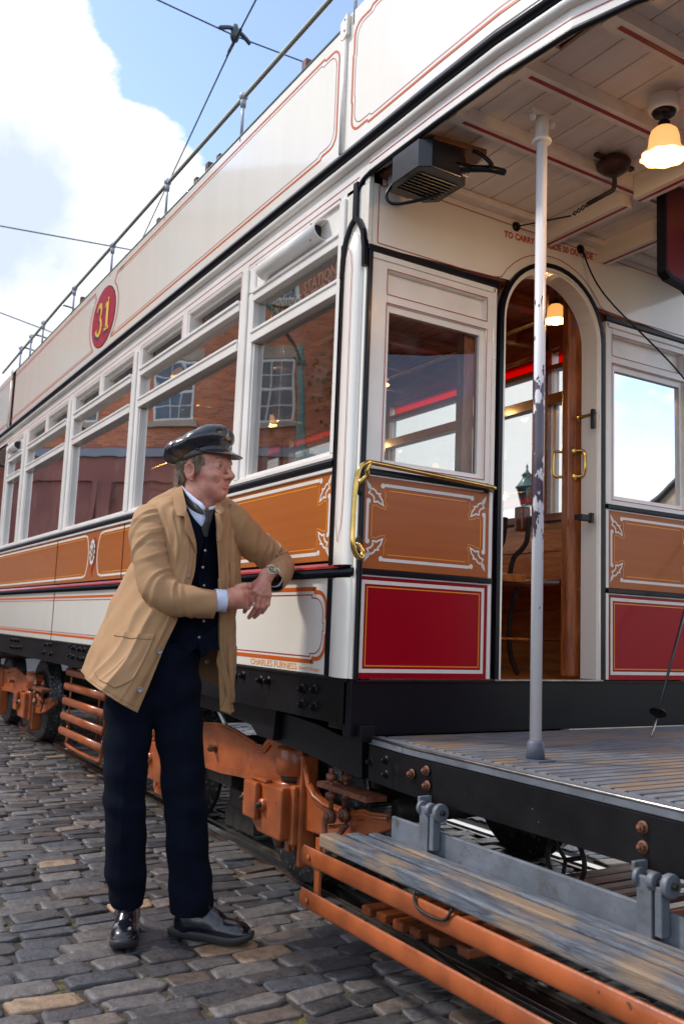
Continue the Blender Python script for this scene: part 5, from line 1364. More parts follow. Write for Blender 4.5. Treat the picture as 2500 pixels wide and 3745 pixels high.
class SDF:
    """signed distance field blended from tapered capsules and ellipsoids, turned into one continuous skin"""
    def __init__(s): s.ops = []
    def cap(s, a, b, ra, rb, k=.01, sub=False): s.ops.append(('c',np.array(a),np.array(b),ra,rb,k,sub)); return s
    def ell(s, c, r, k=.01, sub=False, M=None): s.ops.append(('e',np.array(c),np.array(r),M,None,k,sub)); return s
    def chain(s, pts, k=.01):
        for (a,ra),(b,rb) in zip(pts,pts[1:]): s.cap(a,b,ra,rb,k)
        return s
    def val(s, P):
        D = None
        for t,a,b,c,d,k,sub in s.ops:
            if t == 'c':
                ab = b-a; L2 = ab@ab; h = np.clip(((P-a)@ab)/L2,0,1); dd = np.linalg.norm(P-a-h[...,None]*ab,axis=-1)-(c+(d-c)*h)
            else:
                q = P-a
                if c is not None: q = q@np.array(c).T
                k0 = np.linalg.norm(q/b,axis=-1); k1 = np.linalg.norm(q/(b*b),axis=-1)+1e-9; dd = k0*(k0-1)/k1
            if D is None: D = dd
            elif sub:
                h = np.clip(.5-.5*(D+dd)/k,0,1); D = D*(1-h)-dd*h+k*h*(1-h)
            else:
                h = np.clip(.5+.5*(D-dd)/k,0,1); D = D*(1-h)+dd*h-k*h*(1-h)
        return D
    def mesh(s, lo, hi, h, extra=None, frame=None):
        lo = np.array(lo); hi = np.array(hi); n = np.ceil((hi-lo)/h).astype(int)+1
        ax = [lo[i]+h*np.arange(n[i]) for i in range(3)]
        F = np.empty(n)
        for i in range(n[0]):
            g = np.stack(np.meshgrid([ax[0][i]],ax[1],ax[2],indexing='ij'),-1)
            v = s.val(g)
            if extra: v = extra(g, v)
            F[i] = v[0]
        neg = F < 0
        c = np.zeros([m-1 for m in n],int)
        for dx in (0,1):
            for dy in (0,1):
                for dz in (0,1): c += neg[dx:n[0]-1+dx,dy:n[1]-1+dy,dz:n[2]-1+dz]
        act = (c > 0)&(c < 8); idx = -np.ones(act.shape,int); cells = np.argwhere(act); idx[act] = np.arange(len(cells))
        acc = np.zeros((len(cells),3)); cnt = np.zeros(len(cells))
        for axd in range(3):
            o1,o2 = [q for q in range(3) if q != axd]
            for u in (0,1):
                for w in (0,1):
                    off = np.zeros(3,int); off[o1] = u; off[o2] = w; a = cells+off; b = a.copy(); b[:,axd] += 1
                    fa = F[tuple(a.T)]; fb = F[tuple(b.T)]; m = (fa < 0) != (fb < 0)
                    t = np.where(m, fa/(fa-fb+1e-12), 0); p = a.astype(float); p[:,axd] += t
                    acc[m] += p[m]; cnt[m] += 1
        V = lo+h*acc/np.maximum(cnt,1)[:,None]
        Q = []
        for axd in range(3):
            o1,o2 = [(1,2),(2,0),(0,1)][axd]
            sl = [slice(1,n[i]-1) for i in range(3)]; sl[axd] = slice(0,n[axd]-1)
            a = F[tuple(sl)]; sl2 = list(sl); sl2[axd] = slice(1,n[axd]); b = F[tuple(sl2)]
            m = (a < 0) != (b < 0); e = np.argwhere(m); e += np.array([sl[i].start for i in range(3)])
            ng = a[m] < 0
            def cell(d1,d2): q = e.copy(); q[:,o1] -= d1; q[:,o2] -= d2; return idx[tuple(q.T)]
            q = np.stack([cell(1,1),cell(0,1),cell(0,0),cell(1,0)],1)
            q[~ng] = q[~ng][:,::-1]; Q.append(q)
        Q = np.concatenate(Q); Q = Q[(Q >= 0).all(1)]
        if frame is not None: V = V@np.array(frame[1])+np.array(frame[0])
        return V, Q
def add_np(mb, V, Q, m=0):
    mb.m = m; mb.add([tuple(v) for v in V.tolist()], [tuple(q) for q in Q.tolist()], True)

SKIN = mat('skin', (.64,.32,.235), .38, rgb2=(.52,.185,.14), vscale=26, sss=.2, bump=.22, bscale=160, detail=6)
LIP = mat('lip_skin', (.46,.13,.12), .38, sss=.2)
HAIR = mat('grey_brown_hair', (.17,.115,.07), .5, rgb2=(.36,.28,.21), vscale=90, stretch=(1,1,.2))
TAN = mat('tan_cotton', (.41,.240,.118), .85, rgb2=(.35,.193,.088), vscale=7, bump=.09, bscale=520, sheen=.05, detail=9)
TANB = mat('tan_lining', (.22,.10,.045), .85, var=.2, vscale=5, bump=.2, bscale=300)
NAVYC = mat('navy_wool', (.0020,.0042,.0125), .95, var=.35, vscale=14, bump=.35, bscale=500, spec=.15)
SHIRT = mat('pale_blue_shirt', (.60,.66,.82), .7, var=.05, vscale=30, bump=.06, bscale=300)
TIE = mat('black_tie', (.011,.009,.011), .55, bump=.2, bscale=300)
LEATHER = mat('black_leather', (.008,.011,.020), .26, coat=.5, var=.3, vscale=8, bump=.22, bscale=22, rvar=.08)
SHOEL = mat('black_shoe_leather', (.006,.007,.012), .24, coat=.5, bump=.12, bscale=60)
RUB = mat('shoe_rubber', (.020,.019,.022), .6)
PEWTER = mat('metal_button', (.30,.28,.28), .48, metal=.9, var=.3, vscale=90)

# ---- head in its own frame: forward, his right, up
HO = Vec((-.432,-.431,1.714))
ta = rad(62)
HF = (RH*sin(ta)-FH*cos(ta)).normalized(); HR = (-RH*cos(ta)-FH*sin(ta)).normalized()
HF = (HF+UP*-.02).normalized(); HU = HR.cross(HF)*-1
if HU.z < 0: HU = -HU
def H(f,r,u): return HO+HF*f+HR*r+HU*u
frame = (tuple(HO), (tuple(HF),tuple(HR),tuple(HU)))
s = SDF()
s.ell((-.014,0,.032),(.098,.077,.096))
s.ell((.030,0,-.038),(.068,.058,.082),.022)
s.ell((.030,0,-.092),(.056,.050,.032),.022)
s.ell((.072,0,-.100),(.027,.032,.024),.022)
s.ell((.052,0,.030),(.044,.060,.045),.02)
s.cap((.086,-.036,.021),(.086,.036,.021),.0105,.0105,.012)
for r in (-1,1):
    s.ell((.062,r*.040,-.034),(.034,.026,.030),.018)
    s.ell((.104,r*.033,-.001),(.017,.016,.0125),.012,True)
    s.ell((.048,r*.040,-.080),(.034,.018,.026),.018)
s.chain([((.094,0,.012),.0080),((.110,0,-.014),.0090),((.127,0,-.035),.0122)],.009)
for r in (-1,1): s.ell((.108,r*.0145,-.041),(.015,.0085,.0095),.007)
for r in (-1,1): s.ell((.119,r*.0075,-.0510),(.005,.0032,.004),.004,True)
s.ell((.087,0,-.070),(.014,.032,.022),.014)
s.ell((.0945,0,-.0672),(.0085,.025,.0045),.006); s.ell((.0935,0,-.0785),(.0085,.022,.0055),.006)
for r in (-1,1): s.cap((.1045,0,-.0728),(.0855,r*.031,-.0752),.0016,.0021,.0022,True)
s.cap((.102,-.01,-.0895),(.102,.01,-.0895),.004,.004,.010,True)
for r in (-1,1):     # smile fold, eyelids
    s.cap((.104,r*.020,-.046),(.088,r*.034,-.068),.0022,.0022,.008,True)
    s.ell((.0815,r*.0325,.0005),(.0148,.0158,.0142),.004)
    s.ell((.0975,r*.0335,.0000),(.012,.0125,.0040),.002,True)
    s.cap((.086,r*.024,-.0165),(.078,r*.046,-.013),.0012,.0012,.004,True)
# ears
for r in (-1,1):
    s.ell((-.012,r*.078,-.026),(.020,.010,.032),.006); s.ell((-.006,r*.086,-.020),(.0115,.009,.019),.005,True)
    s.chain([((-.0,r*.079,-.006),.0045),((-.010,r*.086,.006),.005),((-.026,r*.088,-.004),.005),((-.030,r*.086,-.026),.005),((-.018,r*.081,-.050),.006),((-.006,r*.076,-.058),.0075)],.004)
s.cap((-.024,0,-.06),(-.036,0,-.20),.056,.062,.025)
s.cap((.02,0,-.11),(-.010,0,-.17),.045,.050,.03)
mbh = MB()
V,Q = s.mesh((-.125,-.105,-.215),(.150,.105,.135),.0026,frame=frame)
add_np(mbh, V, Q)
# torso, arms and legs under the clothes (coarse)
t = SDF()
A = lambda p: tuple(p)
t.cap((-.505,-.43,1.541),(-.516,-.423,1.361),.06,.085,.03).cap((-.516,-.423,1.361),(-.499,-.459,1.076),.08,.08,.03)
t.cap((-.531,-.56,1.502),(-.498,-.292,1.508),.035,.035,.03)
t.chain([((-.474,-.649,0.758),.06),((-.436,-.661,0.472),.038),((-.475,-.612,0.098),.03)],.01); t.chain([((-.425,-.491,0.76),.06),((-.359,-.463,0.458),.040),((-.344,-.415,0.095),.03)],.01)
t.chain([((-.522,-.601,1.493),.04),((-.382,-.606,1.232),.035),((-.28,-.412,1.204),.030)],.02); t.chain([((-.463,-.274,1.51),.04),((-.436,-.098,1.368),.030),((-.37,-.133,1.321),.022),((-.315,-.189,1.323),.022)],.01)
P_ = np.array([list(PO)]); V,Q = t.mesh((-.80,-.85,.02),(.05,.12,1.56),.018)
add_np(mbh, V, Q)
# left hand, back of it towards the street
hL = SDF()
pts = {'w0':(-.314,-.188,1.326),'w':(-.301,-.21,1.307)}
hL.chain([(pts['w0'],.027),(pts['w'],.026),((-.301,-.222,1.279),.024)],.012)
K = [(-.306,-.255,1.242),(-.299,-.237,1.235),(-.296,-.217,1.232),(-.296,-.199,1.233)]
for k_,r_ in zip(K,(.0135,.0135,.0128,.0118)): hL.cap((-.303,-.219,1.288),k_,.019,r_,.010)
hL.ell((-.308,-.224,1.259),(.030,.030,.030),.015)
fing = [[(K[0],.0128),((-.317,-.265,1.207),.0112),((-.335,-.27,1.184),.0100),((-.35,-.272,1.167),.0088)],
        [(K[1],.0130),((-.305,-.244,1.188),.0114),((-.326,-.25,1.163),.0102),((-.345,-.254,1.146),.0090)],
        [(K[2],.0122),((-.303,-.222,1.188),.0106),((-.324,-.227,1.162),.0096),((-.344,-.232,1.148),.0085)],
        [(K[3],.0108),((-.3,-.201,1.199),.0094),((-.317,-.204,1.179),.0084),((-.332,-.206,1.166),.0076)]]
for f in fing: hL.chain([(a_,r_*.93) for a_,r_ in f],.0022)
for f in fing: hL.ell(f[1][0],(f[1][1]*1.10,)*3,.004)
hL.chain([((-.312,-.224,1.288),.018),((-.331,-.241,1.271),.0145),((-.348,-.253,1.262),.0115),((-.363,-.262,1.26),.0095)],.008)
for k_ in K: hL.ell(Vec(k_)-FH*.008+UP*.002,(.0085,.0085,.0085),.006)
for k_,e_ in zip(K,((980,470),(985,460),(1000,455),(1020,460))):  # extensor tendons
    pass
def bounds(s, pad=.02):
    c = []; 
    for o in s.ops:
        r_ = max(o[3],o[4]) if o[0] == 'c' else float(max(o[2])); pp = (o[1],o[2]) if o[0] == 'c' else (o[1],)
        for p in pp: c += [p-r_-pad, p+r_+pad]
    c = np.array(c); return c.min(0), c.max(0)
lo,hi = bounds(hL,.006); V,Q = hL.mesh(lo,hi,.0019); add_np(mbh,V,Q)
# right hand, clasping the left
hR = SDF()
hR.chain([((-.284,-.419,1.204),.031),((-.275,-.385,1.209),.031),((-.274,-.365,1.212),.031)],.012)
hR.chain([((-.278,-.364,1.223),.027),((-.286,-.313,1.235),.021)],.012); hR.chain([((-.28,-.362,1.203),.028),((-.29,-.311,1.197),.022)],.012)
hR.ell((-.28,-.336,1.214),(.036,.030,.036),.012)
for i,(yy,dd) in enumerate(((700,.0),(790,.0),(880,.0),(965,.004))):
    pass
for a,b,c_ in (((-.291,-.308,1.239),(-.315,-.265,1.24),(-.351,-.234,1.23)),((-.292,-.306,1.224),(-.321,-.264,1.222),(-.359,-.233,1.213)),((-.294,-.305,1.208),(-.326,-.268,1.203),(-.365,-.239,1.197)),((-.297,-.31,1.192),(-.328,-.279,1.185),(-.362,-.251,1.184))):
    hR.chain([(a,.0150),(b,.0118),(c_,.0100)],.003)
hR.chain([((-.277,-.365,1.23),.020),((-.274,-.336,1.252),.0155),((-.281,-.311,1.261),.0125),((-.291,-.289,1.261),.0108)],.004)
lo,hi = bounds(hR,.006); V,Q = hR.mesh(lo,hi,.0021); add_np(mbh,V,Q)
body = put('body', mbh, [SKIN], MAN)
for f,off in zip(fing,(.007,.007,.006,.006)):
    mb = MB()
    a = Vec(f[3][0]); b = Vec(f[2][0]); d = (a-b).normalized(); n_ = (-FH*1+RH*-.15+UP*.2).normalized(); c = a+n_*f[3][1]*.80+d*.001
    mb.lathe([(.001,.0018),(.0045,.0014),(.0062,.0)], c, n_, 12)
    put('fingernail', mb, mat('nail', (.66,.36,.30), .3, coat=.3), body)
for r in (-1,1):
    mb = MB(); mb.m = 0; mb.ball(H(.0815,r*.0325,.0002), .0128, 20)
    g_ = (HF+HR*r*.05+HR*.12).normalized(); mb.m = 1; mb.lathe([(.001,.0012),(.0045,.0008),(.0056,.0)], H(.0815,r*.0325,.0002)+g_*.0122, g_, 16); mb.m = 2; mb.lathe([(.001,.0004),(.0024,.0)], H(.0815,r*.0325,.0002)+g_*.0136, g_, 10)
    put('eye', mb, [mat('eye_white', (.62,.52,.48), .15, coat=.5), mat('iris', (.07,.10,.13), .2, coat=.8), mat('pupil', (.003,.003,.003), .1)], body)
rn = random.Random(2)
for r in (-1,1):
    mb = MB()
    for i in range(60):
        t_ = rn.random(); p = H(.0975-.016*t_**2, r*(.012+.036*t_), .0215+.006*math.sin(t_*2.4)+rn.uniform(-.003,.003)); q = p+HR*r*.009+HU*rn.uniform(-.002,.003)+HF*.001
        mb.tube([p,q],[.0006,.0002],4)
    put('eyebrow', mb, HAIR, body)
    mb = MB(); mb.tube(smooth_path([H(.0885,r*.0215,.0005),H(.0968,r*.028,.0052),H(.0955,r*.036,.0055),H(.0885,r*.0445,.0008)],4), .0007, 5); put('lash_and_lid_shade', mb, HAIR, body)  # dark line for the lashes and the painted shade of the lid crease
# hair: back of the head, nape and sideburn
mb = MB()
def hair(f0,f1,u0,u1,r,n,dirf,ln,rr=.078):
    for i in range(n):
        f = rn.uniform(f0,f1); u = rn.uniform(u0,u1)
        x_ = (f+.014)/.100; z_ = (u-.032)/.098; k = 1-x_*x_-z_*z_; 
        if k <= .0: 
            rad_ = .004
        else: rad_ = math.sqrt(k)*rr
        p = H(f,r*rad_,u); d = HF*dirf+HU*-1+HR*r*.12; d.normalize(); L1 = ln*rn.uniform(.6,1.1)
        j = Vec((rn.uniform(-1,1),rn.uniform(-1,1),rn.uniform(-1,1)))*.003
        mb.tube([p, p+d*L1*.5+HR*r*.003+j, p+d*L1+HF*-.006*(1 if dirf<0 else -.2)+j*2.2], [.0010,.0008,.0002], 4, caps=False)
hair(-.108,-.038,-.055,.03,1,900,-.25,.030); hair(-.108,-.038,-.055,.03,-1,120,-.25,.03)
hair(.004,.056,.006,.040,1,420,-.75,.024,.0765)
hair(.002,.026,-.020,.012,1,260,-.15,.016,.0765)
hair(.006,.016,-.032,-.014,1,60,-.1,.010,.0765)
for i in range(300):
    a = rn.uniform(-1,1); u = rn.uniform(-.085,.02); p = H(-.100+.02*a*a+ (u+.03)*-.05, a*.062, u); d = (HF*-.35-HU+HR*a*.1).normalized()
    mb.tube([p,p+d*.02,p+d*.038+HF*-.010],[.0011,.0009,.0002],4,caps=False)
put('hair', mb, HAIR, body)
s2 = SDF(); s2.ell((-.040,0,-.010),(.075,.0735,.062),.01); s2.cap((.1,0,-.09),(.1,0,.09),.075,.075,.01,True)
V,Q = s2.mesh((-.13,-.09,-.09),(.05,.09,.07),.004,frame=frame); mb = MB(); add_np(mb,V,Q); put('hair_cap', mb, HAIR, body)

# ---- cap
ct = rad(17); CF = (HF*cos(ct)+HU*sin(ct)).normalized(); CU = (HU*cos(ct)-HF*sin(ct)).normalized()
CO = H(-.010,0,.060)
cfr = (tuple(CO),(tuple(CF),tuple(HR),tuple(CU)))
c = SDF()
c.ell((-.022,0,.030),(.136,.122,.040),.02); c.ell((-.050,0,.020),(.112,.116,.040),.03); c.ell((.020,0,.044),(.098,.098,.044),.03); c.ell((.060,0,.050),(.052,.070,.036),.03)
c.ell((-.005,0,.0),(.103,.087,.035),.02); 
def capx(g, v):
    x,y,z = g[...,0],g[...,1],g[...,2]; th = np.arctan2(y,x+.02); rr = np.sqrt(x*x+y*y)
    w = np.clip((rr-.055)/.05,0,1)*np.clip((z+.02)/.03,0,1)
    f = np.sin(5*th+2.2*np.sin(2.3*th+1)+22*z)+.55*np.sin(9*th+1.7+30*z+1.5*np.sin(3*th))+.3*np.sin(15*th-40*z+60*x); f = np.maximum(f,-.2)
    g2 = np.sin(38*x+14*np.sin(22*y))*np.sin(30*y+3+12*x)
    return np.maximum(v+.0065*w*f+.0012*g2*np.clip((z-.03)/.02,0,1), -(z+.018))
V,Q = c.mesh((-.175,-.14,-.03),(.14,.14,.09),.0036,extra=capx,frame=cfr)
mb = MB(); add_np(mb,V,Q); CAP = put('cap', mb, LEATHER, MAN)
def C_(f,r,u): return CO+CF*f+HR*r+CU*u
mb = MB(); n = 48
vs = []
for z_,k_ in ((-.030,1.0),(-.024,1.018),(.002,1.02),(.008,1.0)):
    for i in range(n): t_ = 2*pi*i/n; vs.append(C_(-.005+.1035*k_*cos(t_),.088*k_*sin(t_),z_))
mb.add(vs,[(a*n+i,a*n+(i+1)%n,(a+1)*n+(i+1)%n,(a+1)*n+i) for a in range(3) for i in range(n)],True); put('cap_band', mb, mat('band_leather',(.008,.008,.013),.35,coat=.3), CAP)
mb = MB(); nu,nv = 25,7; vs = []
for j in range(nv):
    for i in range(nu):
        a = rad(-74+148*i/(nu-1)); q = j/(nv-1); e = cos(a*1.2); e = max(0,e)
        L1 = .054*q*e**.6
        vs.append(C_(-.005+(.104+L1)*cos(a*.92), .088*sin(a)+.012*q*sin(a), -.020-.035*q*e**.8-.016*q*q*e+.004*q))
mb.add(vs,[(j*nu+i,j*nu+i+1,(j+1)*nu+i+1,(j+1)*nu+i) for j in range(nv-1) for i in range(nu-1)],True)
pk = put('cap_peak', mb, mat('patent_peak',(.006,.010,.022),.10,coat=1), CAP); md = pk.modifiers.new('thick','SOLIDIFY'); md.thickness = .003; md = pk.modifiers.new('s','SUBSURF'); md.levels = 1; md.render_levels = 1
mb = MB(); mb.tube([vs[(nv-1)*nu+i] for i in range(nu)], .0022, 6); put('peak_edge', mb, LEATHER, CAP)
mb = MB(); mb.lathe([(.001,.004),(.010,.003),(.014,.0)], C_(.112,0,.028), (CF+CU*.25+HR*.1).normalized(), 16); mb.lathe([(.0135,.004),(.016,.002),(.0165,0)], C_(.112,0,.028), (CF+CU*.25+HR*.1).normalized(), 16); put('cap_badge', mb, mat('badge_brass',(.30,.19,.07),.35,metal=.9), CAP)
mb = MB()
for a in (72,-72): mb.lathe([(.001,.004),(.005,.003),(.0065,0)], C_(-.005+.108*cos(rad(a)),.092*sin(rad(a)),-.010), (HR if a > 0 else -HR), 12)
put('chin_strap_button', mb, LEATHER, CAP)

# ---- lofted cloth
def cr(P0,P1,P2,P3,t): return .5*((2*P1)+(P2-P0)*t+(2*P0-5*P1+4*P2-P3)*t*t+(3*P1-P0-3*P2+P3)*t**3)
class Loft:
    def __init__(s, rows): s.R = [[Vec(p) for p in r] for r in rows]; s.nr = len(rows); s.nc = len(rows[0])
    def pt(s, u, v):   # u along columns, v along rows
        def along(r,u):
            i = min(int(u), s.nc-2); t = u-i; g = lambda k: r[max(0,min(s.nc-1,k))]; return cr(g(i-1),g(i),g(i+1),g(i+2),t)
        j = min(int(v), s.nr-2); t = v-j; q = [along(s.R[max(0,min(s.nr-1,k))],u) for k in (j-1,j,j+1,j+2)]
        return cr(*q,t)
    def nrm(s, u, v):
        e = .03; a = s.pt(min(u+e,s.nc-1),v)-s.pt(max(u-e,0),v); b = s.pt(u,min(v+e,s.nr-1))-s.pt(u,max(v-e,0)); return a.cross(b).normalized()
    def grid(s, u0,u1,v0,v1,nu,nv, off=None):
        V = []
        for j in range(nv):
            for i in range(nu):
                u = u0+(u1-u0)*i/(nu-1); v = v0+(v1-v0)*j/(nv-1); p = s.pt(u,v); o = off(u,v) if off else 0
                if o: p = p+s.nrm(u,v)*o
                V.append(tuple(p))
        F = [(j*nu+i,j*nu+i+1,(j+1)*nu+i+1,(j+1)*nu+i) for j in range(nv-1) for i in range(nu-1)]
        return V,F
def ridge(x, w): x = abs(x)/w; return .45*math.exp(-x*x*1.6)+.6*math.exp(-x*2.4)
COAT = Loft([
 [(-.369,-.522,1.524),(-.391,-.534,1.549),(-.434,-.537,1.585),(-.493,-.527,1.619),(-.549,-.49,1.652),(-.557,-.431,1.672),(-.53,-.382,1.654),(-.484,-.354,1.61),(-.42,-.376,1.576),(-.363,-.41,1.545)],
 [(-.351,-.523,1.491),(-.366,-.552,1.509),(-.427,-.593,1.546),(-.517,-.627,1.553),(-.604,-.581,1.573),(-.611,-.41,1.621),(-.549,-.285,1.607),(-.491,-.24,1.578),(-.395,-.328,1.55),(-.332,-.416,1.5)],
 [(-.329,-.496,1.414),(-.331,-.539,1.414),(-.383,-.584,1.413),(-.51,-.62,1.418),(-.668,-.558,1.45),(-.662,-.38,1.478),(-.574,-.256,1.483),(-.469,-.247,1.439),(-.362,-.34,1.425),(-.32,-.414,1.416)],
 [(-.335,-.494,1.29),(-.33,-.543,1.287),(-.392,-.604,1.277),(-.577,-.66,1.286),(-.725,-.598,1.307),(-.697,-.402,1.328),(-.581,-.267,1.324),(-.457,-.251,1.296),(-.356,-.335,1.289),(-.328,-.394,1.284)],
 [(-.343,-.539,1.142),(-.334,-.599,1.128),(-.378,-.67,1.129),(-.563,-.716,1.141),(-.751,-.644,1.167),(-.733,-.423,1.177),(-.587,-.278,1.171),(-.465,-.265,1.144),(-.376,-.33,1.142),(-.344,-.377,1.148)],
 [(-.326,-.602,1.002),(-.315,-.659,0.987),(-.358,-.728,0.983),(-.544,-.768,1.004),(-.758,-.699,1.029),(-.729,-.461,1.049),(-.573,-.299,1.037),(-.451,-.263,1.002),(-.379,-.317,0.989),(-.364,-.365,1.004)],
 [(-.311,-.682,0.799),(-.297,-.744,0.829),(-.356,-.814,0.878),(-.556,-.802,0.907),(-.765,-.727,0.939),(-.73,-.475,0.936),(-.586,-.325,0.9),(-.47,-.274,0.84),(-.42,-.273,0.78),(-.422,-.319,0.79)]])
rf = random.Random(11)
CF_ = []
# drapery: (u centre, slope du/dv, v range, width, height)
for a in ((1.75,.05,3.6,6,.14,.0055),(2.25,.12,3.4,6,.16,.007),(1.15,-.02,4.2,6,.10,.003),(2.75,.02,4.6,6,.10,.006),(.75,.02,2.0,4.6,.09,.004),(1.45,.0,.8,2.6,.10,.004),(8.25,0,.8,6,.06,.005),(8.6,-.02,.6,5.5,.05,.0045),(8.9,.02,1.4,4.5,.05,.004),(7.9,0,1,6,.06,.005),(7.3,0,2.5,6,.09,.006),(1.95,.30,4.6,5.6,.08,.004),(3.3,0,3.2,6,.12,.006),(2.0,-.35,.9,1.9,.12,.004)): CF_.append(a)
def coat_off(u,v):
    o = 0
    for uc,sl,v0,v1,w,h in CF_:
        e = min(1,max(0,(v-v0)/.5))*min(1,max(0,(v1+.3-v)/.4))
        if e > 0: o -= 1.7*h*e*ridge(u-uc-sl*(v-(v0+v1)/2)-.03*sin(3*v+uc*7),w)
    o += .0012*sin(7*u+2.3*v+1.5*sin(3*v))+.0010*sin(11*u-5*v)
    return o
sgn = 1 if Vec(COAT.nrm(1.5,4.0)).dot(-FH) > 0 else -1
mb = MB(); V,F = COAT.grid(0,9,0,6,200,130,lambda u,v: -sgn*coat_off(u,v)); mb.add(V,F,True)
coat = put('coat', mb, TAN, MAN); md = coat.modifiers.new('thick','SOLIDIFY'); md.thickness = .0035; md.offset = 0
# stitched hem and front facing
def patch(name, u0,u1,v0,v1,nu,nv,lift,m,thick=.0025,par=None,shape=None):
    mb = MB(); V,F = COAT.grid(u0,u1,v0,v1,nu,nv,lambda u,v: sgn*lift-sgn*coat_off(u,v)); 
    if shape: F = [f for f in F if shape(*[(u0+(u1-u0)*((f[0]%nu)+.5)/(nu-1)),(v0+(v1-v0)*((f[0]//nu)+.5)/(nv-1))])]
    mb.add(V,F,True); o = put(name, mb, m, par or coat); md = o.modifiers.new('thick','SOLIDIFY'); md.thickness = thick; md.offset = 0; return o
pk_ = patch('pocket', 1.12,2.52,4.42,5.72,70,60,.0055,TAN,.003,shape=lambda u,v: v < 5.72-.30*max(0,(1.55-u)/.43)-.16*max(0,(u-2.2)/.32))
patch('pocket_hem', 1.11,2.53,4.40,4.52,70,8,.0085,TAN,.002,pk_)
patch('coat_hem', .0,9,5.90,6.0,200,5,.0024,TAN,.002)
patch('breast_pocket', 7.55,8.15,2.55,3.35,30,30,.006,TAN,.003)
patch('side_pocket', 7.35,8.2,4.75,5.75,30,30,.008,TAN,.003)
patch('front_facing', .0,.32,1.2,5.95,16,100,.0022,TAN,.0018)
STITCH = mat('stitch_thread', (.34,.21,.10), .9)
for vv in (5.885,):
    mb = MB(); mb.tube([Vec(COAT.pt(u,vv))+Vec(COAT.nrm(u,vv))*sgn*.003-Vec(COAT.nrm(u,vv))*sgn*coat_off(u,vv) for u in [i*.06 for i in range(56)]], .0009, 4); put('stitching', mb, STITCH, coat)
for i_,(p,ax) in enumerate((((-.325,-.521,1.289),(-FH+RH*.1)),((-.307,-.615,1.01),(-FH+UP*.15)),((-.283,-.685,0.879),(-FH+UP*.1)),((-.497,-.351,0.971),(-FH)))):
    mb = MB(); mb.lathe([(.001,.0035),(.006,.003),(.0065,.0045),(.0088,.0045),(.0100,.002),(.0095,0)], p, ax.normalized(), 20); put('coat_button', mb, PEWTER, coat)
# collar and lapels
def flap(name, quads, m=TAN, thick=.004, par=None, n=10):
    """quads: left and right edge curves as equal lists of points"""
    Lf = Loft([[a,(Vec(a)*.5+Vec(b)*.5)+Vec(-FH)*.004,b] for a,b in quads]); mb = MB(); V,F = Lf.grid(0,2,0,len(quads)-1,12,n*len(quads)); mb.add(V,F,True)
    o = put(name, mb, m, par or coat); md = o.modifiers.new('thick','SOLIDIFY'); md.thickness = thick; md.offset = 0; return o
flap('collar', [((-.512,-.506,1.647),(-.467,-.508,1.64)),((-.456,-.543,1.617),(-.411,-.525,1.608)),((-.418,-.561,1.589),(-.373,-.53,1.571)),((-.382,-.567,1.544),(-.349,-.531,1.537)),((-.352,-.566,1.507),(-.336,-.541,1.505))])
flap('lapel', [((-.338,-.544,1.509),(-.354,-.528,1.528)),((-.325,-.541,1.479),(-.334,-.518,1.484)),((-.321,-.542,1.456),(-.325,-.507,1.444)),((-.317,-.529,1.433),(-.321,-.498,1.409)),((-.315,-.504,1.4),(-.322,-.493,1.371))])
flap('collar', [((-.38,-.406,1.569),(-.391,-.389,1.584)),((-.35,-.419,1.551),(-.349,-.391,1.562)),((-.32,-.424,1.534),(-.326,-.389,1.545)),((-.305,-.416,1.522),(-.317,-.399,1.53))])
flap('lapel', [((-.323,-.428,1.53),(-.305,-.416,1.524)),((-.315,-.425,1.497),(-.295,-.411,1.495)),((-.311,-.421,1.462),(-.293,-.404,1.476)),((-.312,-.417,1.423),(-.301,-.408,1.423))])
flap('front_edge_turn', [((-.328,-.398,1.284),(-.315,-.392,1.284)),((-.343,-.382,1.16),(-.328,-.376,1.16)),((-.362,-.368,1.02),(-.34,-.358,1.021)),((-.375,-.362,0.965),(-.378,-.301,0.887)),((-.395,-.311,0.862),(-.411,-.279,0.783)),((-.414,-.325,0.791),(-.412,-.28,0.78))], thick=.003)
# sleeves
def sleeve(name, path, folds, seed, nseg=150, nth=72):
    C = [Vec(p) for p,_ in path]; R = [r for _,r in path]
    k = len(C); P_ = []; 
    for i in range(nseg):
        x = i/(nseg-1)*(k-1); j = min(int(x),k-2); t = x-j; g = lambda q: C[max(0,min(k-1,q))]; h = lambda q: R[max(0,min(k-1,q))]
        P_.append((cr(g(j-1),g(j),g(j+1),g(j+2),t), cr(h(j-1),h(j),h(j+1),h(j+2),t)))
    vs = []; ref = None
    for i in range(nseg):
        d = (P_[min(i+1,nseg-1)][0]-P_[max(i-1,0)][0]).normalized()
        if ref is None: ref = (-FH-d*d.dot(-FH)).normalized()
        a = (ref-d*ref.dot(d)).normalized(); ref = a; b = d.cross(a); t = i/(nseg-1)
        for jn in range(nth):
            th = 2*pi*jn/nth; o = 0
            for t0,ph,sl,w,hh,sp in folds:
                dt = t-t0-sl*sin(th-ph); c_ = cos(th-ph); e = max(0,.5+.5*c_)**sp
                o += (1.6 if sp > 1 else .85)*hh*e*(ridge(dt,w)-.6*ridge(dt-w*1.6,w*1.2))
            o += .0010*sin(5*th+23*t)+.0008*sin(3*th-41*t)
            vs.append(P_[i][0]+(a*cos(th)+b*sin(th))*(P_[i][1]+o))
    fs = [(i*nth+j,i*nth+(j+1)%nth,(i+1)*nth+(j+1)%nth,(i+1)*nth+j) for i in range(nseg-1) for j in range(nth)]
    # turned-in end so the cuff has an inner face
    mb = MB(); mb.add(vs, fs, True)
    o = put(name, mb, TAN, coat); md = o.modifiers.new('thick','SOLIDIFY'); md.thickness = .004; md.offset = -1; return o
rq = random.Random(21)
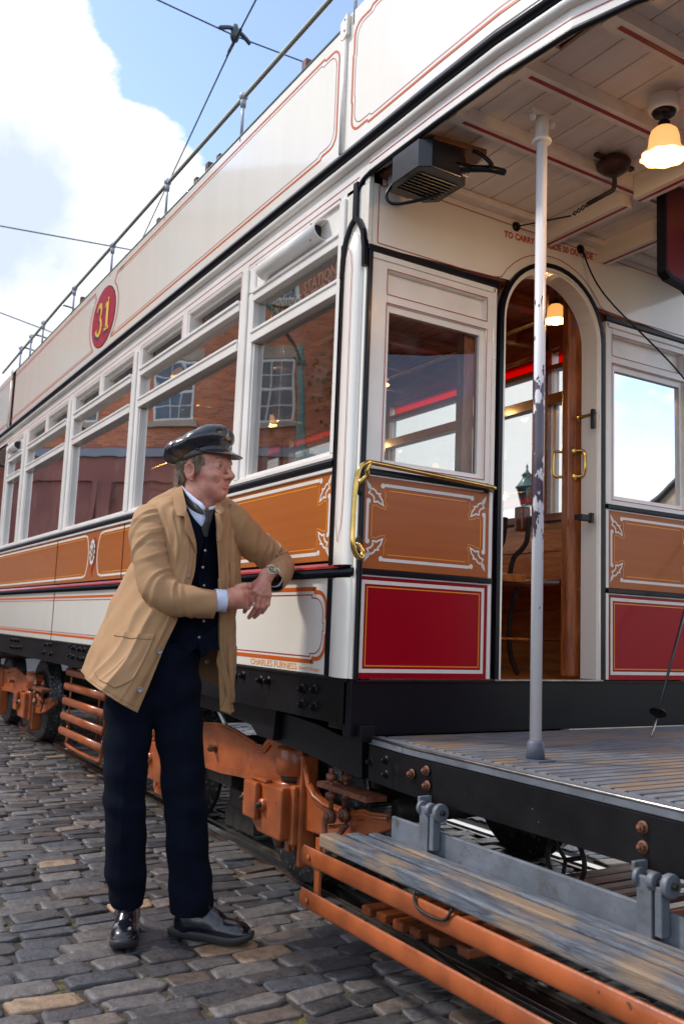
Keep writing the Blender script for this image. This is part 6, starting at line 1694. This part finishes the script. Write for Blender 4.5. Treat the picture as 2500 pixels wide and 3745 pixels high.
fR = [(.50,3.6,.03,.016,.010,2),(.535,3.5,.035,.013,.010,2),(.57,3.5,.04,.012,.009,2),(.605,3.4,.045,.013,.008,2),(.64,3.3,.05,.014,.007,2),(.68,3.2,.05,.016,.006,2),(.46,3.8,-.03,.016,.009,2),(.42,4.0,-.04,.018,.007,2),(.33,.8,.06,.02,.006,1),(.24,1.2,.07,.022,.0065,1),(.16,.6,.08,.022,.006,1),(.38,5.2,.05,.018,.006,1),(.28,4.6,.06,.02,.006,1),(.20,5.0,.07,.02,.007,1),(.11,5.4,.07,.02,.006,1),(.62,.6,.04,.02,.004,1),(.72,.4,.06,.02,.005,1),(.80,1.0,.05,.018,.004,1),(.54,6.0,.05,.016,.005,1),(.87,3,.02,.014,.003,1)]
sleeve('sleeve', [((-.522,-.59,1.529),.050),((-.512,-.606,1.504),.070),((-.489,-.616,1.457),.077),((-.46,-.62,1.399),.075),((-.433,-.62,1.343),.073),((-.404,-.616,1.284),.070),((-.37,-.607,1.236),.068),((-.334,-.568,1.203),.064),((-.309,-.525,1.194),.059),((-.295,-.478,1.189),.055),((-.284,-.428,1.187),.0515)], fR, 1)
fL = [(.55,2.6,.04,.02,.008,1.5),(.60,2.4,.05,.018,.008,1.5),(.66,2.2,.05,.016,.008,1.5),(.72,2.0,.04,.016,.007,1.5),(.45,1.0,.06,.02,.006,1),(.52,.6,.07,.018,.007,1),(.60,.2,.06,.018,.007,1),(.68,6.0,.06,.016,.006,1),(.35,.4,.07,.022,.006,1),(.25,.8,.07,.025,.006,1),(.40,4.5,.05,.02,.007,1),(.50,4.2,.05,.02,.007,1),(.78,0,.04,.015,.004,1),(.84,5.5,.04,.015,.004,1)]
sleeve('sleeve', [((-.444,-.351,1.551),.050),((-.443,-.323,1.524),.074),((-.442,-.272,1.484),.074),((-.447,-.213,1.444),.068),((-.454,-.158,1.415),.063),((-.454,-.11,1.391),.060),((-.431,-.088,1.362),.056),((-.389,-.109,1.332),.053),((-.353,-.14,1.306),.050),((-.329,-.169,1.286),.047)], fL, 2, nseg=130)
for pp,nn,rr,nm_ in (((-.286,-.436,1.187),(1,0,0),.0535,'cuff_seam'),):
    pass
# shirt cuffs, strap and watch
def ringband(name, c0, c1, r0, r1, m, par, thick=.0025, squash=1., n=40):
    c0 = Vec(c0); c1 = Vec(c1); d = (c1-c0).normalized(); a = (UP-d*UP.dot(d)).normalized(); b = d.cross(a); vs = []
    for q in range(6):
        t = q/5; c = c0.lerp(c1,t); r = r0+(r1-r0)*t
        for i in range(n): th = 2*pi*i/n; vs.append(c+(a*cos(th)+b*sin(th)*squash)*(r+.0006*sin(5*th+q)))
    mb = MB(); mb.add(vs,[(q*n+i,q*n+(i+1)%n,(q+1)*n+(i+1)%n,(q+1)*n+i) for q in range(5) for i in range(n)],True); o = put(name, mb, m, par); md = o.modifiers.new('t','SOLIDIFY'); md.thickness = thick; return o
shirt = ringband('shirt_cuff', (-.282,-.428,1.202), (-.274,-.387,1.202), .042, .041, SHIRT, MAN)
ringband('shirt_cuff', (-.353,-.14,1.308), (-.32,-.172,1.302), .042, .036, SHIRT, shirt)
ringband('sleeve_lining', (-.36,-.134,1.311), (-.332,-.165,1.288), .0485, .0445, mat('dark_lining',(.02,.02,.03),.8), coat)
w0 = Vec((-.31,-.195,1.321)); w1 = Vec((-.306,-.205,1.311))
strap = ringband('watch', w0, w1, .0275, .0270, mat('brown_strap',(.035,.022,.018),.5), MAN, .0025)
wd = (w1-w0).normalized(); wn = (-FH*.85+RH*.42+UP*.30); wn = (wn-wd*wn.dot(wd)).normalized(); wc = w0.lerp(w1,.5)+wn*.0285
mb = MB(); mb.lathe([(.0165,-.004),(.0185,-.001),(.0185,.004),(.0160,.0065),(.0155,.0050)], wc, wn, 32); 
mb.tube([wc+wd.cross(wn)*.0,wc+wd*.022],[.003,.003],8); put('watch_case', mb, mat('steel_case',(.5,.5,.5),.2,metal=1), strap)
mb = MB(); mb.lathe([(.001,.0052),(.0156,.0052)], wc, wn, 32); mb.m = 1; t1 = wd; t2 = wn.cross(wd)
for k in range(12):
    a_ = k*pi/6; e1 = t1*cos(a_)+t2*sin(a_); mb.bar(wc+wn*.0056+e1*.0118,wc+wn*.0056+e1*.0136,.0006,.0004,wn)
mb.bar(wc+wn*.006,wc+wn*.006+(t1*.5-t2*.8)*.008,.0009,.0005,wn); mb.bar(wc+wn*.006,wc+wn*.006+(-t1*.9-t2*.2)*.0115,.0007,.0005,wn)
put('watch_dial', mb, [mat('pale_green_dial',(.72,.92,.52),.4), BLACK], strap)

# ---- waistcoat, shirt front and tie
def rings(mb, rows, n=56, bottom=None):
    """rows: centre, half width along RH, half depth along FH"""
    vs = []
    for c,rx,rd in rows:
        c = Vec(c)
        for i in range(n):
            th = 2*pi*i/n; e = .95; x_ = abs(cos(th))**e*(1 if cos(th)>0 else -1); y_ = abs(sin(th))**e*(1 if sin(th)>0 else -1)
            vs.append(c+RH*x_*rx+FH*y_*rd)
    k = len(rows); mb.add(vs,[(q*n+i,q*n+(i+1)%n,(q+1)*n+(i+1)%n,(q+1)*n+i) for q in range(k-1) for i in range(n)],True); return vs
mb = MB(); RW = [((-.491,-.434,1.577),.07,.065),((-.485,-.434,1.535),.105,.105),((-.487,-.431,1.474),.118,.118),((-.492,-.425,1.38),.124,.125),((-.491,-.423,1.299),.124,.122),((-.491,-.422,1.218),.126,.120),((-.483,-.428,1.137),.130,.122),((-.474,-.437,1.077),.136,.124),((-.464,-.446,1.022),.142,.126)]
rings(mb, RW); WC = put('waistcoat', mb, NAVYC, MAN)
# pointed fronts and overlapping front edge
flap('waistcoat_front', [((-.436,-.537,1.067),(-.33,-.459,1.065)),((-.426,-.532,1.033),(-.329,-.468,1.031)),((-.392,-.519,1.012),(-.341,-.488,1.007)),((-.362,-.507,0.99),(-.356,-.501,0.987))], NAVYC, .004, WC)
flap('waistcoat_front', [((-.331,-.46,1.073),(-.334,-.389,1.109)),((-.329,-.465,1.053),(-.335,-.396,1.051)),((-.333,-.452,1.019),(-.331,-.418,1.012)),((-.336,-.442,0.991),(-.338,-.435,0.993))], NAVYC, .004, WC)
flap('waistcoat_edge', [((-.346,-.458,1.447),(-.342,-.448,1.458)),((-.346,-.452,1.391),(-.346,-.444,1.391)),((-.352,-.458,1.328),(-.352,-.45,1.328)),((-.359,-.462,1.273),(-.36,-.454,1.272)),((-.351,-.453,1.234),(-.351,-.445,1.235)),((-.341,-.448,1.157),(-.341,-.44,1.158)),((-.331,-.463,1.069),(-.33,-.455,1.069))], NAVYC, .003, WC)
for p in ((-.34,-.452,1.386),(-.345,-.455,1.323),(-.342,-.447,1.256),(-.33,-.445,1.125),(-.323,-.462,1.065)):
    mb = MB(); mb.lathe([(.001,.002),(.0042,.0018),(.0056,.001),(.0054,0)], p, (-FH+RH*.5).normalized(), 14); put('waistcoat_button', mb, PEWTER, WC)
flap('shirt_front', [((-.415,-.511,1.569),(-.349,-.452,1.531)),((-.399,-.51,1.552),(-.345,-.453,1.524)),((-.365,-.498,1.51),(-.338,-.456,1.504)),((-.342,-.47,1.474),(-.338,-.457,1.48))], SHIRT, .002, shirt)
flap('waistcoat_front', [((-.374,-.532,1.532),(-.376,-.52,1.549)),((-.361,-.522,1.464),(-.356,-.501,1.505)),((-.355,-.503,1.387),(-.337,-.472,1.467)),((-.357,-.488,1.291),(-.334,-.456,1.437))], NAVYC, .003, WC)
flap('tie', [((-.334,-.467,1.534),(-.331,-.431,1.541)),((-.325,-.465,1.506),(-.322,-.441,1.508)),((-.323,-.468,1.492),(-.318,-.447,1.49)),((-.325,-.469,1.486),(-.318,-.448,1.486)),((-.329,-.475,1.466),(-.322,-.452,1.46)),((-.327,-.463,1.436),(-.326,-.453,1.437))], TIE, .008, WC)
# stand collar with the black tie band round it
flap('shirt_collar', [((-.459,-.514,1.64),(-.448,-.511,1.622)),((-.428,-.505,1.617),(-.42,-.506,1.594)),((-.395,-.49,1.593),(-.392,-.492,1.568)),((-.373,-.477,1.576),(-.37,-.479,1.553)),((-.357,-.467,1.564),(-.354,-.467,1.538)),((-.351,-.457,1.546),(-.351,-.459,1.54))], SHIRT, .003, shirt)
flap('shirt_collar', [((-.351,-.441,1.551),(-.35,-.441,1.54)),((-.354,-.427,1.556),(-.351,-.426,1.545)),((-.361,-.412,1.563),(-.36,-.411,1.553))], SHIRT, .003, shirt)
flap('tie_band', [((-.464,-.51,1.632),(-.421,-.511,1.57)),((-.423,-.507,1.602),(-.4,-.508,1.553)),((-.392,-.492,1.573),(-.376,-.495,1.536)),((-.369,-.48,1.557),(-.357,-.481,1.526)),((-.354,-.467,1.539),(-.339,-.463,1.522))], TIE, .004, WC)

# ---- trousers
tr = SDF()
tr.chain([((-.487,-.526,1.111),.108),((-.487,-.536,0.996),.124),((-.469,-.55,0.9),.132)],.05)
tr.ell((-.476,-.618,0.852),(.094,.094,.12),.04); tr.ell((-.433,-.499,0.855),(.094,.094,.12),.04)
tr.chain([((-.479,-.65,0.805),.092),((-.454,-.664,0.683),.082),((-.441,-.666,0.578),.076),((-.431,-.663,0.473),.0715),((-.437,-.651,0.351),.0705),((-.451,-.634,0.226),.071),((-.462,-.624,0.155),.062),((-.475,-.61,0.09),.050)],.014)
tr.chain([((-.431,-.493,0.807),.094),((-.396,-.483,0.685),.083),((-.368,-.474,0.564),.078),((-.354,-.465,0.459),.0755),((-.343,-.451,0.324),.074),((-.34,-.435,0.203),.0745),((-.341,-.427,0.127),.076),((-.344,-.418,0.066),.077)],.014)
zr = (-.469,-.613,0.103)[2]; zl = (-.332,-.425,0.098)[2]; mid = Vec((-.412,-.551,0.227))
def trx(g, v):
    x = (g[...,0]-mid.x)*RH.x+(g[...,1]-mid.y)*RH.y; w = (g[...,0]-mid.x)*FH.x+(g[...,1]-mid.y)*FH.y; z = g[...,2]
    f = .0016*np.sin(34*z+16*x+2*np.sin(20*w))*np.clip((z-.1)/.1,0,1)+.0012*np.sin(21*z-30*x+1.3)
    low = np.clip((.30-z)/.22,0,1); f = f+.0035*low*np.sin(58*z+14*x+5*w)
    hip = np.clip((z-.62)/.12,0,1); f = f+.0040*hip*np.sin(46*z-34*np.abs(x+.015)+8*w)
    crease = np.exp(-((x+.095)/.007)**2)*np.clip(-w*14,0,1)*-.004*np.clip((.75-z)/.1,0,1)+np.exp(-((x-.125)/.007)**2)*np.clip(-w*14,0,1)*-.004*np.clip((.75-z)/.1,0,1)
    knee = np.exp(-((z-.47)/.05)**2)*.004*np.sin(70*z+25*x)
    v = v+f+crease+knee
    cut = np.where(x < 0, zr-z+.02*(w+.02), zl-z+.10*(w+.0)); v = np.maximum(v, cut)
    return np.maximum(v, z-1.04)
lo = (-.90,-.90,.06); hi = (.02,.0,1.07)
V,Q = tr.mesh(lo,hi,.0072,extra=trx); mb = MB(); add_np(mb,V,Q); TRS = put('trousers', mb, NAVYC, MAN)
md = TRS.modifiers.new('sm','SMOOTH'); md.iterations = 3; md.factor = .5
mb = MB(); mb.tube([Vec((-.346,-.511,0.987)),Vec((-.312,-.536,0.948)),Vec((-.282,-.566,0.872))], .0022, 6); put('fly_seam', mb, NAVYC, TRS)

# ---- shoes
def shoe(heel, toe, seed):
    """heel and toe are ground points"""
    Hh = Vec((heel[0],heel[1],0)); T_ = Vec((toe[0],toe[1],0)); d = (T_-Hh).normalized(); sd = Vec((-d.y,d.x,0)); 
    L1 = (T_-Hh).length; fr = (tuple(Hh),(tuple(d),tuple(sd*1.06),(0,0,1.15)))
    s = SDF(); k = L1/.29
    s.ell((.045*k,0,.050),(.050,.036,.046),.02); s.cap((.05*k,0,.055),(.06*k,0,.125),.040,.040,.02)
    s.ell((.12*k,0,.055),(.075,.038,.040),.025); s.ell((.20*k,.002,.044),(.070,.044,.030),.025); s.ell((.235*k,.002,.040),(.050,.041,.026),.02)
    s.cap((.075*k,0,.100),(.155*k,0,.070),.026,.024,.02)
    s.cap((.198*k,-.05,.082),(.198*k,.05,.082),.003,.003,.006,True)
    s.cap((.06*k,0,.150),(.058*k,0,.118),.033,.030,.006,True)
    V,Q = s.mesh((-.015,-.06,.022),(L1+.01,.06,.15),.0032,frame=fr); mb = MB(); add_np(mb,V,Q); S_ = put('shoe', mb, SHOEL, MAN)
    # sole
    prof = [(-.006,0,.030),(.02,0,.036),(.07,0,.036),(.12,0,.034),(.17,.001,.042),(.21,.002,.0475),(.25,.002,.044),(.275,.002,.030),(.288,.002,.012)]
    out = [(a*k,b+w) for a,b,w in prof]+[(a*k,b-w) for a,b,w in prof[::-1]]
    C2 = smooth_path([(a,b,0) for a,b in out]+[(out[0][0],out[0][1],0)],4)[:-1]; n = len(C2); vs = []
    for z0,e in ((.010,.92),(.014,1.0),(.026,1.04),(.036,1.03),(.038,.96)):
        for p in C2:
            cx_ = .145*k; x_ = cx_+(p.x-cx_)*e; y_ = p.y*e; spring = .016*max(0,(x_/k-.20)/.09)**2; vs.append(Hh+d*x_+sd*y_+Vec((0,0,z0+spring-(.0 if z0>.02 else 0))))
    mb = MB(); mb.add(vs,[(q*n+i,q*n+(i+1)%n,(q+1)*n+(i+1)%n,(q+1)*n+i) for q in range(4) for i in range(n)]+[tuple(range(n))[::-1],tuple(range(4*n,5*n))],True); put('sole', mb, RUB, S_)
    mb = MB()
    for i in range(4):
        x_ = (.098+.020*i)*k; z_ = .146-.0155*i
        P1 = [Hh+d*(x_-.004)+sd*-.024+Vec((0,0,z_-.016)), Hh+d*(x_+.006)+Vec((0,0,z_+.002)), Hh+d*(x_+.002)+sd*.024+Vec((0,0,z_-.016))]; mb.tube(smooth_path(P1,5), .0019, 6)
    b0 = Hh+d*.098*k+Vec((0,0,.149))
    for sg in (-1,1): mb.tube(smooth_path([b0,b0+sd*sg*.020+d*.012+UP*.004,b0+sd*sg*.034+d*.006-UP*.012,b0+sd*sg*.014+d*.004-UP*.004],5), .0019, 6); mb.tube(smooth_path([b0,b0+sd*sg*.016+d*.03-UP*.004,b0+sd*sg*.030+d*.045-UP*.028],5), .0017, 6)
    put('shoelaces', mb, mat('lace',(.02,.02,.026),.7), S_)
shoe((-.552,-.582),(-.282,-.690),1)
shoe((-.395,-.462),(-.172,-.262),2)

# ================================================================ sky, sun, camera
SKYBLOBS = [((-.868,.150,.468),14,.26),((-.868,.23,.434),9,.16),((-.880,.320,.355),9,.26),((-.80,.10,.59),9,.26),((-.84,.12,.54),8,.2),((-.93,.17,.36),9,.16),((-.778,.33,.547),12,-.35),((-.758,.40,.52),10,-.25),((-.79,.22,.59),7,-.3),((-.937,.168,.305),4,-.2),((-.946,.17,.265),5,.25),((-.6,.75,.2),42,.42),((-.2,-.9,.4),40,.08)]
W = bpy.data.worlds.new('World'); scn.world = W; W.use_nodes = True
N = W.node_tree.nodes; L = W.node_tree.links; bg = N['Background']
SUN_AZ = Vec((-.62,-.78)); SUN_EL = 48
sky = N.new('ShaderNodeTexSky'); sky.sky_type = 'NISHITA'; sky.sun_disc = False; sky.sun_elevation = rad(SUN_EL)
sky.sun_rotation = math.atan2(SUN_AZ.x, SUN_AZ.y)
sky.air_density = 1.0; sky.dust_density = .6; sky.ozone_density = 2.0
bg.inputs['Strength'].default_value = .12
tc = N.new('ShaderNodeTexCoord'); nm = N.new('ShaderNodeVectorMath'); nm.operation = 'NORMALIZE'; L.new(tc.outputs['Generated'], nm.inputs[0])
mp = N.new('ShaderNodeMapping'); mp.inputs['Scale'].default_value = (1,1,1.9); mp.inputs['Location'].default_value = (.35,.1,.0); L.new(nm.outputs[0], mp.inputs[0])
n1 = N.new('ShaderNodeTexNoise'); n1.inputs['Scale'].default_value = 3.6; n1.inputs['Detail'].default_value = 12; n1.inputs['Roughness'].default_value = .58; n1.inputs['Distortion'].default_value = .15
L.new(mp.outputs[0], n1.inputs['Vector'])
n3 = N.new('ShaderNodeTexNoise'); n3.inputs['Scale'].default_value = 15; n3.inputs['Detail'].default_value = 10; n3.inputs['Roughness'].default_value = .6
L.new(mp.outputs[0], n3.inputs['Vector'])
ma = N.new('ShaderNodeMath'); ma.operation = 'MULTIPLY_ADD'; ma.inputs[1].default_value = .50; L.new(n3.outputs['Fac'], ma.inputs[0])
mb_ = N.new('ShaderNodeMath'); mb_.operation = 'MULTIPLY_ADD'; mb_.inputs[1].default_value = 1.25; mb_.inputs[2].default_value = -.375; L.new(n1.outputs['Fac'], mb_.inputs[0]); L.new(mb_.outputs[0], ma.inputs[2])
acc = ma.outputs[0]
def blob(v, width, amt, acc):
    d = N.new('ShaderNodeVectorMath'); d.operation = 'DOT_PRODUCT'; L.new(nm.outputs[0], d.inputs[0]); d.inputs[1].default_value = Vec(v).normalized()
    m = N.new('ShaderNodeMapRange'); m.interpolation_type = 'SMOOTHSTEP'; m.inputs['From Min'].default_value = cos(rad(width)); m.inputs['From Max'].default_value = 1; m.inputs['To Min'].default_value = 0; m.inputs['To Max'].default_value = amt
    L.new(d.outputs['Value'], m.inputs['Value'])
    a = N.new('ShaderNodeMath'); a.operation = 'ADD'; L.new(acc, a.inputs[0]); L.new(m.outputs[0], a.inputs[1]); return a.outputs[0]
for v,w,a in SKYBLOBS: acc = blob(v,w,a,acc)
cr = N.new('ShaderNodeValToRGB'); cr.color_ramp.elements[0].position = .465; cr.color_ramp.elements[1].position = .56; L.new(acc, cr.inputs[0])
n2 = N.new('ShaderNodeTexNoise'); n2.inputs['Scale'].default_value = 6.5; n2.inputs['Detail'].default_value = 12; n2.inputs['Roughness'].default_value = .6
mp2 = N.new('ShaderNodeMapping'); mp2.inputs['Location'].default_value = (3.1,1.7,.4); L.new(nm.outputs[0], mp2.inputs[0]); L.new(mp2.outputs[0], n2.inputs['Vector'])
cc = N.new('ShaderNodeValToRGB'); e = cc.color_ramp.elements; e[0].position = .30; e[0].color = (5.6,6.4,7.6,1); e[1].position = .64; e[1].color = (9.8,9.8,9.9,1)
g0 = n2.outputs['Fac']
for v,w,a in (((-.915,.165,.37),9,-.17),((-.885,.12,.41),7,-.09),((-.86,.26,.44),7,.14),((-.84,.14,.52),7,.10),((-.6,.75,.2),45,.5)): g0 = blob(v,w,a,g0)
L.new(g0, cc.inputs[0])
sc_ = N.new('ShaderNodeMix'); sc_.data_type = 'RGBA'; sc_.blend_type = 'MULTIPLY'; sc_.inputs['Factor'].default_value = 1; L.new(sky.outputs[0], sc_.inputs['A']); sc_.inputs['B'].default_value = (2.65,2.42,2.35,1)
mx = N.new('ShaderNodeMix'); mx.data_type = 'RGBA'; L.new(cr.outputs[0], mx.inputs['Factor']); L.new(sc_.outputs['Result'], mx.inputs['A']); L.new(cc.outputs[0], mx.inputs['B'])
L.new(mx.outputs['Result'], bg.inputs['Color'])
sd = bpy.data.lights.new('sun','SUN'); sd.energy = 2.7; sd.angle = rad(6); sd.color = (1,.95,.87)
so = bpy.data.objects.new('sun', sd); col.objects.link(so)
dv = Vec((SUN_AZ.x*cos(rad(SUN_EL)), SUN_AZ.y*cos(rad(SUN_EL)), sin(rad(SUN_EL))*SUN_AZ.length)); so.rotation_euler = dv.to_track_quat('Z','Y').to_euler(); so.location = (-3,-6,9)

cd = bpy.data.cameras.new('camera'); co = bpy.data.objects.new('camera', cd); col.objects.link(co); scn.camera = co
co.location = (2.77,-1.75,1.12)
yaw, pit, rol = 0.54580165, 0.12885796, 0.03902603
f_ = Vec((-cos(yaw)*cos(pit), sin(yaw)*cos(pit), sin(pit))); r_ = f_.cross(Vec((0,0,1))).normalized(); u_ = r_.cross(f_)
r2_ = r_*cos(rol)+u_*sin(rol); u2_ = -r_*sin(rol)+u_*cos(rol)
co.rotation_euler = Matrix((r2_, u2_, -f_)).transposed().to_euler()
cd.sensor_fit = 'VERTICAL'; cd.sensor_height = 36; cd.lens = 3266.2/3745*36; cd.clip_end = 600; cd.clip_start = .05
cd.dof.use_dof = True; cd.dof.focus_distance = 3.55; cd.dof.aperture_fstop = 4.5
scn.view_settings.view_transform = 'Standard'; scn.view_settings.look = 'None'; scn.view_settings.exposure = .18; scn.view_settings.gamma = 1
scn.render.engine = 'CYCLES'; scn.cycles.max_bounces = 8; scn.cycles.transparent_max_bounces = 16; scn.cycles.use_denoising = True
scn.cycles.sample_clamp_indirect = 6; scn.cycles.caustics_reflective = False; scn.cycles.caustics_refractive = False
